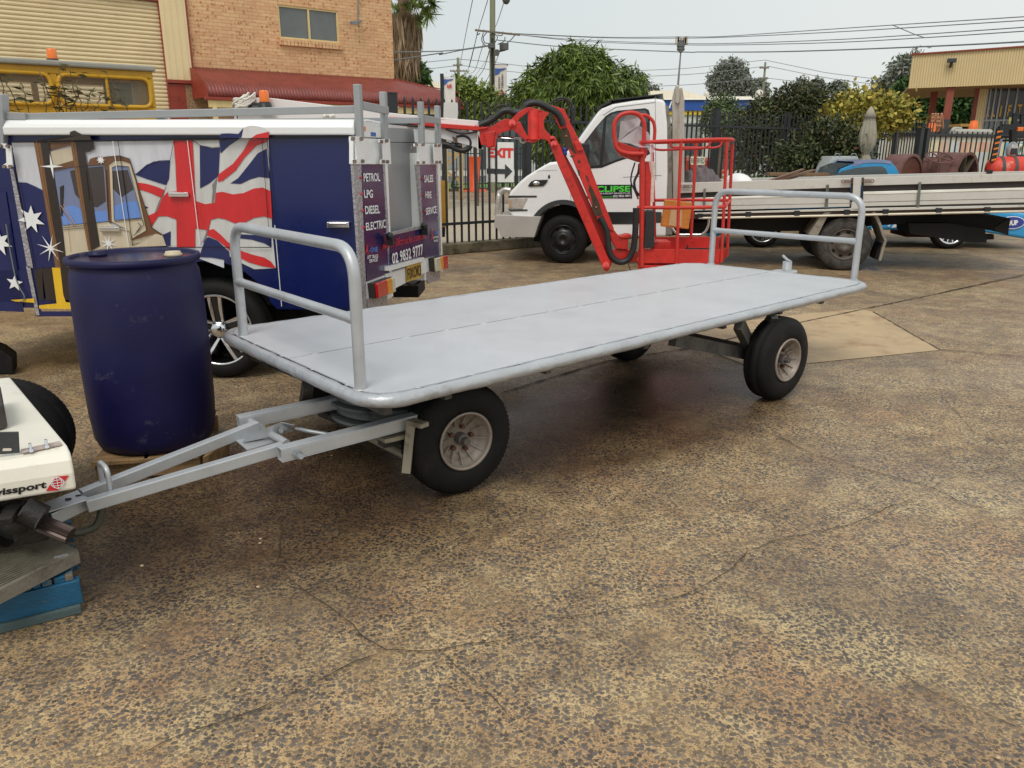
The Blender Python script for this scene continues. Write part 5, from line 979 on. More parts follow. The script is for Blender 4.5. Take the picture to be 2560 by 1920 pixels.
al = [PTK.at(uF_+.56*math.cos(a), zF_+.60*math.sin(a), -.012) for a in np.linspace(.35, 2.75, 18)]; ai = [PTK.at(uF_+.50*math.cos(a), zF_+.53*math.sin(a), -.012) for a in np.linspace(.35, 2.75, 18)]
m.prism(al+ai[::-1], PTK.n*.04); m.prism([T_('I', *t, -.006) for t in ((1205,1046),(1450,1046),(1450,1156),(1255,1156))], PTK.n*.01); m.prism([T_('J', *t, -.006) for t in ((180,1046),(700,1046),(700,1142),(235,1158))], PTK.n*.01); m.prism([T_('I', *t, -.008) for t in ((328,898),(583,898),(583,912),(328,918))], PTK.n*.01); m.prism([T_('I', *t, -.008) for t in ((318,1012),(330,1022),(500,1022),(500,1036),(340,1040))], PTK.n*.01); m.build('black_trim', mat('trim_plastic', lin((54, 57, 58)), .6), tk)
m = MB(); m.prism([PTK.at(uF_+.50*math.cos(a), .3+.58*math.sin(a), .3) for a in np.linspace(math.pi, 0, 20)], PTK.n*.05); m.build('wheel_well', mat('well_black', (.006, .006, .006), .9), tk)
m = MB(); m.prism([T_('I', *t, -.012) for t in ((330,925),(502,920),(452,1020),(330,1012))], PTK.n*.02); hl = m.build('headlamp', mat('headlamp_clear', lin((190, 182, 172)), .12, .1, .25, 10, coat=.8), tk, bevel=.006)
m = MB(); m.prism([T_('I', *t, -.016) for t in ((338,940),(352,938),(350,1004),(338,1000))], PTK.n*.002); m.build('indicator_strip', mat('amber_dull', lin((196, 150, 90)), .3), hl)
m = MB(); m.prism([T_('H', *t, -.02) for t in ((1262,1290),(1300,1235),(1350,1212),(1528,1207),(1500,1255),(1465,1290),(1300,1298))], PTK.n*.02); sr = m.build('side_repeater', blackm, tk, bevel=.006); m = MB(); m.ball(T_('H', 1378, 1255, -.02), (.06, .014, .03)); m.build('lens', chrome, sr)
m = MB(); m.prism([T_('H', *t, -.003) for t in ((1365,1110),(1395,1088),(1650,1078),(1650,1082),(1398,1092))], PTK.n*.002); m.prism([T_('I', *t, -.003) for t in ((888,880),(892,880),(894,948),(890,948))], PTK.n*.002); m.prism([T_('C', *t, -.003) for t in ((1982,890),(1986,890),(1992,1659),(1986,1659))], PTK.n*.002); m.prism([T_('C', *t, -.003) for t in ((1500,1060),(1620,985),(1985,940),(1985,946),(1622,991),(1504,1066))], PTK.n*.002); m.prism([T_('J', *t, -.003) for t in ((350,730),(700,712),(700,717),(350,735))], PTK.n*.002); m.build('panel_gap', mat('gap_grey', lin((140, 144, 142)), .6), tk)
m = MB(); m.tube([T_('H', 1562, 960, .1), T_('H', 1542, 1150, .02)], .004, 6); m.ball(T_('H', 1542, 1168, .0), (.018, .018, .03), 10, 8); m.build('aerial', blackm, tk)
m = MB(); m.bar(T_('I', 1150, 118, .4), T_('I', 1270, 62, .4), .8, .03); m.bar(T_('I', 1265, 60, .6), T_('J', 715, 8, .6), 1.2, .016); m.build('roof_visor', mat('visor_black', lin((48, 50, 50)), .4), tk)
# door sign
dsn = MB(); dsn.prism([T_('J', *t, -.008) for t in ((30,800),(430,800),(434,922),(30,922))], PTK.n*.004); dso = dsn.build('door_sign', mat('sign_black', lin((20, 22, 34)), .35), tk)
sgreen = mat('sign_green', lin((84, 214, 72)), .4)
lettering('lettering', 'ECLIPSE', [T_('J', *t, -.011) for t in ((60,866),(416,864),(418,810),(60,812))], sgreen, dso, .03, .002)
lettering('lettering', 'MECHANICAL & SECURITY SERVICES PTY LTD', [T_('J', *t, -.011) for t in ((60,886),(416,884),(416,870),(60,872))], white_dec, dso, .01, .002)
lettering('lettering', 'Commercial', [T_('J', *t, -.011) for t in ((160,916),(252,914),(252,900),(160,902))], sgreen, dso, .01, .002)
lettering('lettering', '(02) 9832 9871', [T_('J', *t, -.011) for t in ((262,918),(418,914),(418,892),(262,894))], white_dec, dso, .02, .002)
# bumper and bull bar
m = MB(); m.prism([T_('I', *t, -.05) for t in ((205,1082),(215,1072),(618,1088),(622,1092),(585,1195),(560,1274),(262,1272),(240,1205),(200,1180))], PTK.n*2.05); m.build('bumper', mat('dull_alloy', lin((186, 182, 176)), .42, .25, .05, 5), tk, bevel=.02)
m = MB()
for o in (.12, .5, 1.4, 1.75): m.tube(fillet([T_('I', 246, 1080, o), T_('I', 238, 900, o), T_('I', 285, 842, o), T_('I', 345, 850, o)], .12, 6), .042, 14)
m.tube(fillet([T_('I', 222, 1080, .1), T_('I', 246, 870, .1), T_('I', 246, 870, 1.8), T_('I', 222, 1080, 1.8)], .1, 6), .04, 14); m.build('bull_bar', mat('polished_alloy', lin((200, 196, 190)), .25, .6), tk)
tyg = mat('dusty_tyre', lin((52, 50, 48)), .8, 0, .2, 10, .2, 120, dirt=lin((100, 92, 84)), ds=8, dth=(.45, .8))
tyk = mat('truck_tyre', lin((62, 61, 60)), .75, 0, .2, 10, .2, 120)
wheel(tk, PTK.at(uF_, .367, .02), -PTK.n, .367, .22, .215, 'steel', tread=60)
wcR = T_('K', 1900, 1195); uR_ = PTK.s_(wcR)
wheel(tk, PTK.at(uR_, .38, .02), -PTK.n, .38, .24, .215, 'steel', tm=tyg, tread=60); wheel(tk, PTK.at(uR_, .38, .34), -PTK.n, .38, .24, .215, 'steel', tm=tyg, tread=60)
wheel(tk, PTK.at(uF_, .367, 1.9), PTK.n, .367, .22, .215, 'steel', tread=60); wheel(tk, PTK.at(uR_, .38, 1.85), PTK.n, .38, .24, .215, 'steel', tm=tyg, tread=60)
# stack behind the cab
m = MB(); m.prism([T_('J', *t, .12) for t in ((792,30),(815,-70),(885,-80),(905,30),(905,980),(800,980))], PTK.n*.12); m.prism([T_('D', *t, .05) for t in ((404,715),(416,706),(442,706),(452,715),(452,905),(430,925),(408,900))], PTK.n*.1); m.build('headboard_post', mat('stained_alloy_post', lin((188, 182, 170)), .4, .3, .08, 4, dirt=lin((140, 126, 108)), ds=3, stretch=(4, 4, .6)), tk, bevel=.01)
m = MB(); m.prism([T_('J', *t, .02) for t in ((738,80),(760,90),(788,300),(796,1250),(735,1250))], PTK.n*.3); m.prism([T_('J', *t, .3) for t in ((796,300),(905,300),(905,1180),(796,1180))], PTK.n*1.3); m.build('cab_back', mat('dusty_grey_back', lin((128, 124, 114)), .7, dirt=lin((80, 74, 66)), ds=4), tk)
# tray
PR0 = 2.05
def tray(name, P, off, th, mt=alu, bv=.004, sub_=None): m = MB(); m.prism([T_(k, *t, off) for k, t in P], PTK.n*th); return m.build(name, mt, sub_ or tk, bevel=bv)
tL = ('J', 880, 0)
tray('tray_side_board', [('K', (0,448)),('K', (1975,392)),('K', (1965,500)),('K', (0,566))], .0, .035); tray('tray_side_board', [('K', (0,628)),('K', (1955,560)),('K', (1955,722)),('K', (0,774))], .0, .035)
tray('tray_side_board', [('L', (440,370)),('L', (2500,318)),('L', (2500,402)),('L', (440,462))], .0, .035); tray('tray_side_board', [('L', (430,530)),('L', (2500,478)),('L', (2500,640)),('L', (430,690))], .0, .035)
for P in ([('K', (0,560)),('K', (1965,495)),('K', (1960,640)),('K', (0,700))], [('L', (440,455)),('L', (2500,398)),('L', (2500,560)),('L', (430,600))]): tray('board_recess', P, .045, .02, mat('board_gap', lin((58, 50, 48)), .7))
tray('board_highlight_lip', [('L', (430,528)),('L', (2500,474)),('L', (2500,500)),('L', (430,560))], -.008, .01, mat('alloy_lip_highlight', lin((246, 242, 232)), .35, .2)); tray('board_highlight_lip', [('K', (0,626)),('K', (1955,566)),('K', (1955,592)),('K', (0,650))], -.008, .01, mat('alloy_lip_highlight', lin((246, 242, 232)), .35, .2))  # lip of the lower board, its highlight painted in as near-white
tray('board_groove', [('L', (430,640)),('L', (2500,592)),('L', (2500,597)),('L', (430,646))], -.002, .003, alu_dark); tray('board_groove', [('K', (0,716)),('K', (1955,680)),('K', (1955,684)),('K', (0,722))], -.002, .003, alu_dark)
tray('coaming_rail', [('K', (170,792)),('K', (1970,742)),('L', (2500,668)),('L', (2500,692)),('L', (400,742)),('K', (1980,768)),('K', (170,812))], -.02, .06)
tray('sill_beam', [('K', (160,815)),('L', (410,745)),('L', (2500,690)),('L', (2500,735)),('L', (410,775)),('K', (160,860))], .03, .9, mat('rusty_sill', lin((98, 82, 72)), .8))
m = MB(); m.tube([T_('K', 215, 855, -.03), T_('L', 0, 794, -.03), T_('L', 2500, 738, -.03)], .017, 10); rr_ = m.build('rope_rail', mat('rail_cream_alloy', lin((216, 206, 186)), .4, .2), tk)
m = MB()
for k, x, y in (('K', 232, 845),('K', 785, 825),('K', 1345, 812),('K', 1920, 800),('L', 678, 765),('L', 1265, 752),('L', 1802, 742)): p = T_(k, x, y, -.03); m.box(p+Z*.012, (.075, .03, .085), rz=PTK.ang)
build_each(m, 'rail_clip', blackm, rr_)
tray('tray_post', [('L', (325,372)),('L', (412,370)),('L', (388,738)),('L', (300,740))], -.02, .05)
for P in ([(303,378),(326,376),(316,640),(292,645)], [(422,374),(444,374),(430,650),(405,640)]): tray('hinge_strap', [('L', t) for t in P], -.024, .03, blackm, .002)
for P in ([(1050,425),(1078,420),(1055,695),(1022,700)], [(28,455),(56,452),(42,710),(10,712)]): tray('board_hinge', [('L', t) for t in P], -.028, .02, mat('hinge_grey', lin((118, 120, 114)), .55, .3), .002)
for P in ([(1690,468),(1716,468),(1702,735),(1668,738)], [(272,515),(298,512),(290,770),(260,772)]): tray('board_hinge', [('K', t) for t in P], -.028, .02, mat('hinge_grey', lin((118, 120, 114)), .55, .3), .002)
for k, c in (('L', (258, 414)), ('L', (488, 410)), ('K', (72, 488))):
    p = T_(k, *c, -.04); m = MB(); a_, w_ = PTK.d*.075, Z*.017; m.tube(fillet([p-a_-w_, p+a_-w_, p+a_+w_, p-a_+w_], .012, 3, True), .006, 6, closed=True); m.bar(p-a_*.6, p+a_*.6, .012, .014); m.build('latch', mat('rusty_latch', lin((120, 96, 82)), .6, .3), tk)
# tray floor, far boards, headboard
zfl = T_('L', 400, 735).z; uT0, uT1 = PTK.s_(T_('J', 900, 850)), PTK.s_(T_('L', 2500, 500))
zs0, zs1 = T_('J', 900, 1010).z, T_('L', 2500, 655).z
m = MB(); m.prism([PTK.at(uT0, zs0-.02, .03), PTK.at(uT1, zs1-.02, .03), PTK.at(uT1, zs1+.02, .03), PTK.at(uT0, zs0+.02, .03)], PTK.n*PR0); m.build('tray_floor', alu_dark, tk)
zt0, zt1 = T_('K', 0, 430).z, T_('L', 2500, 318).z
fp = lambda k, x, y: T_(k, x, y, PR0)
tray('far_side_board', [('K', (0,420)),('K', (800,392)),('K', (1690,372)),('L', (130,350)),('L', (2500,292)),('L', (2500,420)),('L', (0,470)),('K', (0,540))], PR0, .035)
m = MB(); p = T_('L', 1830, 306, PR0-.01); m.box(p, (.08, .05, .05), rz=PTK.ang); m.build('latch', blackm, tk)
# chassis, mudguards, step, tank, under body
m = MB(); m.prism([T_(k, *t, .55) for k, t in (('J', (760,1180)),('K', (600,850)),('L', (470,780)),('L', (1500,770)),('L', (2050,818)),('L', (2040,1005)),('L', (1900,965)),('L', (1500,900)),('L', (930,880)),('L', (600,900)),('K', (1500,1000)),('K', (600,1010)),('J', (760,1260)))], PTK.n*.9); m.build('chassis', dark, tk)
m = MB(); m.prism([T_(k, *t, .35) for k, t in (('L', (935,880)),('L', (1370,876)),('L', (1540,900)),('L', (1560,1080)),('L', (1200,1030)),('L', (950,992)))], PTK.n*.7); m.prism([T_(k, *t, .4) for k, t in (('L', (1450,900)),('L', (1780,930)),('L', (1800,1085)),('L', (1700,1090)),('L', (1540,1082)))], PTK.n*.5); m.prism([T_(k, *t, .3) for k, t in (('L', (2040,822)),('L', (2062,826)),('L', (2035,1008)),('L', (1900,960)),('L', (1880,930)))], PTK.n*.05); m.prism([T_(k, *t, .5) for k, t in (('L', (1700,1000)),('L', (1880,1000)),('L', (1880,1055)),('L', (1800,1060)),('L', (1795,1095)),('L', (1760,1090)))], PTK.n*.1); m.build('spare_tank', dark, tk)
m = MB(); a = [T_('L', *t, -.0) for t in ((560,745),(600,800),(640,900),(668,1000),(696,1062),(672,1150),(632,1290),(606,1288),(640,1150),(668,1066),(640,1000),(612,910),(570,820),(530,760))]; m.prism(a, PTK.n*.5); a = [T_('K', *t, -.0) for t in ((1740,785),(1690,850),(1590,1050),(1540,1050),(1480,1040),(1600,860),(1660,790))]; m.prism(a, PTK.n*.5); build_each(m, 'mudguard', mat('mudguard_alloy', lin((150, 142, 128)), .55, .2, dirt=lin((90, 80, 70)), ds=6), tk)
m = MB(); m.prism([T_('L', *t, .05) for t in ((660,1080),(690,1068),(630,1290),(560,1272),(590,1180))], PTK.n*.35); m.build('mud_flap', rubber, tk)
m = MB(); m.tube(fillet([T_('J', 795, 1190, .02), T_('J', 840, 1252, .02), T_('J', 1075, 1252, .02), T_('J', 1122, 1180, .02), T_('J', 1128, 1100, .02)], .15, 6), .022, 12); m.build('side_guard_tube', chrome, tk)
# load on the tray
m = MB()
c = T_('J', 1060, 730, .75); vs = []; nU, nV = 36, 20
def bl_h(u, v): return max(0, (1-abs(2*u-1)**2.6))*max(0, (1-abs(2*v-1)**3))
zb0 = T_('J', 900, 760, .4).z-.12
P0, P1 = T_('J', 872, 760, .35), T_('J', 1262, 770, .35)
zt_ = T_('J', 1050, 630, .7).z
for i in range(nU+1):
    for j in range(nV+1):
        u, v = i/nU, j/nV; b_ = P0.lerp(P1, u)+PTK.n*(.9*v); h = (bl_h(u, v)**.6)*(zt_-zb0)*(1.0 - .25*u + .05*math.sin(9*u+3)) + .025*math.sin(u*31+v*7)+.02*math.sin(v*23+u*13)
        vs.append(V3((b_.x, b_.y, zb0+max(0, h))))
m.add(vs, [(i*(nV+1)+j, (i+1)*(nV+1)+j, (i+1)*(nV+1)+j+1, i*(nV+1)+j+1) for i in range(nU) for j in range(nV)], True); m.build('moving_blanket', mat('grey_felt', lin((104, 94, 96)), .95, 0, .25, 12, .8, 60)); tag(bpy.data.objects['moving_blanket'], 'crumpled grey felt blanket heaped at the front of the tray', 'blanket')
m = MB(); a, b_ = T_('K', 500, 430, 1.2), T_('K', 835, 430, 1.2); c = (a+b_)/2; hh = T_('K', 640, 350, 1.2).z-c.z+.08; m.ball(c-Z*.06, ((b_-a).length/2, .4, hh), 24, 14); tag(m.build('plastic_dome', mat('white_plastic', lin((236, 234, 234)), .4)), 'smooth white plastic dome lying on the tray beside the grey blanket', 'cover')
for i, (a, b_, w_) in enumerate((((1065,412),(1415,292),.05), ((1120,410),(1540,300),.06), ((1230,408),(1440,345),.045))):
    A, B = T_('K', *a, .5+i*.12), T_('K', *b_, 1.1+i*.1); m = MB(); m.bar(A-(B-A)*.3, B, w_, .022)
    tag(m.build('timber_plank', mat('grey_brown_timber', lin((124, 96, 78)), .8, bump=.2)), ('thin weathered plank poking up from the tray, leftmost of three', 'widest weathered plank poking up from the tray, middle of three', 'short weathered plank lying lowest of three on the tray')[i], 'plank', 'planks leaning over the truck tray')
# ---------------------------------------------------------------- blue car behind the truck
PCR = PL(G(q('L', 1400, 1165)), -3.5); C_ = lambda k, x, y, off=0.: PCR(q(k, x, y), off)
car = thing('blue_car', 'bright blue low coupe with chrome wheels parked behind the tray truck', 'car', PCR.at(-1.5, 0, .9), PCR.ang)
cbl = mat('bright_blue_car_paint', lin((44, 150, 206)), .25, 0, .06, 1.5, coat=.6); cg = mat('grey_blue_roof', lin((120, 128, 158)), .3, coat=.4)
uW1 = PCR.s_(C_('K', 950, 1120)); uW2 = PCR.s_(C_('L', 1400, 1080))
zsk = C_('L', 900, 1062).z; zhood = C_('L', 1950, 775).z
def arch(u, r): return [PCR.at(u+r*math.cos(a), .33+r*math.sin(a)) for a in np.linspace(math.pi, 0, 12)]
o_ = [PCR.at(uW1-.95, zsk), *[p for p in arch(uW1, .38) if p.z > zsk], *[p for p in arch(uW2, .38) if p.z > zsk], PCR.at(uW2+1.35, zsk+.02), PCR.at(uW2+1.5, .45), PCR.at(uW2+1.45, zhood-.02), PCR.at(uW2+.5, zhood+.10), PCR.at(uW1-.4, zhood+.10), PCR.at(uW1-1.0, zhood-.1), PCR.at(uW1-1.05, .4)]
m = MB(); m.prism(o_, PCR.n*1.78); cb3 = m.build('body', cbl, car, bevel=.05, bseg=3)
rf = [('K', (1600,365)),('K', (1850,290)),('K', (1990,235)),('K', (2100,205)),('L', (330,196)),('L', (520,180)),('L', (660,184)),('L', (745,200)),('L', (790,250)),('L', (832,330))]
top = [C_(k, *t, .2) for k, t in rf]; zr1 = zhood+.08
m = MB(); m.prism([PCR.at(PCR.s_(top[0])+.1, zr1, .2)]+top[1:]+[PCR.at(PCR.s_(top[-1])+.05, zr1, .2)], PCR.n*1.2); m.build('cabin', cbl, car, bevel=.02, bseg=2)
m = MB(); m.prism([C_('L', *t, .19) for t in ((120,345),(200,300),(360,262),(530,248),(640,246),(680,270),(705,328),(705,400),(60,400))], PCR.n*.01); m.build('side_window', glass_dark, car)
m = MB(); w0_ = PCR.at(PCR.s_(top[0])+.1, zr1, .2); u_ = (Z-PCR.d)*.012
for A_, B2_ in ((w0_, top[1]), (top[1], top[2])): m.add([A_+u_+PCR.n*.06, B2_+u_+PCR.n*.06, B2_+u_+PCR.n*1.14, A_+u_+PCR.n*1.14], [(0, 1, 2, 3)])
m.build('windscreen', glass_dark, car)
m = MB(); t2 = [p+Z*.012 for p in top[2:8]]; t3 = [p+PCR.n*1.18 for p in t2]; n = len(t2); m.add([p-Z*.01+PCR.n*.02 for p in t2]+t3, [(i, i+n, i+n+1, i+1) for i in range(n-1)]); m.add([p+Z*.004 for p in t2]+[p-Z*.05-PCR.n*.01 for p in t2], [(i, i+1, i+n+1, i+n) for i in range(n-1)]); m.build('roof_skin', cg, car)
for u in (uW1, uW2): wheel(car, PCR.at(u, .33, .02), -PCR.n, .33, .2, .235, 'chrome', tread=40)
m = MB(); c = C_('L', 2080, 870, -.03); P = [c+PCR.d*(.22*math.cos(t))+Z*(.11*math.sin(t)) for t in np.linspace(0, 2*math.pi, 33)[:-1]]; m.prism(P, PCR.n*.01); ov = m.build('oval_badge', white_dec, cb3)
m = MB(); m.prism([c-PCR.n*.003+PCR.d*(.205*math.cos(t))+Z*(.098*math.sin(t)) for t in np.linspace(0, 2*math.pi, 33)[:-1]], PCR.n*.003); m.build('oval_badge_field', mat('badge_blue', lin((52, 66, 150)), .4), ov)
lettering('lettering', 'IDUP', [C_('L', *t, -.036) for t in ((2010,908),(2145,896),(2145,840),(2010,846))], white_dec, ov, .05, .004)
m = MB()
for P in (((700,905),(735,890),(720,918)), ((770,892),(830,884),(790,924),(745,924)), ((905,890),(945,884),(930,915),(900,915)), ((520,925),(575,950),(540,958)), ((505,890),(525,890),(515,910))): m.prism([C_('L', *t, -.03) for t in P], PCR.n*.004)
m.build('side_graphic', white_dec, cb3)
# ---------------------------------------------------------------- red and white boom lift
PBL = PL((1.86, 10.35), 0.); B_ = lambda k, x, y, off=0.: PBL(q(k, x, y), off); BN = PBL.n
bl = thing('boom_lift', 'red and white articulated boom lift with hanging red basket', 'boom lift', PBL.at(-2, 0, .3), 0)
wgl = mat('boom_white', lin((228, 222, 220)), .4, 0, .03, 2)
def bp(name, P, off, th, mt, parent=bl, bv=.006): m = MB(); m.prism([B_(k, *t, off) for k, t in P], BN*th); return m.build(name, mt, parent, bevel=bv)
bp('boom', [('b', (300,215)),('b', (330,200)),('b', (560,205)),('b', (1070,268)),('b', (1290,300)),('W', (60,838)),('W', (480,880)),('W', (1300,950)),('W', (1340,1035)),('W', (480,970)),('W', (60,975)),('b', (1000,380)),('b', (300,380))], .0, .28, wgl)
bp('boom_edge', [('W', (60,892)),('W', (480,908)),('W', (900,935)),('W', (480,925)),('W', (60,915))], -.004, .01, redp)
bp('counter_boom', [('b', (270,290)),('b', (300,400)),('W', (60,1000)),('W', (560,1000)),('W', (800,1050)),('W', (1290,1110)),('W', (1315,1335)),('W', (1215,1305)),('W', (700,1170)),('b', (1450,480)),('b', (270,480))], .02, .24, mat('boom_white_underside', lin((206, 204, 206)), .5))
bp('boom_cover_strip', [('W', (300,985)),('W', (560,968)),('W', (1330,1028)),('W', (1445,1042)),('W', (1400,1062)),('W', (1260,1085)),('W', (800,1050)),('W', (480,1010))], -.05, .25, redp)
bp('end_plate', [('W', (1290,1105)),('W', (1322,1100)),('W', (1312,1335)),('W', (1370,1320)),('W', (1362,1345)),('W', (1282,1345))], -.03, .3, mat('end_plate_cream', lin((206, 202, 192)), .5))
bp('boom_head', [('H', (560,490)),('H', (750,512)),('H', (830,478)),('H', (880,440)),('H', (960,405)),('H', (1015,408)),('H', (1062,440)),('H', (1085,500)),('H', (1070,540)),('H', (1000,562)),('H', (900,592)),('H', (862,630)),('H', (842,690)),('H', (838,780)),('H', (725,786)),('H', (700,752)),('H', (622,752)),('H', (625,580))], -.02, .24, redp)
bp('head_rib', [('H', (690,590)),('H', (835,560)),('H', (800,770)),('H', (722,782))], -.04, .02, redp)
# knuckle: two side cheeks made of arms round an opening, pins, slew cylinder
for off in (-.07, .16):
    bp('knuckle_cheek', [('H', (1020,440)),('H', (1120,330)),('H', (1240,255)),('H', (1300,288)),('H', (1262,320)),('H', (1150,402)),('H', (1140,430)),('H', (1075,500))], off, .03, redp)
    bp('knuckle_cheek', [('H', (1020,470)),('H', (1070,462)),('H', (1160,440)),('H', (1200,530)),('H', (1262,640)),('H', (1290,690)),('H', (1235,702)),('H', (1180,650)),('H', (1100,580)),('H', (1040,540))], off, .03, redp)
    bp('knuckle_cheek', [('H', (1400,290)),('H', (1465,300)),('H', (1545,335)),('H', (1500,380)),('H', (1472,440)),('H', (1482,540)),('H', (1560,625)),('H', (1640,700)),('H', (1640,760)),('H', (1585,780)),('H', (1545,740)),('H', (1520,690)),('H', (1420,668)),('H', (1405,660))], off, .03, redp)
bp('knuckle_bridge', [('H', (1240,262)),('H', (1290,250)),('H', (1465,298)),('H', (1450,318)),('H', (1262,312))], -.07, .24, redp); bp('knuckle_bridge', [('H', (1235,668)),('H', (1425,668)),('H', (1420,684)),('H', (1330,725)),('H', (1240,700))], -.07, .24, redp)
m = MB(); a, b_ = B_('H', 1338, 292, -.03), B_('H', 1338, 678, -.03); m.cyl(a, b_, .070, 28); m.build('slew_cylinder', redp, bl)
m = MB()
for x_, y_, rr in ((1055,460,46),(1600,732,40),(1580,655,24)): c = B_('H', x_, y_, -.08); rr_m = rr*.18987*10.3/1980; m.cyl(c, c-BN*.03, rr_m, 24); m.cyl(c-BN*.03, c-BN*.045, rr_m*.45, 12)
build_each(m, 'pivot_pin', redp, bl)
m = MB(); a, b_ = B_('H', 868, 642, .04), B_('H', 1170, 665, .04); m.cyl(a, b_, .012, 14); m.build('hydraulic_rod', chrome, bl)
m = MB(); c = B_('H', 1200, 682, .0); m.tube([c+V3((.036*math.cos(t), 0, .036*math.sin(t))) for t in np.linspace(0, 2*math.pi, 21)[:-1]], .012, 8, closed=True); m.build('rod_eye', mat('eye_grey', lin((190, 184, 184)), .4, .2), bl)
# lower link and jib
bp('lower_link', [('I', (700,368)),('I', (745,360)),('I', (775,415)),('I', (1245,1500)),('I', (1245,1555)),('I', (1218,1586)),('I', (1188,1565)),('I', (1165,1510)),('I', (712,470))], -.07, .06, redp)
bp('lower_link', [('I', (745,400)),('I', (790,440)),('I', (1262,1490)),('I', (1250,1540)),('I', (1225,1545))], .14, .05, redp)
m = MB(); c = B_('I', 1205, 1522, -.075); m.cyl(c, c-BN*.03, .045, 20); m.cyl(c-BN*.03, c-BN*.045, .02, 12); build_each(m, 'pivot_pin', redp, bl)
bp('jib_arm', [('I', (700,78)),('I', (800,108)),('I', (830,120)),('I', (870,215)),('I', (1000,470)),('I', (1280,1195)),('I', (1275,1222)),('I', (1235,1200)),('I', (1180,1080)),('I', (1130,1108)),('I', (800,310)),('I', (735,175))], .0, .06, redp)
bp('jib_arm', [('I', (735,100)),('I', (830,115)),('I', (980,430)),('I', (1260,1160)),('I', (1230,1190)),('I', (800,300))], .13, .05, redp)
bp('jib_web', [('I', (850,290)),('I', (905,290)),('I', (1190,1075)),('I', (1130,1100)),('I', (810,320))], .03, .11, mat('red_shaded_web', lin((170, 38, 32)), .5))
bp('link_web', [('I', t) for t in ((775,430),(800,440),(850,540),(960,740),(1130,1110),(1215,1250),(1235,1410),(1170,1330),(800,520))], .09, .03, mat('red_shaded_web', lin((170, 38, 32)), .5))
bp('jib_collar', [('I', (915,410)),('I', (980,412)),('I', (1002,488)),('I', (950,500))], -.03, .12, redp)
for P in (((795,300),(850,282),(872,310),(905,420),(948,532),(915,512),(880,470),(840,455),(815,380)), ((1060,792),(1085,830),(1120,905),(1145,960),(1178,1072),(1112,1088),(1080,1010),(1085,960),(1072,900),(1050,850)), ((945,660),(970,668),(975,710),(962,722)), ((880,540),(925,534),(930,545),(895,556)), ((950,600),(962,568),(985,600),(966,604)), ((1022,712),(1040,722),(1058,772),(1048,776),(1030,742))): bp('bare_metal_patch', [('I', t) for t in P], -.0035, .003, rust, bv=0)
m = MB()
for x_, y_ in ((850,362),(1120,1003)): m.ball(B_('I', x_, y_, -.006), .012, 8, 5)
build_each(m, 'pin_end', mat('pink_pin', lin((196, 120, 110)), .5), bl)
bp('jib_foot', [('I', (1225,1190)),('I', (1285,1212)),('I', (1330,1272)),('I', (1412,1290)),('I', (1404,1385)),('I', (1300,1378)),('I', (1262,1310))], .02, .14, redp); bp('jib_foot', [('I', (1330,1268)),('I', (1400,1248)),('I', (1440,1250)),('I', (1432,1278)),('I', (1352,1285))], .0, .2, redp); bp('rotator', [('I', (1250,1385)),('I', (1408,1385)),('I', (1490,1400)),('I', (1490,1500)),('I', (1440,1498)),('I', (1300,1470))], .05, .16, redp)
m = MB(); c = B_('I', 835, 500, .0); m.lathe([(0, -.05), (.03, -.05), (.034, -.02), (.028, 0), (.034, .02), (.03, .05), (0, .05)], c, (0, 0, 1), 14); m.build('solenoid', mat('solenoid_blue', lin((34, 58, 130)), .4), bl)
def hose(name, P, r_m, off, mt=rubber_clean, n=8, parent=bl): m = MB(); m.tube(spline([B_(k, *t, off if not isinstance(off, list) else off[i]) for i, (k, t) in enumerate(P)], n), r_m, 12); return m.build(name, mt, parent)
hose('cable_sleeve', [('H', (620,492)),('H', (700,460)),('H', (770,428)),('H', (850,370)),('H', (930,310)),('H', (1010,298)),('H', (1090,325)),('H', (1180,305)),('H', (1250,225)),('H', (1340,195)),('H', (1440,215)),('H', (1540,265)),('H', (1620,310)),('H', (1680,370)),('H', (1730,490))], .040, -.02)
hose('thin_hose', [('H', (690,410)),('H', (760,340)),('H', (840,260)),('H', (920,225)),('H', (980,240)),('H', (1020,275))], .009, .1); hose('thin_hose', [('H', (1560,205)),('H', (1630,150)),('H', (1710,128)),('H', (1790,160)),('H', (1840,230)),('H', (1850,330)),('H', (1835,480))], .012, .1); hose('thin_hose', [('H', (1600,215)),('H', (1680,160)),('H', (1760,165)),('H', (1815,240)),('H', (1830,340)),('H', (1820,500))], .010, .14)
hose('cable_sleeve', [('I', (1150,1095)),('I', (1190,1160)),('I', (1218,1240)),('I', (1228,1340)),('I', (1245,1420)),('I', (1290,1480)),('I', (1350,1498)),('I', (1410,1470)),('I', (1450,1390)),('I', (1468,1280)),('I', (1475,1150)),('I', (1478,1010))], .040, -.04)
hose('thin_hose', [('J', (460,600)),('J', (430,700)),('J', (425,780)),('J', (460,860)),('J', (490,930))], .010, .0); hose('thin_hose', [('J', (500,610)),('J', (490,690)),('J', (455,770)),('J', (465,850)),('J', (500,900))], .016, .05); hose('thin_hose', [('J', (400,1470)),('J', (405,1530)),('J', (425,1580))], .006, .0)
hose('hose_loop', [('W', (790,1265)),('W', (900,1290)),('W', (1000,1340)),('W', (1090,1362)),('W', (1170,1330)),('W', (1200,1260)),('W', (1170,1190)),('W', (1090,1160)),('W', (1000,1175))], .034, .05)
hose('hose_loop', [('W', (790,1290)),('W', (900,1300)),('W', (1000,1290)),('W', (1080,1300))], .035, .06)
hose('thin_hose', [('W', (850,1060)),('W', (950,1100)),('W', (1080,1125)),('W', (1200,1115)),('W', (1290,1090))], .012, -.03)
hose('thin_hose', [('W', (60,985)),('W', (250,1005)),('W', (430,1025)),('W', (560,1030)),('W', (700,1035))], .012, -.03)
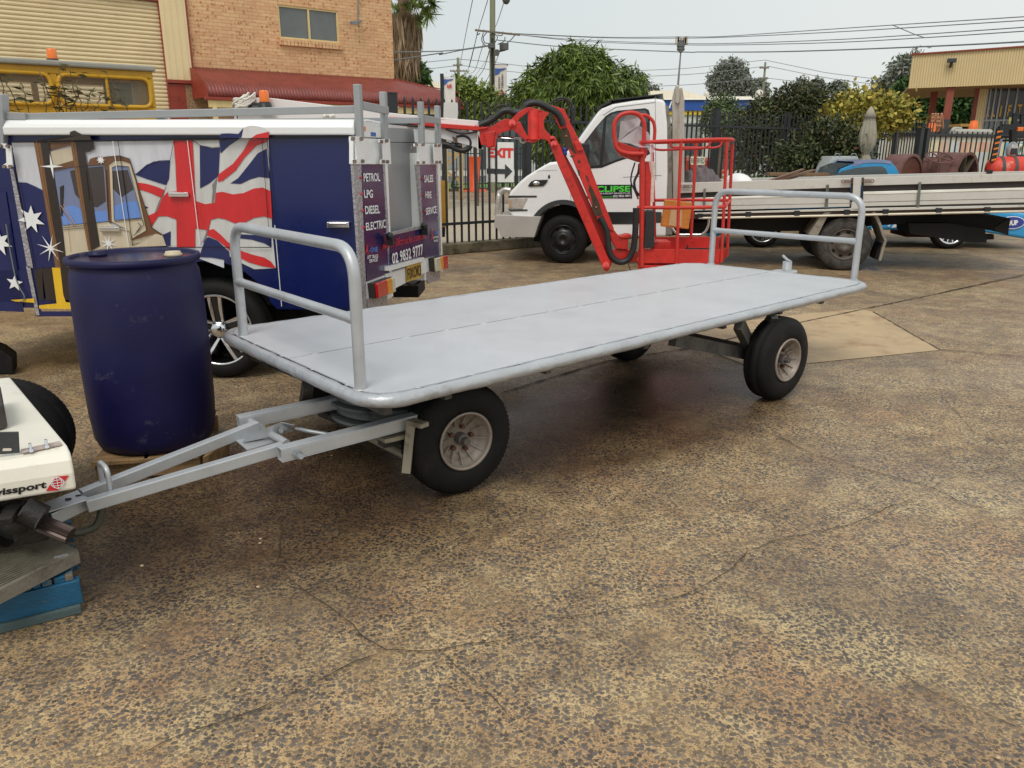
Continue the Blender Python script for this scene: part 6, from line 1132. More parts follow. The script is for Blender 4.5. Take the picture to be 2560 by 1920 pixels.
bp('boom_bottom_bracket', [('W', (940,1165)),('W', (1010,1190)),('W', (1008,1270)),('W', (985,1255)),('W', (960,1220))], -.02, .1, mat('bracket_brown', lin((86, 66, 56)), .7, .2))
# basket
bk_ = bpy.data.objects.new('basket', None); COL.objects.link(bk_); bk_.parent = bl; FR[bk_.name] = FR[bl.name]
ON, OFf = 0., .62
def bt(name, P, r_m, mt=red_worn, cl=False, rad=.06): m = MB(); m.tube(fillet([B_(k, *t, o) for k, t, o in P], rad, 5, cl), r_m, 12, closed=cl); return m.build(name, mt, bk_)
J = 'J'
bt('corner_post', [(J, (525,420), 0), (J, (520,1540), 0)], .036, rad=0); bt('basket_post', [(J, (875,415), 0), (J, (838,1400), 0), (J, (830,1520), 0)], .021); bt('basket_post', [(J, (1290,410), 0), (J, (1238,1500), 0)], .021); bt('basket_post', [(J, (1012,425), OFf), (J, (965,1275), OFf)], .021); bt('basket_post', [(J, (1340,430), .5), (J, (1290,1440), .5)], .021); bt('basket_post', [(J, (615,420), OFf), (J, (640,1270), OFf)], .02)
A = [B_(J, 500, 418, 0), B_(J, 800, 405, 0), B_(J, 1200, 392, 0), B_(J, 1330, 392, .15), B_(J, 1352, 400, .45)]
m = MB(); m.tube(fillet(A+[B_(J, 1240, 402, OFf), B_(J, 610, 420, OFf)], .08, 5), .023, 12); m.build('top_rail', red_worn, bk_)
bt('hand_rail', [(J, (612,428), .1), (J, (628,478), .1), (J, (690,488), .1), (J, (1080,472), .1), (J, (1125,450), .1), (J, (1150,405), .1)], .014); bt('hand_rail', [(J, (775,420), .5), (J, (790,462), .5), (J, (1180,468), .5), (J, (1235,450), .5), (J, (1250,405), .5)], .014)
bt('mid_rail', [(J, (480,1005), 0), (J, (850,1008), 0), (J, (1270,1000), 0)], .023); bt('mid_rail', [(J, (640,940), OFf), (J, (980,936), OFf), (J, (1318,942), OFf)], .021); bt('mid_rail', [(J, (1270,1000), 0), (J, (1318,942), .5)], .02)
def kick(name, P, th=.01, v=None): m = MB(); m.prism([B_(k, *t, o) for k, t, o in P], v or BN*th); return m.build(name, redp, bk_, bevel=.004)
kick('kick_plate', [(J, (490,1380), 0), (J, (1225,1385), 0), (J, (1215,1512), 0), (J, (485,1560), 0)]); kick('kick_plate', [(J, (640,1272), OFf), (J, (1225,1268), OFf), (J, (1215,1400), OFf), (J, (640,1400), OFf)])
kick('kick_plate', [(J, (1222,1386), 0), (J, (1300,1370), .5), (J, (1286,1450), .5), (J, (1214,1512), 0)], v=V3((.01, 0, 0)))
m = MB(); f0 = [B_(J, 488, 1545, 0), B_(J, 1216, 1500, 0)]; zf_ = (f0[0].z+f0[1].z)/2; m.prism([V3((f0[0].x, f0[0].y, zf_)), V3((f0[1].x, f0[1].y, zf_)), V3((f0[1].x+.06, f0[1].y+.6, zf_)), V3((f0[0].x+.06, f0[0].y+.6, zf_))], Z*.02); m.build('floor', redp, bk_)
m = MB(); m.box(B_(J, 690, 1350, .3), (.22, .3, .14)); m.build('foot_box', redp, bk_, bevel=.008)
bt('control_guard', [(J, (535,520), -.05), (J, (400,522), -.05), (J, (300,490), -.05), (J, (276,400), -.05), (J, (268,250), -.05), (J, (320,170), -.05), (J, (420,146), -.05), (J, (500,165), -.05), (J, (545,240), -.05), (J, (540,420), -.05)], .027, rad=.12)
bt('control_guard', [(J, (510,170), .3), (J, (570,175), .3), (J, (630,230), .3), (J, (640,300), .3), (J, (632,415), .3)], .022, rad=.1)
bp('control_box', [(J, (305,410)),(J, (470,470)),(J, (580,480)),(J, (560,560)),(J, (510,600)),(J, (330,535))], .0, .3, redp, bk_, .01)
bp('control_column', [(J, (548,590)),(J, (610,590)),(J, (600,1010)),(J, (548,1010))], .05, .12, redp, bk_, .01)
bp('column_label', [(J, (606,590)),(J, (642,590)),(J, (630,960)),(J, (604,960))], .06, .01, mat('label_cream', lin((214, 190, 180)), .5, var=.2, vs=20), bk_)
plm = trans_glass('clear_plastic_sheet', lin((214, 196, 200)), .52)
m = MB(); P = [B_(J, *t, o) for t, o in (((312,412),-.06),((400,330),-.02),((500,268),.1),((520,190),.2),((420,170),.0),((330,230),-.06))]; m.add(P, [tuple(range(6))])
P = [B_(J, *t, o) for t, o in (((312,412),-.07),((420,430),-.07),((500,462),-.07),((570,465),-.05),((640,520),.0),((635,430),.1),((580,330),.1),((500,268),.05),((400,345),-.03))]; m.add(P, [tuple(range(9))])
P = [B_(J, *t, o) for t, o in (((570,465),-.04),((620,500),-.04),((622,600),-.04),((600,700),-.04),((585,600),-.05),((598,520),-.05))]; m.add(P, [tuple(range(6))]); m.build('plastic_cover', plm, bk_)
bp('tool_box', [(J, (560,1040)),(J, (572,1032)),(J, (640,1032)),(J, (634,1362)),(J, (570,1375)),(J, (538,1368))], -.05, .14, mat('black_plastic_box', lin((40, 41, 43)), .45), bk_, .01)
pu = bp('document_pouch', [(J, (728,935)),(J, (845,945)),(J, (978,962)),(J, (962,1080)),(J, (945,1202)),(J, (820,1190)),(J, (692,1176)),(J, (712,1050))], .42, .05, mat('orange_pouch', lin((204, 128, 52)), .4, 0, .18, 9, .5, 25), bk_, .012)
bp('pouch_label', [(J, (785,1020)),(J, (886,1030)),(J, (878,1180)),(J, (762,1165))], .412, .003, mat('label_paper', lin((206, 170, 130)), .5, var=.15, vs=60), pu, 0)
m = MB(); m.bar(B_(J, 915, 1378, .1), B_(J, 1125, 1380, .1), .04, .025); m.bar(B_(J, 930, 1372, .1), B_(J, 935, 1345, .1), .02, .02); m.build('cable_tray', blackm, bk_)
# rope wrapped end and knots of the boom, base under the boom
m = MB(); r_ = random.Random(8)
for i in range(26):
    c = B_('b', 340, 245, .0)+V3((r_.uniform(-.06, .09), 0, r_.uniform(-.05, .05))); a0 = r_.uniform(0, 3); m.tube([c+V3((.075*math.cos(t)*math.cos(a0*.3), .12*math.sin(t), .08*math.cos(t)*math.sin(a0)+.02*math.sin(2*t))) for t in np.linspace(0, 2*math.pi, 15)[:-1]], .011, 6, closed=True)
for x_, y_ in ((985,350),(1010,340),(1035,352),(1050,345)): m.ball(B_('b', x_, y_, -.04), .028, 10, 6)
m.build('rope_wrap', mat('white_rope', lin((226, 222, 212)), .8, bump=.4), bl)
m = MB(); m.cyl(B_('b', 385, 265, -.06), B_('b', 560, 268, -.06), .035, 14); m.build('boom_motor', blackm, bl)
m = MB(); m.box(PBL.at(-4.6, .9, .5), (1.6, 1.1, .7)); m.box(PBL.at(-5.0, 1.45, .3), (.5, .4, .8)); m.build('turret', wgl, bl, bevel=.03)
m = MB(); m.box(PBL.at(-4.6, .45, .5), (2.2, .9, .3)); m.build('chassis', blackm, bl)
for dx in (-.85, .85):
    for o in (-.05, 1.05): wheel(bl, PBL.at(-4.6+dx, .33, o), BN*(-1 if o < .5 else 1), .33, .25, .2, 'steel', tread=30)
beacon('warning_beacon', 'orange warning beacon on the white boom behind the ute roof', B_('b', 510, 238, -.1), .058, .135)
# ---------------------------------------------------------------- rusty roller, forklift, umbrella, cabinet and mural beyond the truck
rs = mat('rusted_roller_steel', lin((116, 80, 72)), .75, .1, .15, 3, .2, 60, dirt=lin((86, 52, 40)), ds=4, dth=(.45, .7)); rs2 = mat('orange_rust', lin((106, 62, 46)), .8, 0, .3, 6)
PRL = PL((8.6, 15.2), -4); rl = thing('road_roller', 'rusted vintage road roller with two big drums and a steering wheel', 'roller', PRL.at(0, 0), PRL.ang); ax_ = V3((.62, -.78, 0)).normalized()
def drum(cx, topy, Rr, Wd_, spoked):
    c = PRL(q('L', cx, topy)); c = c-Z*Rr; m = MB(); m.lathe([(Rr*.9, -.01), (Rr, -.0), (Rr, 0), (Rr, -Wd_), (Rr*.9, -Wd_)], c, ax_, 64); m.lathe([(Rr*.9, -Wd_), (Rr*.9, -.02)], c, ax_, 64)
    m.lathe([(Rr*1.0, .0), (Rr*1.015, .0), (Rr*1.015, -.02), (Rr*1.0, -.02)], c, ax_, 64)
    d_o = m.build('roller_drum', rs, rl); m = MB(); u = ax_.cross(Z).normalized()
    if spoked:
        m.lathe([(0, -.12), (.14, -.12), (.14, -.4)], c, ax_, 20)
        for k in range(7): a = 2*math.pi*k/7+.3; e = u*math.cos(a)+Z*math.sin(a); m.bar(c+e*.1-ax_*.12, c+e*Rr*.92-ax_*.06, .03, .13, up=ax_)
        m.build('spoke', mat('spoke_brown', lin((92, 78, 62)), .8), d_o); m = MB(); m.lathe([(Rr*.9, -.35), (0, -.35)], c, ax_, 40); m.build('inner_plate', rs2, d_o)
    else: m.lathe([(Rr*.92, -.03), (0, -.03)], c, ax_, 48); m.build('face_plate', rs2, d_o)
    return c
cA = drum(1000, 112, .46, .40, False); cB = drum(1625, 92, .48, .50, True)
m = MB(); m.tube([cA-ax_*.3, cB-ax_*.3], .04); m.box((cA+cB)/2-Z*.35, (1.6, .6, .25), rz=-.07); m.box((cA+cB)/2-Z*.75, (1.2, .8, .55), rz=-.07); m.build('chassis', rs2, rl)
c = PRL(q('L', 1278, 150), -.1); m = MB(); m.tube([c+V3((.235*math.cos(t), .235*math.sin(t)*.9, .235*math.sin(t)*.42)) for t in np.linspace(0, 2*math.pi, 33)[:-1]], .012, 8, closed=True)
for k in range(5): t = 2*math.pi*k/5+.6; m.tube([c-Z*.0, c+V3((.23*math.cos(t), .21*math.sin(t), .1*math.sin(t)))], .012, 6)
m.tube([c, c-Z*.6], .015, 8); m.build('steering_wheel', rs, rl)
m = MB(); m.cyl(PRL(q('L', 1255, 330), .3)-Z*.3, PRL(q('L', 1255, 150), .3), .24, 24); m.tube(fillet([PRL(q('L', 1110, 187), .1), PRL(q('L', 1160, 190), .1), PRL(q('L', 1150, 330), .1)], .05), .012, 6); m.build('water_tank', rs, rl)
# forklift
PFK = PL((11.2, 14.9), -4); fk = thing('forklift', 'black forklift with striped orange hazard post and red gas cylinder', 'forklift', PFK.at(.8, 0, .5), PFK.ang)
Vv = lambda x, y, off=0.: PFK(q('V', x, y), off)
a, b_ = PFK(q('L', 1800, 245)), PFK(q('L', 2300, 245)); rc = .235*.9; m = MB(); L_ = (b_-a).length
m.lathe([(0, 0), (rc*.35, .0), (rc*.8, .05), (rc, .14), (rc, L_*.38), (rc, L_-.14), (rc*.8, L_-.03), (rc*.3, L_), (0, L_)], a-Z*.04, b_-a, 32); m.build('gas_cylinder', mat('worn_red_cylinder', lin((214, 66, 48)), .5, 0, .08, 4, dirt=lin((216, 160, 146)), ds=5, dth=(.55, .62)), fk)
m = MB(); d_ = (b_-a).normalized()
for f in (.26, .54): m.lathe([(rc*1.03, -.03), (rc*1.03, .03)], a-Z*.04+d_*L_*f, d_, 32)
build_each(m, 'strap', mat('strap_grey', lin((84, 76, 74)), .6), fk)
pz0, pz1 = Vv(1000, 1470, -.1), Vv(1098, 1000, -.1); m = MB(); m.bar(pz0, pz1, .085, .05); m.build('guard_post', mat('post_black', lin((32, 32, 34)), .5), fk)
m = MB(); dd = (pz1-pz0)
for k in range(6):
    p = pz0+dd*((k+.45)/6); s_ = PFK.d*.04; h_ = dd*(.045); m.prism([p-s_-h_-PFK.n*.03, p+s_-h_*.2-PFK.n*.03, p+s_+h_-PFK.n*.03, p-s_+h_*.2-PFK.n*.03], PFK.n*-.004)
build_each(m, 'hazard_stripe', mat('hazard_orange', lin((232, 128, 34)), .5), fk)
m = MB(); m.bar(Vv(1088, 1000, -.1), Vv(1700, 975, -.1), .08, .07); m.bar(Vv(1098, 1000, .9), Vv(1700, 975, .9), .08, .07); m.bar(Vv(1290, 1010, .2), Vv(1285, 1560, .2), .10, .10); m.bar(Vv(1310, 790, .8), Vv(1300, 1000, .8), .08, .05); m.bar(Vv(1420, 790, .8), Vv(1410, 1000, .8), .08, .05); m.bar(Vv(1280, 800, .8), Vv(1438, 800, .8), .08, .03)
for z_ in (900, 1060, 1110): m.bar(Vv(1140, z_+60, .4), Vv(1600, z_+50, .4), .06, .04)
m.build('overhead_guard', blackm, fk)
m = MB(); m.bar(Vv(1030, 1460, -.05), Vv(1115, 1150, -.05), .05, .05); m.build('guard_tube', mat('tube_grey', lin((140, 140, 156)), .4, .3), fk)
m = MB(); c = Vv(1383, 1012, -.15); m.box(c, (.10, .06, .07), rz=PFK.ang); m.build('amber_lamp', mat('amber_lens', lin((238, 118, 24)), .2), fk, bevel=.01)
m = MB(); c = Vv(1272, 1300, .1); m.ball(c, (.10, .09, .15), 16, 10); hd = m.build('work_lamp', mat('lamp_silver', lin((186, 184, 182)), .35, .3), fk); m = MB(); m.box(c-PFK.n*.075-Z*.02, (.12, .03, .11), rz=PFK.ang); m.build('lamp_glass', mat('lamp_dark', lin((52, 50, 50)), .2), hd, bevel=.02)
m = MB(); m.tube(spline([Vv(1180, 1430, .1), Vv(1300, 1400, .1), Vv(1500, 1410, .1), Vv(1700, 1440, .1)]), .05, 12); m.build('seat_bar', blackm, fk)
m = MB(); m.box(PFK.at(1.3, .75, .6), (2.0, 1.0, 1.1), rz=PFK.ang); m.build('counterweight', mat('forklift_body', lin((70, 62, 58)), .5), fk, bevel=.05)
lettering('lettering', 'HYSTER', [Vv(1248, 960, .78), Vv(1262, 845, .78), Vv(1232, 845, .78), Vv(1222, 960, .78)], mat('yellow_lettering', lin((226, 214, 80)), .5), fk, .03, .01)
# umbrella
PU = PL((6.9, 16.6), 0); E_ = lambda x, y: PU(q('E', x, y)); cu_ = E_(410, 1300); zt_u = E_(445, 950).z; zb_u = PU(q('K', 2160, 190)).z
um_ = thing('garden_umbrella', 'furled dirty cream market umbrella tied near its foot', 'umbrella', V3((cu_.x, cu_.y, 0)))
W_ = lambda px_: px_*.217*16.6/1980*1.12
m = MB(); hz_ = lambda y: zt_u-(y-950)*.217*16.6/1980; prof = [(.01, zt_u), (W_(18), hz_(965)), (W_(34), hz_(1000)), (W_(60), hz_(1062)), (W_(52), hz_(1064)), (W_(58), hz_(1110)), (W_(70), hz_(1180)), (W_(82), hz_(1260)), (W_(78), hz_(1350)), (W_(58), hz_(1410)), (W_(36), hz_(1440)), (W_(36), hz_(1450)), (W_(55), hz_(1500)), (W_(76), hz_(1580))]
def um_mod(i, j, r, h): return (r*(1-(.16 if j > 4 else .05)*(i % 6 in (2, 3))-.05*math.sin(i*1.7)*(j > 4)), h)
m.lathe(prof, V3((cu_.x, cu_.y, 0)), Z, 60, True, um_mod); m.build('canopy', mat('dirty_cream_canvas', lin((166, 158, 140)), .9, 0, .1, 3, dirt=lin((112, 108, 84)), ds=3, dth=(.5, .75)), um_)
m = MB(); m.cyl(V3((cu_.x, cu_.y, 0)), V3((cu_.x, cu_.y, zb_u)), .03); m.cyl(V3((cu_.x, cu_.y, 0)), V3((cu_.x, cu_.y, .08)), .25); m.build('pole', alu, um_)
m = MB(); m.lathe([(W_(36), hz_(1455)), (W_(40), hz_(1446)), (W_(36), hz_(1438))], V3((cu_.x, cu_.y, 0)), Z, 20); m.build('tie', mat('tie_grey', lin((120, 114, 100)), .8), um_)
# grey cabinet
PCB = PL((5.9, 15.9), 0); K_ = lambda x, y, off=0.: PCB(q('K', x, y), off)
cb_t = thing('steel_cabinet', 'pale grey sloped steel cabinet with two loop handles beside the umbrella', 'cabinet', V3((K_(1880, 300).x, 15.9, 0)))
m = MB(); a = K_(1690, 300); m.prism([K_(1690, 305), K_(1762, 142), K_(2048, 140), K_(2070, 200), K_(2070, 305), V3((K_(2070, 305).x, 15.9, .3)), V3((a.x-.1, 15.9, .3))], V3((0, .6, 0))); m.build('case', mat('cabinet_grey', lin((186, 190, 186)), .5), cb_t, bevel=.01)
m = MB(); m.prism([K_(*t, -.004) for t in ((1842,180),(2002,178),(2030,250),(1850,250))], V3((0, .002, 0))); m.build('label_sheet', mat('label_white', lin((222, 224, 220)), .5, var=.05), cb_t)
m = MB()
for k in range(6): m.bar(K_(1814+k*1.6, 180+k*11, -.006), K_(1826+k*1.6, 180+k*11, -.006), .002, .010)
m.build('worn_marking', black_dec, cb_t)
m = MB()
for x_ in (1812, 2002): m.tube(fillet([K_(x_-28, 142), K_(x_-22, 112), K_(x_+26, 112), K_(x_+30, 142)], .04, 4), .009, 8)
m.build('handle', galv, cb_t)
m = MB(); PB2 = PL((5.2, 15.0), -4); a, b_ = PB2(q('K', 1010, 345)), PB2(q('K', 1700, 350)); m.bar(a, b_, .3, .05); m.bar(a-Z*.08, b_-Z*.08, .2, .04); tag(m.build('timber_stack', mat('brown_sleeper', lin((136, 104, 76)), .85, bump=.3, stretch=(1, 6, 6))), 'long brown timber sleepers lying behind the tray truck', 'timber')
# mural wall
PM = PL(P2(q('n', 2320, 400), 4.), GA-6); zt_m = PM(q('V', 400, 1115)).z; u0_, u1_ = PM.s_(PM(q('n', 2290, 400))), PM.s_(PM(q('n', 2760, 400)))
mw = thing('mural_wall', 'low container wall painted with faded pastel squares behind the right fence', 'wall', PM.at(u0_, 0), PM.ang)
m = MB(); m.box(PM.at((u0_+u1_)/2, zt_m/2, .6), (u1_-u0_, 1.2, zt_m), rz=PM.ang); m.build('wall_body', mat('pale_container', lin((206, 202, 184)), .7), mw)
pal = [(214,186,160),(196,204,186),(222,206,160),(200,206,206),(216,170,144),(206,196,196),(226,214,176)]
rng_ = random.Random(2); pm = [mat('pastel_%d' % i, lin(c), .7) for i, c in enumerate(pal)]; m = MB(); cw = (u1_-u0_)/22; 
for i in range(22):
    for j in range(6): m.m = rng_.randrange(7); z0 = .1+(zt_m-.25)*j/6; m.box(PM.at(u0_+cw*(i+.5), z0+(zt_m-.25)/12, -.004), (cw, .004, (zt_m-.25)/6), rz=PM.ang)
m.build('mural_squares', pm, mw)
m = MB(); m.box(PM.at((u0_+u1_)/2, zt_m+.04, .6), (u1_-u0_+.1, 1.3, .1), rz=PM.ang); m.build('top_rail', blackm, mw)
a = PM(q('V', 1190, 1200), -.3); b_ = PM(q('V', 1445, 1390), -.3); m = MB(); m.box((a+b_)/2, ((PM.s_(b_)-PM.s_(a)), .02, a.z-b_.z), rz=PM.ang); bn = m.build('banner', mat('banner_blue', lin((96, 170, 204)), .5), mw)
m = MB(); c = PM(q('V', 1375, 1310), -.34); m.tube([c+PM.d*(.17*math.cos(t))+Z*(.17*math.sin(t)) for t in np.linspace(0, 2*math.pi, 25)[:-1]], .06, 6, closed=True); m.prism([PM(q('V', *t), -.33) for t in ((1100,1200),(1185,1200),(1165,1390),(1085,1390),(1110,1290))], PM.n*.01); m.build('banner_ring', mat('banner_cream', lin((216, 212, 176)), .5), bn)
# things on top of the container and under the awning
m = MB(); a = PM(q('V', 450, 1060), .5); b_ = PM(q('V', 960, 1065), .5); m.tube([a, b_], .12, 12); m.tube(spline([a-Z*.2, a+Z*.1, a.lerp(b_, .2)+Z*.12]), .06, 8); tag(m.build('pipe_roll', mat('grey_roll', lin((170, 168, 156)), .6)), 'grey roll lying along the top of the pastel container', 'roll')
# ---------------------------------------------------------------- plants
def leaf_mat(name, c1, c2, rough=.5, rnd=.45):
    m = bpy.data.materials.new(name); m.use_nodes = True; N = m.node_tree.nodes; L = m.node_tree.links; b = N['Principled BSDF']
    g = N.new('ShaderNodeNewGeometry'); r = N.new('ShaderNodeValToRGB'); r.color_ramp.elements[0].color = (*c1, 1); r.color_ramp.elements[1].color = (*c2, 1); L.new(g.outputs['Random Per Island'], r.inputs[0])
    tc = N.new('ShaderNodeTexCoord'); nz = N.new('ShaderNodeTexNoise'); nz.inputs['Scale'].default_value = 1.3; nz.inputs['Detail'].default_value = 3; L.new(tc.outputs['Object'], nz.inputs['Vector'])
    mr = N.new('ShaderNodeMapRange'); mr.inputs[1].default_value = .3; mr.inputs[2].default_value = .7; mr.inputs[3].default_value = 1-rnd; mr.inputs[4].default_value = 1+rnd; L.new(nz.outputs[0], mr.inputs[0])
    hs = N.new('ShaderNodeHueSaturation'); L.new(r.outputs[0], hs.inputs['Color']); L.new(mr.outputs[0], hs.inputs['Value']); L.new(hs.outputs[0], b.inputs['Base Color']); b.inputs['Roughness'].default_value = rough
    b.inputs['Specular IOR Level'].default_value = .3; return m
def leaf_mesh(name, P, Dr, ln, wd, m, parent):
    """many small kinked leaves; P base points, Dr directions (n,3)"""
    n = len(P); up = rng.normal(size=(n, 3)); sd = np.cross(Dr, up); sd /= np.linalg.norm(sd, axis=1)[:, None]+1e-9; nn = np.cross(Dr, sd)
    L_ = (ln*rng.uniform(.6, 1.3, n))[:, None]; W = L_*wd
    a = P; b = P+Dr*L_*.45+sd*W*.5+nn*W*.12; c = P+Dr*L_; d = P+Dr*L_*.45-sd*W*.5+nn*W*.12
    V = np.stack([a, b, c, d], 1).reshape(-1, 3); F = FR[parent.name].inverted(); M = np.array(F); V = V@M[:3, :3].T+M[:3, 3]
    me = bpy.data.meshes.new(name); me.vertices.add(4*n); me.vertices.foreach_set('co', V.ravel().astype('f')); me.loops.add(4*n); me.loops.foreach_set('vertex_index', np.arange(4*n, dtype='i')); me.polygons.add(n); me.polygons.foreach_set('loop_start', np.arange(0, 4*n, 4, dtype='i'))
    me.materials.append(m); me.update(calc_edges=True); ob = bpy.data.objects.new(name, me); COL.objects.link(ob); ob.parent = parent; FR[ob.name] = FR[parent.name]; return ob
def crown(parent, blobs, nclump, per, ln, wd, m, droop=.0, name='crown', inner=.35, spread=None, rag=.12):
    B = [(np.array(c), np.array(r if hasattr(r, '__len__') else (r, r, r), float)) for c, r in blobs]; w_ = np.array([np.prod(r)**(2/3) for c, r in B]); w_ /= w_.sum()
    idx = rng.choice(len(B), nclump, p=w_); u = rng.normal(size=(nclump, 3)); u /= np.linalg.norm(u, axis=1)[:, None]
    rad = np.where(rng.random(nclump) < inner, rng.uniform(.35, .85, nclump), rng.uniform(.86, 1.0+rag, nclump))
    C_c = np.array([B[i][0] for i in idx])+u*np.array([B[i][1] for i in idx])*rad[:, None]
    rep = np.repeat(np.arange(nclump), per); sp = spread or ln*.9
    dr = rng.normal(size=(len(rep), 3))+u[rep]*.9; dr[:, 2] -= droop*2.2; dr /= np.linalg.norm(dr, axis=1)[:, None]
    P = C_c[rep]+rng.normal(size=(len(rep), 3))*sp*.4; P[:, 2] = np.maximum(P[:, 2], .05)
    return leaf_mesh(name, P, dr, ln, wd, m, parent)
barkm = mat('grey_bark', lin((104, 92, 78)), .9, 0, .25, 5, .6, 30, stretch=(1, 1, .3))
def trunk(parent, base, top, r0, limbs, mt=barkm):
    m = MB(); base = V3(base); top = V3(top); P = [base.lerp(top, k/6)+V3((math.sin(k*1.7)*r0*.5, 0, 0)) for k in range(7)]; m.tube(P, [r0*(1.1-.7*k/6) for k in range(7)], 10)
    for c in limbs:
        c = V3(c); s_ = base.lerp(top, random.uniform(.45, .95)); m.tube(spline([s_, s_.lerp(c, .5)+Z*.1, c], 4), [r0*.45*(1-.8*k/8) for k in range(9)], 6)
    return m.build('trunk', mt, parent)
def yp(k, x, y, Y): d = ray(q(k, x, y)); return CAM+d*(Y/d.y)
def rpx(n_, Y): return n_*Y/FPX                      # width of n photo pixels at depth Y
def tree(nm, lb, cat, Y, k, bl_, ncl, per, ln, wd, m, droop=0., trunk_px=None, gr=None, r0=.15, **kw):
    """bl_: (x, y, rx, ry) in the photo crop's pixels"""
    s_ = CRP[k][2]; B = []
    for b_ in bl_:
        x, y, rx, ry = b_[:4]; dy = b_[4] if len(b_) > 4 else 0; c = yp(k, x, y, Y+dy); B.append((tuple(c), (rpx(rx*s_, Y+dy), rpx(max(rx, ry)*.8*s_, Y+dy), rpx(ry*s_, Y+dy))))
    c0 = sum((V3(c) for c, r in B), V3((0, 0, 0)))/len(B); x0 = yp(k, trunk_px, bl_[0][1], Y).x if trunk_px else c0.x
    t_ = thing(nm, lb, cat, (x0, Y, 0), 0, gr); trunk(t_, (x0, Y, 0), (c0.x*.3+x0*.7, Y, max(.4, c0.z)), r0, [c for c, r in B]); crown(t_, B, ncl, per, ln, wd, m, droop, **kw); return t_
g_mango = leaf_mat('mango_leaf', lin((44, 68, 28)), lin((124, 142, 64)), .4); g_dark = leaf_mat('dark_glossy_leaf', lin((36, 46, 28)), lin((92, 98, 60)), .4, .45)
_cr = [n_ for n_ in g_dark.node_tree.nodes if n_.type == 'VALTORGB'][0].color_ramp; _e = _cr.elements.new(.93); _e.color = (*lin((92, 98, 60)), 1); _cr.elements[2].color = (*lin((104, 70, 54)), 1); g_gum = leaf_mat('gum_leaf', lin((104, 110, 100)), lin((146, 150, 136)), .7, .3); g_hedge = leaf_mat('hedge_leaf', lin((34, 62, 34)), lin((84, 114, 58)), .6, .4)
g_yel = leaf_mat('autumn_leaf', lin((120, 124, 52)), lin((186, 166, 78)), .6, .3); g_light = leaf_mat('light_shrub_leaf', lin((80, 104, 46)), lin((150, 164, 84)), .5, .3); g_gbush = leaf_mat('grey_green_leaf', lin((70, 88, 58)), lin((112, 126, 84)), .6, .3); g_red = leaf_mat('red_tip_leaf', lin((86, 58, 44)), lin((120, 78, 60)), .5, .3); g_palm = leaf_mat('palm_leaf', lin((76, 104, 46)), lin((128, 150, 74)), .5)
tree('mango_tree', 'broad dense mango tree with drooping leaves behind the black fence', 'tree', 23, 'C', [(1160,620,200,160),(1440,560,110,120),(1260,540,150,120),(1010,690,150,110),(860,800,130,110),(1590,680,110,110),(1780,760,110,120),(1400,700,200,160),(1350,860,420,200),(1050,920,330,200),(1600,930,250,180),(760,960,200,130),(1220,1080,380,200),(1560,1130,280,200),(1300,1330,280,200),(1050,1280,220,200)], 3400, 13, .22, .18, g_mango, .75, trunk_px=1300, r0=.22, inner=.3, spread=.12, rag=.14)
tree('shrub', 'loose light green shrub between the awning and the tall pole', 'shrub', 26, 'W', [(1040,480,90,110),(1130,560,120,130),(1200,640,120,140),(1330,560,110,90),(1400,700,110,120),(1250,780,210,120),(1500,760,80,130),(1160,850,130,120),(1380,860,150,100)], 900, 7, .16, .36, g_light, .1, r0=.06, inner=.5, spread=.25, rag=.35)
m_ = tree('photinia_bush', 'big dark glossy bush with red tips rising over the black fence', 'bush', 20.5, 'D', [(1700,900,180,120),(1850,860,200,130),(2040,870,170,110),(1500,1000,220,130),(1800,1100,420,200),(2150,1050,260,180),(1350,1120,180,110),(1350,1400,280,260),(1800,1400,400,300),(2200,1350,350,330)], 3300, 9, .105, .42, g_dark, .05, trunk_px=1900, r0=.1, inner=.45, spread=.16, rag=.4)
tree('bush', 'dark leafy bush spilling in front of the black fence behind the cabinet', 'bush', 17.0, 'D', [(1900,1480,260,150),(2100,1380,220,180),(2250,1500,250,200),(1760,1560,140,110),(2330,1350,200,200)], 1000, 9, .10, .42, g_dark, .1, r0=.05, spread=.16, rag=.45)
tree('small_tree', 'small grey green tree against the blue band of the far warehouse', 'tree', 26, 'D', [(880,980,90,100),(980,980,100,110),(920,1080,130,110),(850,1160,120,90),(1000,1120,70,110)], 700, 8, .13, .4, g_gbush, .2, trunk_px=960, r0=.07, spread=.2, rag=.3)
t_ = tree('vine', 'yellowing autumn vine sprawling over the fence beside the furled umbrella', 'vine', 19.5, 'E', [(150,980,130,80),(300,920,150,80),(420,900,100,80),(600,960,170,80),(720,1050,140,80),(560,1080,170,70),(250,1080,190,80),(800,1100,80,60),(120,1100,120,80)], 620, 8, .115, .75, g_yel, .1, r0=.05, spread=.30, rag=.6, inner=.4)
m = MB()
for a, b_ in (((290,830),(310,710)), ((430,850),(455,760)), ((150,900),(190,820)), ((600,860),(570,820)), ((100,940),(110,860)), ((470,900),(500,850)), ((820,1020),(850,990))): m.tube([yp('E', *a, 19.5), yp('E', *b_, 19.5)], .012, 6)
m.build('bare_twig', barkm, t_)
tree('hedge_tree', 'tall dark green hedge behind the columns of the right building', 'hedge', 53, 'E', [(900,800,160,140),(1050,900,220,200),(1250,950,250,200),(1450,950,230,190),(1600,950,180,190),(850,1000,200,150),(950,1120,260,120),(1250,1150,300,150),(1550,1150,260,150)], 3000, 8, .34, .6, g_hedge, .2, r0=.3, spread=.4)
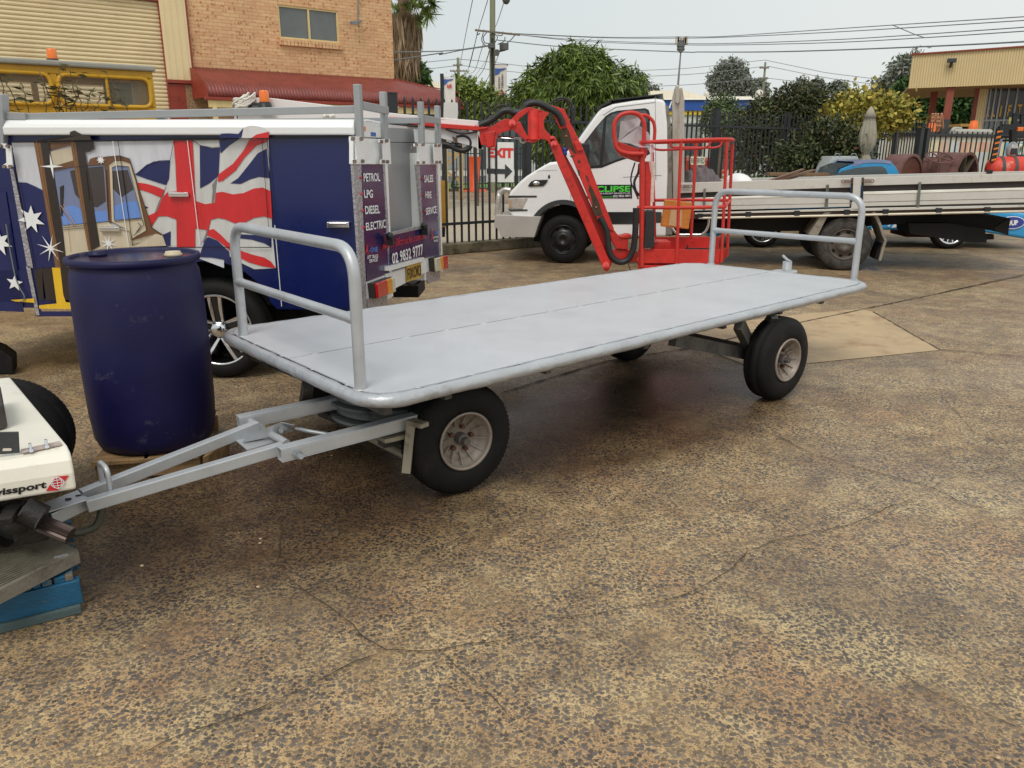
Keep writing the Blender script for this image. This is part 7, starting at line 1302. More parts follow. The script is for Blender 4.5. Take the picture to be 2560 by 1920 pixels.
gums = [('tall spreading grey green gum tree on the skyline beside the mobile tower', 'D', 105, [(1040,500,90,80),(1110,600,90,110),(1000,620,110,90),(960,520,60,60),(860,660,70,80),(900,740,80,90),(1050,720,140,90),(1180,560,50,60)], 1010), ('lower rounded tree just right of the tall gum', 'D', 104, [(1190,700,70,80),(1280,740,100,60),(1360,720,60,50),(1200,790,90,50),(1330,800,110,45)], 1290),
        ('small pale tree above the dark bush, left one of two', 'D', 110, [(1850,710,60,40)], 1850), ('small pale tree above the dark bush, right one of two', 'D', 110, [(2040,710,45,50),(2030,760,60,30)], 2040), ('small airy tree above the yellow vine left of the right building', 'E', 104, [(70,740,70,55),(100,780,60,40)], 80), ('leaning gum tree cut off by the corner of the tan fascia', 'E', 72, [(860,470,80,60),(780,540,80,70),(900,560,80,80),(760,620,60,50),(850,640,70,60),(960,480,70,100)], 880), ('round olive tree below the gum at the end of the tan fascia', 'E', 74, [(620,720,90,60),(700,740,70,60),(560,760,60,50),(650,770,100,50)], 640),
        ('faint bare tree on the skyline left of the tower', 'D', 108, [(80,730,60,35),(160,750,45,30)], 90)]
for lb, k, Y, bl_, tp in gums:
    thin = 'bare' in lb; tree('gum_tree', lb, 'tree', Y, k, bl_, 50*len(bl_) if thin else 130*len(bl_), 5 if thin else 8, .40, .45, g_gum, .25, trunk_px=tp, gr='trees on the skyline', r0=.3, spread=.6, rag=.35, inner=.6)
tree('street_tree', 'dark green tree half hidden behind the palm trunk', 'tree', 38, 'B', [(1610,560,90,110),(1680,600,90,80),(1580,460,60,80),(1560,620,80,80)], 900, 9, .3, .4, g_hedge, .2, r0=.2, spread=.3)
# palm
YP = 32; pt_ = thing('fan_palm', 'fan palm with a shaggy skirt of dead fronds at the corner of the brick office', 'palm', (yp('B', 1625, 600, YP).x, YP, 0)); cx = yp('B', 1625, 300, YP); xb = yp('B', 1610, 600, YP)
m = MB(); m.tube([V3((xb.x, YP, 0)), V3((xb.x, YP, xb.z)), V3((cx.x, YP, cx.z)), V3((cx.x, YP, yp('B', 1650, 0, YP).z))], [.24, .2, .24, .24], 14); m.build('trunk', mat('palm_trunk_brown', lin((128, 106, 86)), .9, 0, .3, 6, .8, 14), pt_)
n = 2600; zt_p, zb_p = yp('B', 1640, 90, YP).z, yp('B', 1620, 560, YP).z; zz = rng.uniform(zb_p+.5, zt_p, n); f = (zz-zb_p)/(zt_p-zb_p); rr = .25+.27*np.clip(f*1.5, 0, 1)**.7*rng.uniform(.75, 1.1, n); th = rng.uniform(0, 2*np.pi, n); P = np.stack([cx.x+rr*np.cos(th), YP+rr*np.sin(th), zz], 1)
Dd = np.stack([-np.cos(th)*.12, -np.sin(th)*.12, -np.ones(n)], 1)+rng.normal(size=(n, 3))*.12; Dd /= np.linalg.norm(Dd, axis=1)[:, None]; leaf_mesh('dead_skirt', P, Dd, .85, .09, leaf_mat('dead_frond', lin((124, 106, 84)), lin((178, 160, 134)), .9, .25), pt_)
zc = yp('B', 1650, -60, YP).z; fr_i = 0
for (x, y, ln_, dd_) in ((1640,190,1.3,-1.5),(1760,60,1.7,-.5),(1800,110,1.8,-.9),(1740,170,1.3,-1.4),(1560,90,1.3,-1.2),(1640,60,1.4,-1.),(1700,-60,2.,.2),(1580,-80,2.,.2),(1830,20,1.9,-.3),(1500,-20,1.8,-.3),(1760,-100,2.2,.6),(1545,150,1.2,-1.6),(1690,30,1.5,-.7)):
    tip_ = yp('B', x, y, YP-rng.uniform(-.8, 1.0)); base_ = V3((cx.x, YP, zt_p+.9)); n = 46; a0 = (tip_-base_).normalized(); sd_ = a0.cross(V3((0, 1, 0))).normalized(); u3 = a0.cross(sd_)
    e_ = bpy.data.objects.new('frond', None); COL.objects.link(e_); e_.parent = pt_; FR[e_.name] = FR[pt_.name]; mS = MB(); mS.tube([base_, base_.lerp(tip_, .55)+Z*.15, tip_], .02, 5); mS.build('stalk', vine_s, e_)
    ang_ = np.linspace(-1.5, 1.5, n)+rng.normal(size=n)*.05; Dn = np.array([list(a0*math.cos(a)+sd_*math.sin(a)*.9) for a in ang_]); Dn[:, 2] += -.35*(1 if dd_ < 0 else .2); Dn += rng.normal(size=Dn.shape)*.06; Dn /= np.linalg.norm(Dn, axis=1)[:, None]; leaf_mesh('frond_blade', np.tile(np.array(tip_), (n, 1))-Dn*.35, Dn, ln_*.45, .07, g_palm, e_)
# ---------------------------------------------------------------- far warehouse with blue and yellow band
YW = 60.; roofm = wave_mat('pale_metal_roof', lin((232, 224, 206)), lin((214, 206, 188)), 2.2, 'X', .2, .5); bluem = mat('sign_band_blue', lin((40, 84, 166)), .5, 0, .06, .5); yelm = mat('sign_band_yellow', lin((232, 196, 44)), .5)
X0, X1 = yp('n', 1000, 300, YW).x, yp('n', 2330, 300, YW).x; zb1, zb0, zy0 = yp('n', 1720, 251, YW).z, yp('n', 1720, 277, YW).z, yp('n', 1720, 287, YW).z
fw = thing('far_warehouse', 'wide white roofed warehouse with a blue and yellow band across the road', 'building', (0, YW, 0))
m = MB(); m.box(((X0+X1)/2, YW+10, zy0/2), (X1-X0, 20, zy0)); m.build('wall', mat('warehouse_white_wall', lin((206, 206, 198)), .7, var=.1), fw)
m = MB(); m.box(((X0+X1)/2, YW-.1, (zb0+zb1)/2), (X1-X0, .3, zb1-zb0)); m.build('blue_fascia', bluem, fw); m = MB(); m.box(((X0+X1)/2, YW-.05, (zy0+zb0)/2), (X1-X0, .2, zb0-zy0-.01)); m.build('yellow_fascia', yelm, fw)
yr2 = YW+16; zrd = (CAM+ray(q('n', 1900, 241))*(yr2/ray(q('n', 1900, 241)).y)).z; m = MB(); m.add([(X0, YW-.4, zb1+.02), (X1, YW-.4, zb1+.02), (X1, yr2, zrd), (X0, yr2, zrd)], [(0, 1, 2, 3)]); m.box(((X0+X1)/2, YW+17, zrd/2), (X1-X0-.2, 2, zrd-.02))
pk = [yp('D', 0, 778, YW+6), yp('D', 480, 756, YW+6), yp('D', 860, 862, YW+6), yp('D', 860, 900, YW+6), yp('D', 0, 900, YW+6)]; m.prism(pk, (0, 9, 0))
pk = [yp('W', 440, 330, YW+4), yp('W', 820, 440, YW+4), yp('W', 820, 560, YW+4), yp('W', 440, 560, YW+4)]; m.prism(pk, (0, 9, 0)); m.build('roof', roofm, fw)
for i in range(9):
    x = X0+(X1-X0)*(i+.5)/9+1; m = MB(); m.box((x, YW-.03, 2.1), (3.4, .1, 3.2)); m.build('shopfront', glass_dark if i % 2 else mat('roller_grey', lin((150, 152, 150)), .6), fw)
m = MB(); a, b_ = yp('D', 1035, 1010, YW-.4), yp('D', 1065, 918, YW-.4)
for dx in (-.18, .18): m.bar(a+V3((dx, 0, 0)), b_+V3((dx, 0, 0)), .06, .06)
for k in range(7): p = a.lerp(b_, (k+.5)/7); m.bar(p-V3((.18, 0, 0)), p+V3((.18, 0, 0)), .05, .05)
m.build('ladder', white_dec, fw)
m = MB(); m.prism([yp('D', *t, YW-.3) for t in ((330,965),(345,975),(372,885),(360,880))], (0, -.02, 0)); m.build('sign_stroke', white_dec, fw)
m = MB()
for x, y, r in ((1375, 805, .34), (765, 808, .24)): c = yp('D', x, y, YW+10); m.cyl(c-Z*.8, c, r*.7); m.ball(c, r, 12, 8)
build_each(m, 'roof_ventilator', alu, fw)
# ---------------------------------------------------------------- right building
pr2 = yp('n', 2271, 220, 40); PRB = PL(pr2, -22); E2 = lambda k, x, y, off=0.: PRB(q(k, x, y), off); uE0 = PRB.s_(E2('E', 880, 742)); uE1 = PRB.s_(E2('n', 2760, 200)); zf0, zf1 = E2('E', 880, 742).z, E2('E', 937, 358).z
rb = thing('showroom', 'tan corrugated fascia building on red columns with a tinted shopfront at the right', 'building', PRB.at(uE0, 0), PRB.ang)
fas = wave_mat('tan_ribbed_cladding', lin((216, 194, 146)), lin((186, 160, 108)), 2.9, 'X', .5, .55, (0., .4), .03)
m = MB(); m.prism([PRB.at(uE0, zf0), PRB.at(uE1, zf0+.1), PRB.at(uE1, zf1+.25), PRB.at(uE0, zf1)], PRB.n*.2); m.build('fascia', fas, rb)
m = MB(); m.prism([PRB.at(uE0-.1, zf1, -.1), PRB.at(uE1, zf1+.25, -.1), PRB.at(uE1, zf1+.31, -.1), PRB.at(uE0-.1, zf1+.06, -.1)], PRB.n*.3); m.build('capping', red_trim, rb)
m = MB(); m.box(PRB.at((uE0+uE1)/2, zf0+.06, 4.2), (uE1-uE0, 8, .1), rz=PRB.ang); m.build('soffit', mat('soffit_brown', lin((150, 124, 84)), .8), rb)
colm = mat('red_brick_column', lin((140, 76, 60)), .8, bump=.3); cold = mat('dark_column_base', lin((62, 64, 64)), .7)
for (x, y, off, w_) in (('E', 1345, .3, .31), ('E', 1165, 3.2, .30)):
    u = PRB.s_(E2(x, y, 900, off)); m = MB(); zm = E2('E', 1330, 1100, .3).z if off < 1 else 0; m.box(PRB.at(u, (zf0+zm)/2, off), (w_, w_, zf0-zm), rz=PRB.ang); m.build('column', colm, rb)
    if off < 1: m = MB(); m.box(PRB.at(u, zm/2, off), (w_+.02, w_+.02, zm), rz=PRB.ang); m.build('column_base', cold, rb)
pu0 = PRB.s_(E2('E', 1680, 900, 1.5)); pu1 = PRB.s_(E2('E', 1775, 900, 1.5)); m = MB(); m.box(PRB.at((pu0+pu1)/2, zf0/2, 1.7), (pu1-pu0, .4, zf0), rz=PRB.ang); m.build('clad_pier', fas, rb); m = MB(); m.box(PRB.at(pu0-.08, zf0/2, 1.7), (.14, .42, zf0), rz=PRB.ang); m.build('pier_trim', red_trim, rb)
PG_ = PL(PRB.at(pu1, 0, 1.7), -22+9); g_ = lambda x, y, off=0.: PG_(q('V', x, y), off); ug1 = PG_.s_(PG_(q('n', 2760, 200)))
m = MB(); m.box(PG_.at(ug1/2, zf0/2, .1), (ug1, .05, zf0), rz=PG_.ang); gp = m.build('shopfront', mat('black_showroom_glass', lin((48, 48, 52)), .12, 0, .4, .5, rv=.05), rb)
m = MB(); mul = [PG_.s_(g_(x, y)) for x, y in ((980,500),(1048,500),(1120,500),(1228,500),(1352,500))]; 
for u in [0.05]+mul+[mul[-1]+1.2*k for k in (1.1, 2.2, 3.3, 4.4)]: m.box(PG_.at(u, zf0/2, .05), (.07, .06, zf0), rz=PG_.ang)
m.box(PG_.at(ug1/2, g_(1000, 890).z, .052), (ug1, .05, .07), rz=PG_.ang); m.build('mullion', mat('mullion_alloy', lin((160, 160, 158)), .5, .3), gp)
olt = mat('sign_gold_lettering', lin((206, 154, 44)), .5)
for ch, P in (('R', ((884,850),(905,850),(915,700),(890,700))), ('K', ((915,848),(955,848),(975,702),(940,702))), ('L', ((1000,842),(1030,842),(1050,692),(1010,700))), ('I', ((1090,838),(1112,838),(1138,690),(1118,690))), ('F', ((1198,835),(1232,835),(1270,675),(1226,680))), ('T', ((1355,800),(1390,800),(1418,668),(1350,672)))): lettering('lettering', ch, [g_(*t, .04) for t in P], olt, gp, .03, .01)
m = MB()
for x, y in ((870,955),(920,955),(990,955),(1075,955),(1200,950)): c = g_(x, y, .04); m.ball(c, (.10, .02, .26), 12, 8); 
m.build('pale_reflected_shape', mat('painted_reflection_grey', lin((120, 126, 130)), .5), gp)  # pale grey shapes paint reflections onto the showroom glass
m = MB(); c = E2('V', 440, 62, -.25); m.box(c, (.38, .2, .18), rz=PRB.ang); m.bar(c-Z*.1, c-Z*.25+PRB.n*.25, .12, .1); m.build('floodlight', mat('flood_dark', lin((60, 62, 64)), .5), rb, bevel=.02)
# folded timber trestles and table under the showroom canopy
Yt = 38
for i, (x0_, x1_) in enumerate(((165, 225), (240, 310))):
    m = MB(); 
    for a, b_ in (((x0_+10,795),(x0_-30,1050)), ((x0_+12,795),(x0_+5,1050)), ((x1_-10,795),(x1_+10,1000)), ((x1_-12,795),(x1_-50,1040)), ((x0_,900),(x1_,900)), ((x0_-10,960),(x1_-8,965)), ((x0_+10,850),(x1_-5,850))): m.bar(yp('V', *a, Yt), yp('V', *b_, Yt+.3), .07, .07)
    tag(m.build('trestle', mat('pinkish_timber', lin((196, 146, 116)), .8)), ('folded pinkish timber trestle, left one of the pair by the red columns', 'folded pinkish timber trestle, right one of the pair by the red columns')[i], 'trestle', 'timber trestles stacked under the canopy')
tb_ = thing('work_table', 'yellow topped bench between the red column and the tan pier', 'bench', (yp('V', 550, 1000, Yt).x, Yt, 0)); m = MB(); a, b_ = yp('V', 478, 966, Yt), yp('V', 632, 958, Yt); m.box((a+b_)/2, ((b_-a).length, 1., .12)); m.build('bench_top', mat('ochre_top', lin((170, 134, 66)), .7), tb_)
for x_ in (488, 600):
    p = yp('V', x_, 980, Yt); m = MB(); m.box((p.x, p.y, p.z/2), (.1, .8, p.z)); m.build('leg', cold, tb_)
for i, (x_, y_) in enumerate(((732, 1020), (148, 1050))): c = yp('V', x_, y_, 30); m = MB(); m.lathe([(.0, .32), (.12, .3), (.16, 0), (.22, -.25), (0, -.3)], c, Z, 16); tag(m.build('safety_cone', mat('cone_orange', lin((236, 110, 30)), .5)), ('orange cone top in front of the tan pier', 'orange cone top at the foot of the left trestle')[i], 'cone', 'orange cone tops over the container')
# ---------------------------------------------------------------- poles, wires, tower
tim = mat('weathered_pole_timber', lin((136, 140, 114)), .85, 0, .15, 3, .4, 30, stretch=(1, 1, .15)); pgrey = mat('pole_fitting_grey', lin((96, 98, 98)), .6, .2); wire = mat('overhead_wire', lin((128, 132, 136)), .6)
def pole(lb, k, x0, y0, x1, y1, w_px, Y, arms, extra=None):
    b_ = yp(k, x1, y1, Y); t_ = yp(k, x0, y0, Y); o = thing('power_pole', lb, 'power pole', (b_.x, Y, 0), 0, 'street power poles'); m = MB(); r_0 = rpx(w_px, Y)/2; m.tube([V3((b_.x, Y, 0)), V3((b_.x, Y, b_.z)), t_], [r_0*1.1, r_0, r_0*.9], 14); m.build('pole', tim, o)
    for (xa, ya, xb2, yb2, h_) in arms:
        m = MB(); a, c = yp(k, xa, ya, Y-.2), yp(k, xb2, yb2, Y-.2); m.bar(a, c, rpx(h_, Y), rpx(h_, Y))
        for f_ in (.03, .2, .38, .62, .8, .97): p = a.lerp(c, f_); m.cyl(p, p+Z*rpx(3.2, Y), rpx(1., Y), 8)
        m.build('crossarm', mat('crossarm_grey', lin((120, 112, 100)), .8), o)
    return o
p1_ = pole('tall weathered power pole carrying a banner between the awning and the mango tree', 'C', 486, -500, 482, 900, 14, 35, [(322,278,738,322,4)])
m = MB(); m.box(yp('C', 475, 422, 34.6), (rpx(16, 35), .3, rpx(10, 35))); m.box(yp('C', 525, 485, 34.6), (rpx(8, 35), .3, rpx(12, 35))); m.box(yp('C', 590, 432, 34.2), (rpx(13, 35), .4, rpx(14, 35)), rz=.4); m.bar(yp('C', 540, 475, 34.4), yp('C', 600, 460, 34.3), .06, .06); m.ball(yp('C', 610, -10, 34), (.16, .16, .2)); m.build('pole_hardware', pgrey, p1_)
m = MB(); m.box(V3((yp('C', 485, 700, 34.7).x, 34.7, yp('C', 485, 760, 34.7).z/2+1.3)), (rpx(6, 35), .12, yp('C', 485, 575, 34.7).z)); m.build('banner_mast', blackm, p1_)
for P in ([(340,300),(350,320),(370,305)], [(400,300),(385,370),(420,420),(460,410)], [(430,300),(400,340),(410,390),(440,400)], [(530,320),(560,330),(580,318)], [(600,340),(590,380),(530,410)], [(690,325),(650,370),(600,410)], [(480,300),(530,340),(500,400),(470,420)]): m = MB(); m.tube(spline([yp('C', *t, 34.7) for t in P], 5), .018, 5); m.build('jumper_wire', blackm, p1_)
pole('distant short power pole above the light shrub', 'C', 166, 532, 172, 760, 7.5, 75, [(92,655,250,655,3),(120,605,205,600,3)])
pole('distant pole with two crossarms standing right of the gum tree', 'D', 1445, 440, 1415, 820, 5.2, 92, [(1378,505,1485,505,3),(1368,628,1470,628,3)])
Yt2 = 112; bt_, tt_ = yp('D', 437, 720, Yt2), yp('D', 470, 320, Yt2); tw_ = thing('mobile_tower', 'slim grey mobile phone tower with a ring of antennas', 'tower', (bt_.x, Yt2, 0)); tg_ = mat('tower_grey', lin((134, 134, 138)), .6, .2)
m = MB(); m.tube([V3((bt_.x-.1, Yt2, 0)), bt_, tt_], [rpx(3, Yt2), rpx(2.6, Yt2), rpx(1.6, Yt2)], 12); m.tube([tt_, yp('D', 470, 180, Yt2)], .22, 8); m.build('mast', tg_, tw_)
m = MB()
for k in range(7): c = yp('D', 470, 205+k*17, Yt2); m.ball(c, (.55 if k % 2 else .35, .5, .3), 8, 6)
m.tube([yp('D', 430, 178, Yt2), yp('D', 535, 172, Yt2)], .12, 6); m.tube([yp('D', 430, 225, Yt2), yp('D', 530, 222, Yt2)], .12, 6); m.build('mast_head', pgrey, tw_)
for x_ in (428, 448, 492, 515, 533): c = yp('D', x_, 190, Yt2); m = MB(); m.box(c, (.42, .3, rpx(17 if x_ != 492 else 10, Yt2))); m.build('antenna_panel', mat('antenna_cream', lin((206, 196, 178)), .6), tw_)
def cable(lb, pts, sag=0., r_=.02, name='power_line'):
    P = [yp(k, x, y, Y) for k, x, y, Y in pts]; m = MB(); m.tube(spline(P, 10), r_, 5, smooth=True); return tag(m.build(name, wire), lb, 'power line', 'overhead wires')
XR = 2620
cable('upper twin power line running from the tall pole to the top right, higher wire', [('C', 680,308,35), ('C', 1500,342,33), ('C', 2180,340,31), ('D', 900,145,29), ('D', 1600,100,26), ('E', 400,32,23), ('n', 2620,38,18)], r_=.012)
cable('upper twin power line running from the tall pole to the top right, lower wire', [('C', 690,312,35), ('C', 1500,348,33), ('C', 2180,352,31), ('D', 900,155,29), ('D', 1600,125,26), ('E', 400,72,23), ('n', 2640,46,18)], r_=.012)
cable('lower twin power line running from the tall pole to the right edge, higher wire', [('C', 700,318,35), ('C', 1300,368,33), ('C', 2180,400,31), ('D', 1100,222,28), ('D', 2212,182,24), ('E', 950,125,21), ('n', 2620,64,17)], r_=.012)
cable('lower twin power line running from the tall pole to the right edge, lower wire', [('C', 720,320,35), ('C', 1300,380,33), ('C', 2180,412,31), ('D', 1100,240,28), ('D', 2212,214,24), ('E', 1060,158,21), ('n', 2620,74,17)], r_=.012)
cable('single low wire crossing just above the mango tree to the right edge', [('C', 530,370,35), ('C', 1130,430,33), ('C', 2212,478,31), ('D', 700,322,29), ('D', 1400,322,27), ('D', 2212,302,24), ('E', 1300,250,20), ('n', 2640,100,16)], r_=.018)
m = MB(); m.tube([yp('E', 690,8,23), yp('E', 960,122,22), yp('E', 1070,158,21)], .012, 5); tag(m.build('spacer_rod', wire), 'short diagonal rod joining the power lines at upper right', 'wire')
cable('thick black cable from the brick office to the tall pole, upper one', [('B', 1530,412,27), ('B', 1900,405,30), ('C', 0,472,31), ('C', 200,455,33), ('C', 450,418,34.5)], r_=.02, name='service_cable'); cable('thick black cable from the brick office to the tall pole, lower one', [('B', 1530,475,27), ('B', 1900,420,30), ('C', 0,502,31), ('C', 200,462,33), ('C', 450,425,34.5)], r_=.02, name='service_cable')
for i, P in enumerate(([(300,0),(240,300),(185,600)], [(440,0),(340,330),(270,600),(235,720)], [(590,20),(530,200),(480,330),(420,560),(275,760)], [(345,300),(300,500),(270,620)], [(400,400),(370,500),(320,650),(260,680)], [(460,460),(400,640),(330,740)], [(550,480),(500,600),(420,760)])):
    cable(('steep wire dropping from the top edge to the distant pole, leftmost', 'steep wire leaving the top edge just left of the tall pole', 'wire crossing behind the tall pole down to the shrub', 'thin wire falling from the left crossarm tip', 'slack looping wire left of the tall pole', 'thin wire falling beside the tall pole above the shrub', 'thin wire right of the tall pole behind the banner')[i], [('C', x, y, 36+10*j) for j, (x, y) in enumerate(P)], r_=.018)
for i, P in enumerate(([('B', 1700,500,60), ('C', 150,545,75)], [('B', 1720,555,60), ('C', 150,605,75)], [('C', 180,545,75), ('C', 450,570,80), ('C', 820,615,90)], [('C', 190,600,75), ('C', 450,640,80), ('C', 760,670,90)], [('C', 1840,648,80), ('D', 0,535,85), ('D', 600,505,88), ('D', 1440,415,92)], [('C', 1870,700,80), ('D', 0,605,85), ('D', 700,570,88), ('D', 1420,490,92)], [('C', 1870,805,80), ('D', 0,725,85), ('D', 700,690,88), ('D', 1400,622,92)], [('D', 1440,415,92), ('D', 1900,510,86), ('D', 2212,570,84), ('E', 740,660,80)], [('D', 1470,485,92), ('D', 2212,630,84), ('E', 700,715,80)], [('D', 1460,622,92), ('D', 2100,700,84)])):
    cable('faint distant wire on the grey sky, number of wires meet at a far pole: ' [:0] + ('wire left of the short distant pole, upper', 'wire left of the short distant pole, lower', 'far wire from the short pole to behind the mango tree, upper', 'far wire from the short pole to behind the mango tree, lower', 'highest far wire coming into the two armed pole from the left', 'middle far wire coming into the two armed pole from the left', 'lowest far wire coming into the two armed pole from the left', 'highest far wire leaving the two armed pole to the right', 'middle far wire leaving the two armed pole to the right', 'lowest far wire leaving the two armed pole to the right')[i], P, r_=.028)
# ---------------------------------------------------------------- banners, signs and small things behind the left fence
def qprism(mb, k, P, Y, th=.02): mb.prism([yp(k, *t, Y) for t in P], (0, th, 0))
bt_ = thing('banner', 'white vertical banner reading rough terrain on the tall pole', 'banner', (yp('W', 1615, 600, 34).x, 34, 0), 0, 'street banners'); m = MB(); qprism(m, 'W', [(1535,178),(1700,178),(1695,760),(1530,760)], 34); bb_ = m.build('banner_cloth', mat('banner_white', lin((222, 218, 210)), .6), bt_)
bw = mat('banner_royal_blue', lin((60, 96, 170)), .5)
m = MB(); qprism(m, 'W', [(1533,225),(1600,228),(1690,222),(1655,245),(1610,262),(1590,300),(1532,318)], 33.97); m.build('flag_wave', bw, bb_)
lettering('lettering', 'ROUGH', [yp('W', *t, 33.96) for t in ((1606,502),(1606,345),(1578,345),(1578,502))], black_dec, bb_, .02, .002); lettering('lettering', 'TERRAIN', [yp('W', *t, 33.96) for t in ((1650,505),(1650,310),(1622,310),(1622,505))], black_dec, bb_, .02, .002); lettering('lettering', '4WD', [yp('W', *t, 33.96) for t in ((1665,780),(1665,530),(1560,530),(1560,780))], red_dec, bb_, .04, .002)
m = MB(); m.bar(yp('W', 1510, 178, 34.1), yp('W', 1715, 182, 34.1), .05, .05); m.build('banner_arm', blackm, bt_)
bt2 = thing('banner', 'small banner with a blue flag wave above the red awning', 'banner', (yp('W', 800, 400, 24.6).x, 24.6, 0), 0, 'street banners'); m = MB(); m.bar(yp('W', 800, 300, 24.6), V3((yp('W', 800, 700, 24.6).x, 24.6, 0)), .1, .1); m.build('post', blackm, bt2); m = MB(); qprism(m, 'W', [(820,338),(985,345),(985,700),(818,700)], 24.6); b2_ = m.build('banner_cloth', mat('banner_white', lin((222, 218, 210)), .6), bt2)
m = MB(); qprism(m, 'W', [(828,375),(880,378),(960,372),(930,392),(885,402),(865,435),(825,462)], 24.58); m.build('flag_wave', bw, b2_); lettering('lettering', 'S', [yp('W', *t, 24.57) for t in ((935,500),(935,440),(870,450),(870,500))], red_dec, b2_, .04, .002)
# exit sign fixed behind the gate
es = thing('exit_sign', 'white EXIT sign with a black arrow fixed behind the gate pickets', 'sign', PF.at(PF.s_(PF(q('X', 1200, 300))), .5, .10), PF.ang); x_ = lambda k, x, y, off=.0: PF(q(k, x, y), .055-.13*(x-718)/360+off-(.004 if off else 0))
m = MB(); m.prism([x_('H', 718, 712), x_('H', 1075, 715), x_('H', 1078, 1242), x_('H', 720, 1238)], PF.n*.012); sb_ = m.build('sign_board', mat('sign_white', lin((228, 226, 220)), .45, var=.03), es)
lettering('lettering', 'EXIT', [x_('H', *t, -.001) for t in ((735,915),(1072,922),(1072,792),(735,788))], mat('exit_red', lin((214, 50, 44)), .5), sb_, .05, .002)
m = MB(); m.prism([x_('H', *t, -.001) for t in ((722,1058),(962,1068),(962,1002),(1058,1098),(958,1200),(960,1132),(722,1126))], PF.n*-.002); m.build('arrow', mat('arrow_black', lin((48, 52, 56)), .5), sb_)
m = MB(); m.prism([PF(q('W', *t), -.06) for t in ((845,692),(1000,695),(1022,715),(1018,940),(824,938),(828,708))], PF.n*.006); tag(m.build('blank_sign', mat('sign_white2', lin((216, 214, 208)), .45, var=.04)), 'blank white rounded sign board hung on the gate left of the EXIT sign', 'sign')
m = MB(); c = yp('X', 800, 490, 36.2); tp2 = yp('X', 800, -55, 36.2); m.tube([V3((c.x, 36.2, 0)), V3((c.x, 36.2, c.z)), V3((tp2.x+.02, 36.2, tp2.z))], [.24, .19, .27], 16); m.cyl(V3((c.x, 36.2, 0)), V3((c.x, 36.2, .06)), .55); tag(m.build('bollard', mat('fluoro_orange_post', lin((238, 92, 44)), .5)), 'bright orange flexible bollard seen through the gate', 'bollard')
tf = thing('braced_post', 'cream painted timber post with diagonal braces seen through the gate', 'frame', (yp('X', 590, 430, 30).x, 30, 0)); crm = mat('cream_timber', lin((216, 192, 142)), .7, dirt=lin((170, 144, 100)), ds=3)
b0 = yp('X', 590, 430, 30); t0 = yp('W', 1062, 815, 30); m = MB(); m.bar(V3((b0.x, 30, 0)), V3((t0.x, 30, t0.z)), rpx(10.5, 30), rpx(8, 30)); m.build('post', crm, tf)
m = MB(); m.bar(yp('X', 310, 150, 30), yp('X', 560, 330, 30), .12, .1); m.bar(yp('X', 320, 100, 30), yp('X', 520, -60, 30), .12, .1); m.bar(yp('W', 800, 1415, 30), yp('W', 1040, 1410, 30), .1, .12); m.bar(yp('W', 700, 930, 30), yp('W', 1380, 935, 30), .12, .12); m.build('brace', crm, tf)
m = MB(); m.tube(spline([yp('X', *t, 29.8) for t in ((480,200),(490,290),(440,400),(470,450),(540,440),(600,450))]), .03, 6); m.tube(spline([yp('X', *t, 29.8) for t in ((500,180),(470,300),(450,380),(520,440))]), .03, 6); tag(m.build('loose_cable', blackm), 'tangle of black cable at the foot of the cream timber post', 'cable')
yb2 = thing('yellow_bin', 'worn yellow steel bin standing behind the gate next to the ute', 'bin', PF(q('X', 300, 1100), .8)*1, PF.ang); yb2.location.z = 0; FR[yb2.name] = frame((yb2.location.x, yb2.location.y, 0), PF.ang)
m = MB(); m.prism([PF(q('X', *t), .7) for t in ((140,330),(388,335),(378,480),(378,800),(345,1075),(140,1080))], PF.n*.6); m.build('bin_body', mat('chipped_yellow', lin((204, 152, 52)), .5, dirt=lin((120, 92, 52)), ds=5, dth=(.6, .7)), yb2); m = MB(); m.prism([PF(q('X', *t), .65) for t in ((140,1075),(340,1075),(335,1230),(140,1230))], PF.n*.6); m.build('bin_base', blackm, yb2)
# dark gate mechanism / far fence behind
palisade('palisade_fence', 'far thin black fence across the grass behind the EXIT sign', PF.s_(PF(q('n', 1130, 400), 20)), PF.s_(PF(q('n', 1500, 400), 20)), .16, .0, 1.9, [], rails=(.25, 1.6), off=20.)
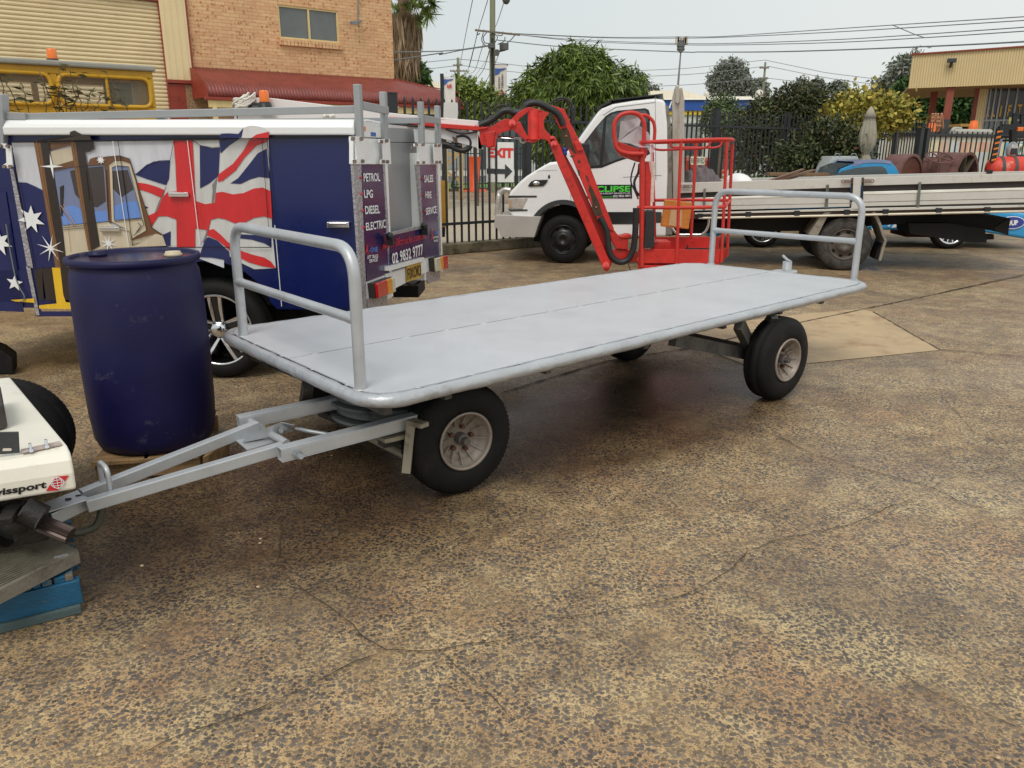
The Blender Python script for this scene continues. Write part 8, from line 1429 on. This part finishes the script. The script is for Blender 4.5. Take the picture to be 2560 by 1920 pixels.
# reserved sign, red car, small things behind the right part of the fence
YRS = PF(q('a', 720, 1120), -.2).y
rs_ = thing('reserved_sign', 'cream RESERVED sign in front of the fence, seen through the red basket rails', 'sign', V3((yp('a', 720, 1120, YRS).x, YRS, 0))); m = MB(); P = [yp('a', *t, YRS) for t in ((600,1048),(848,1050),(846,1192),(598,1188))]; m.prism(fillet(P, .03, 3, True), (0, .01, 0)); sb3 = m.build('sign_board', mat('sign_cream', lin((222, 222, 196)), .5, var=.04), rs_, ); lettering('lettering', 'RESERVED', [yp('a', *t, (YRS-.01)) for t in ((612,1160),(838,1162),(838,1072),(612,1070))], black_dec, sb3, .0, .003); m = MB(); c = yp('a', 720, 1190, YRS); m.bar(V3((c.x, (YRS+.03), 0)), V3((c.x, (YRS+.03), c.z+.05)), .04, .04); m.build('post', galv, rs_)
rc_ = thing('parked_van', 'red and cream vehicle parked behind the fence beyond the reserved sign', 'van', (yp('a', 700, 1000, 24).x, 24, 0)); m = MB(); a, b_ = yp('a', 480, 900, 24), yp('a', 1190, 900, 24); m.box(((a.x+b_.x)/2, 24.9, .95), (b_.x-a.x, 1.8, 1.1)); m.build('body', mat('dull_red_body', lin((170, 62, 52)), .4), rc_, bevel=.08); m = MB(); m.box(((a.x+b_.x)/2-.4, 24.9, 1.75), ((b_.x-a.x)*.7, 1.6, .6)); m.build('cabin', mat('cream_cabin', lin((200, 190, 170)), .4), rc_, bevel=.08)
m = MB(); m.box(((a.x+b_.x)/2-.4, 24.08, 1.78), ((b_.x-a.x)*.6, .02, .4)); m.build('window', glass_dark, rc_)
for u in (.22, .78): wheel(rc_, V3((a.x+(b_.x-a.x)*u, 23.98, .33)), V3((0, -1, 0)), .33, .22, .2, 'steel', tread=20)
m = MB(); m.prism([yp('a', *t, 21) for t in ((1140,1290),(1190,1285),(1192,1345),(1130,1345))], (0, .2, 0)); tag(m.build('orange_float', mat('float_orange', lin((226, 96, 40)), .5), bevel=.03), 'small orange block behind the fence right of the reserved sign', 'block')
tree('palm_stump', 'pale mottled tree trunk standing just behind the fence post', 'tree', 19.3, 'a', [(1150,480,60,60),(1130,380,60,60)], 60, 6, .12, .4, g_gbush, .2, trunk_px=1150, r0=.09, spread=.2)
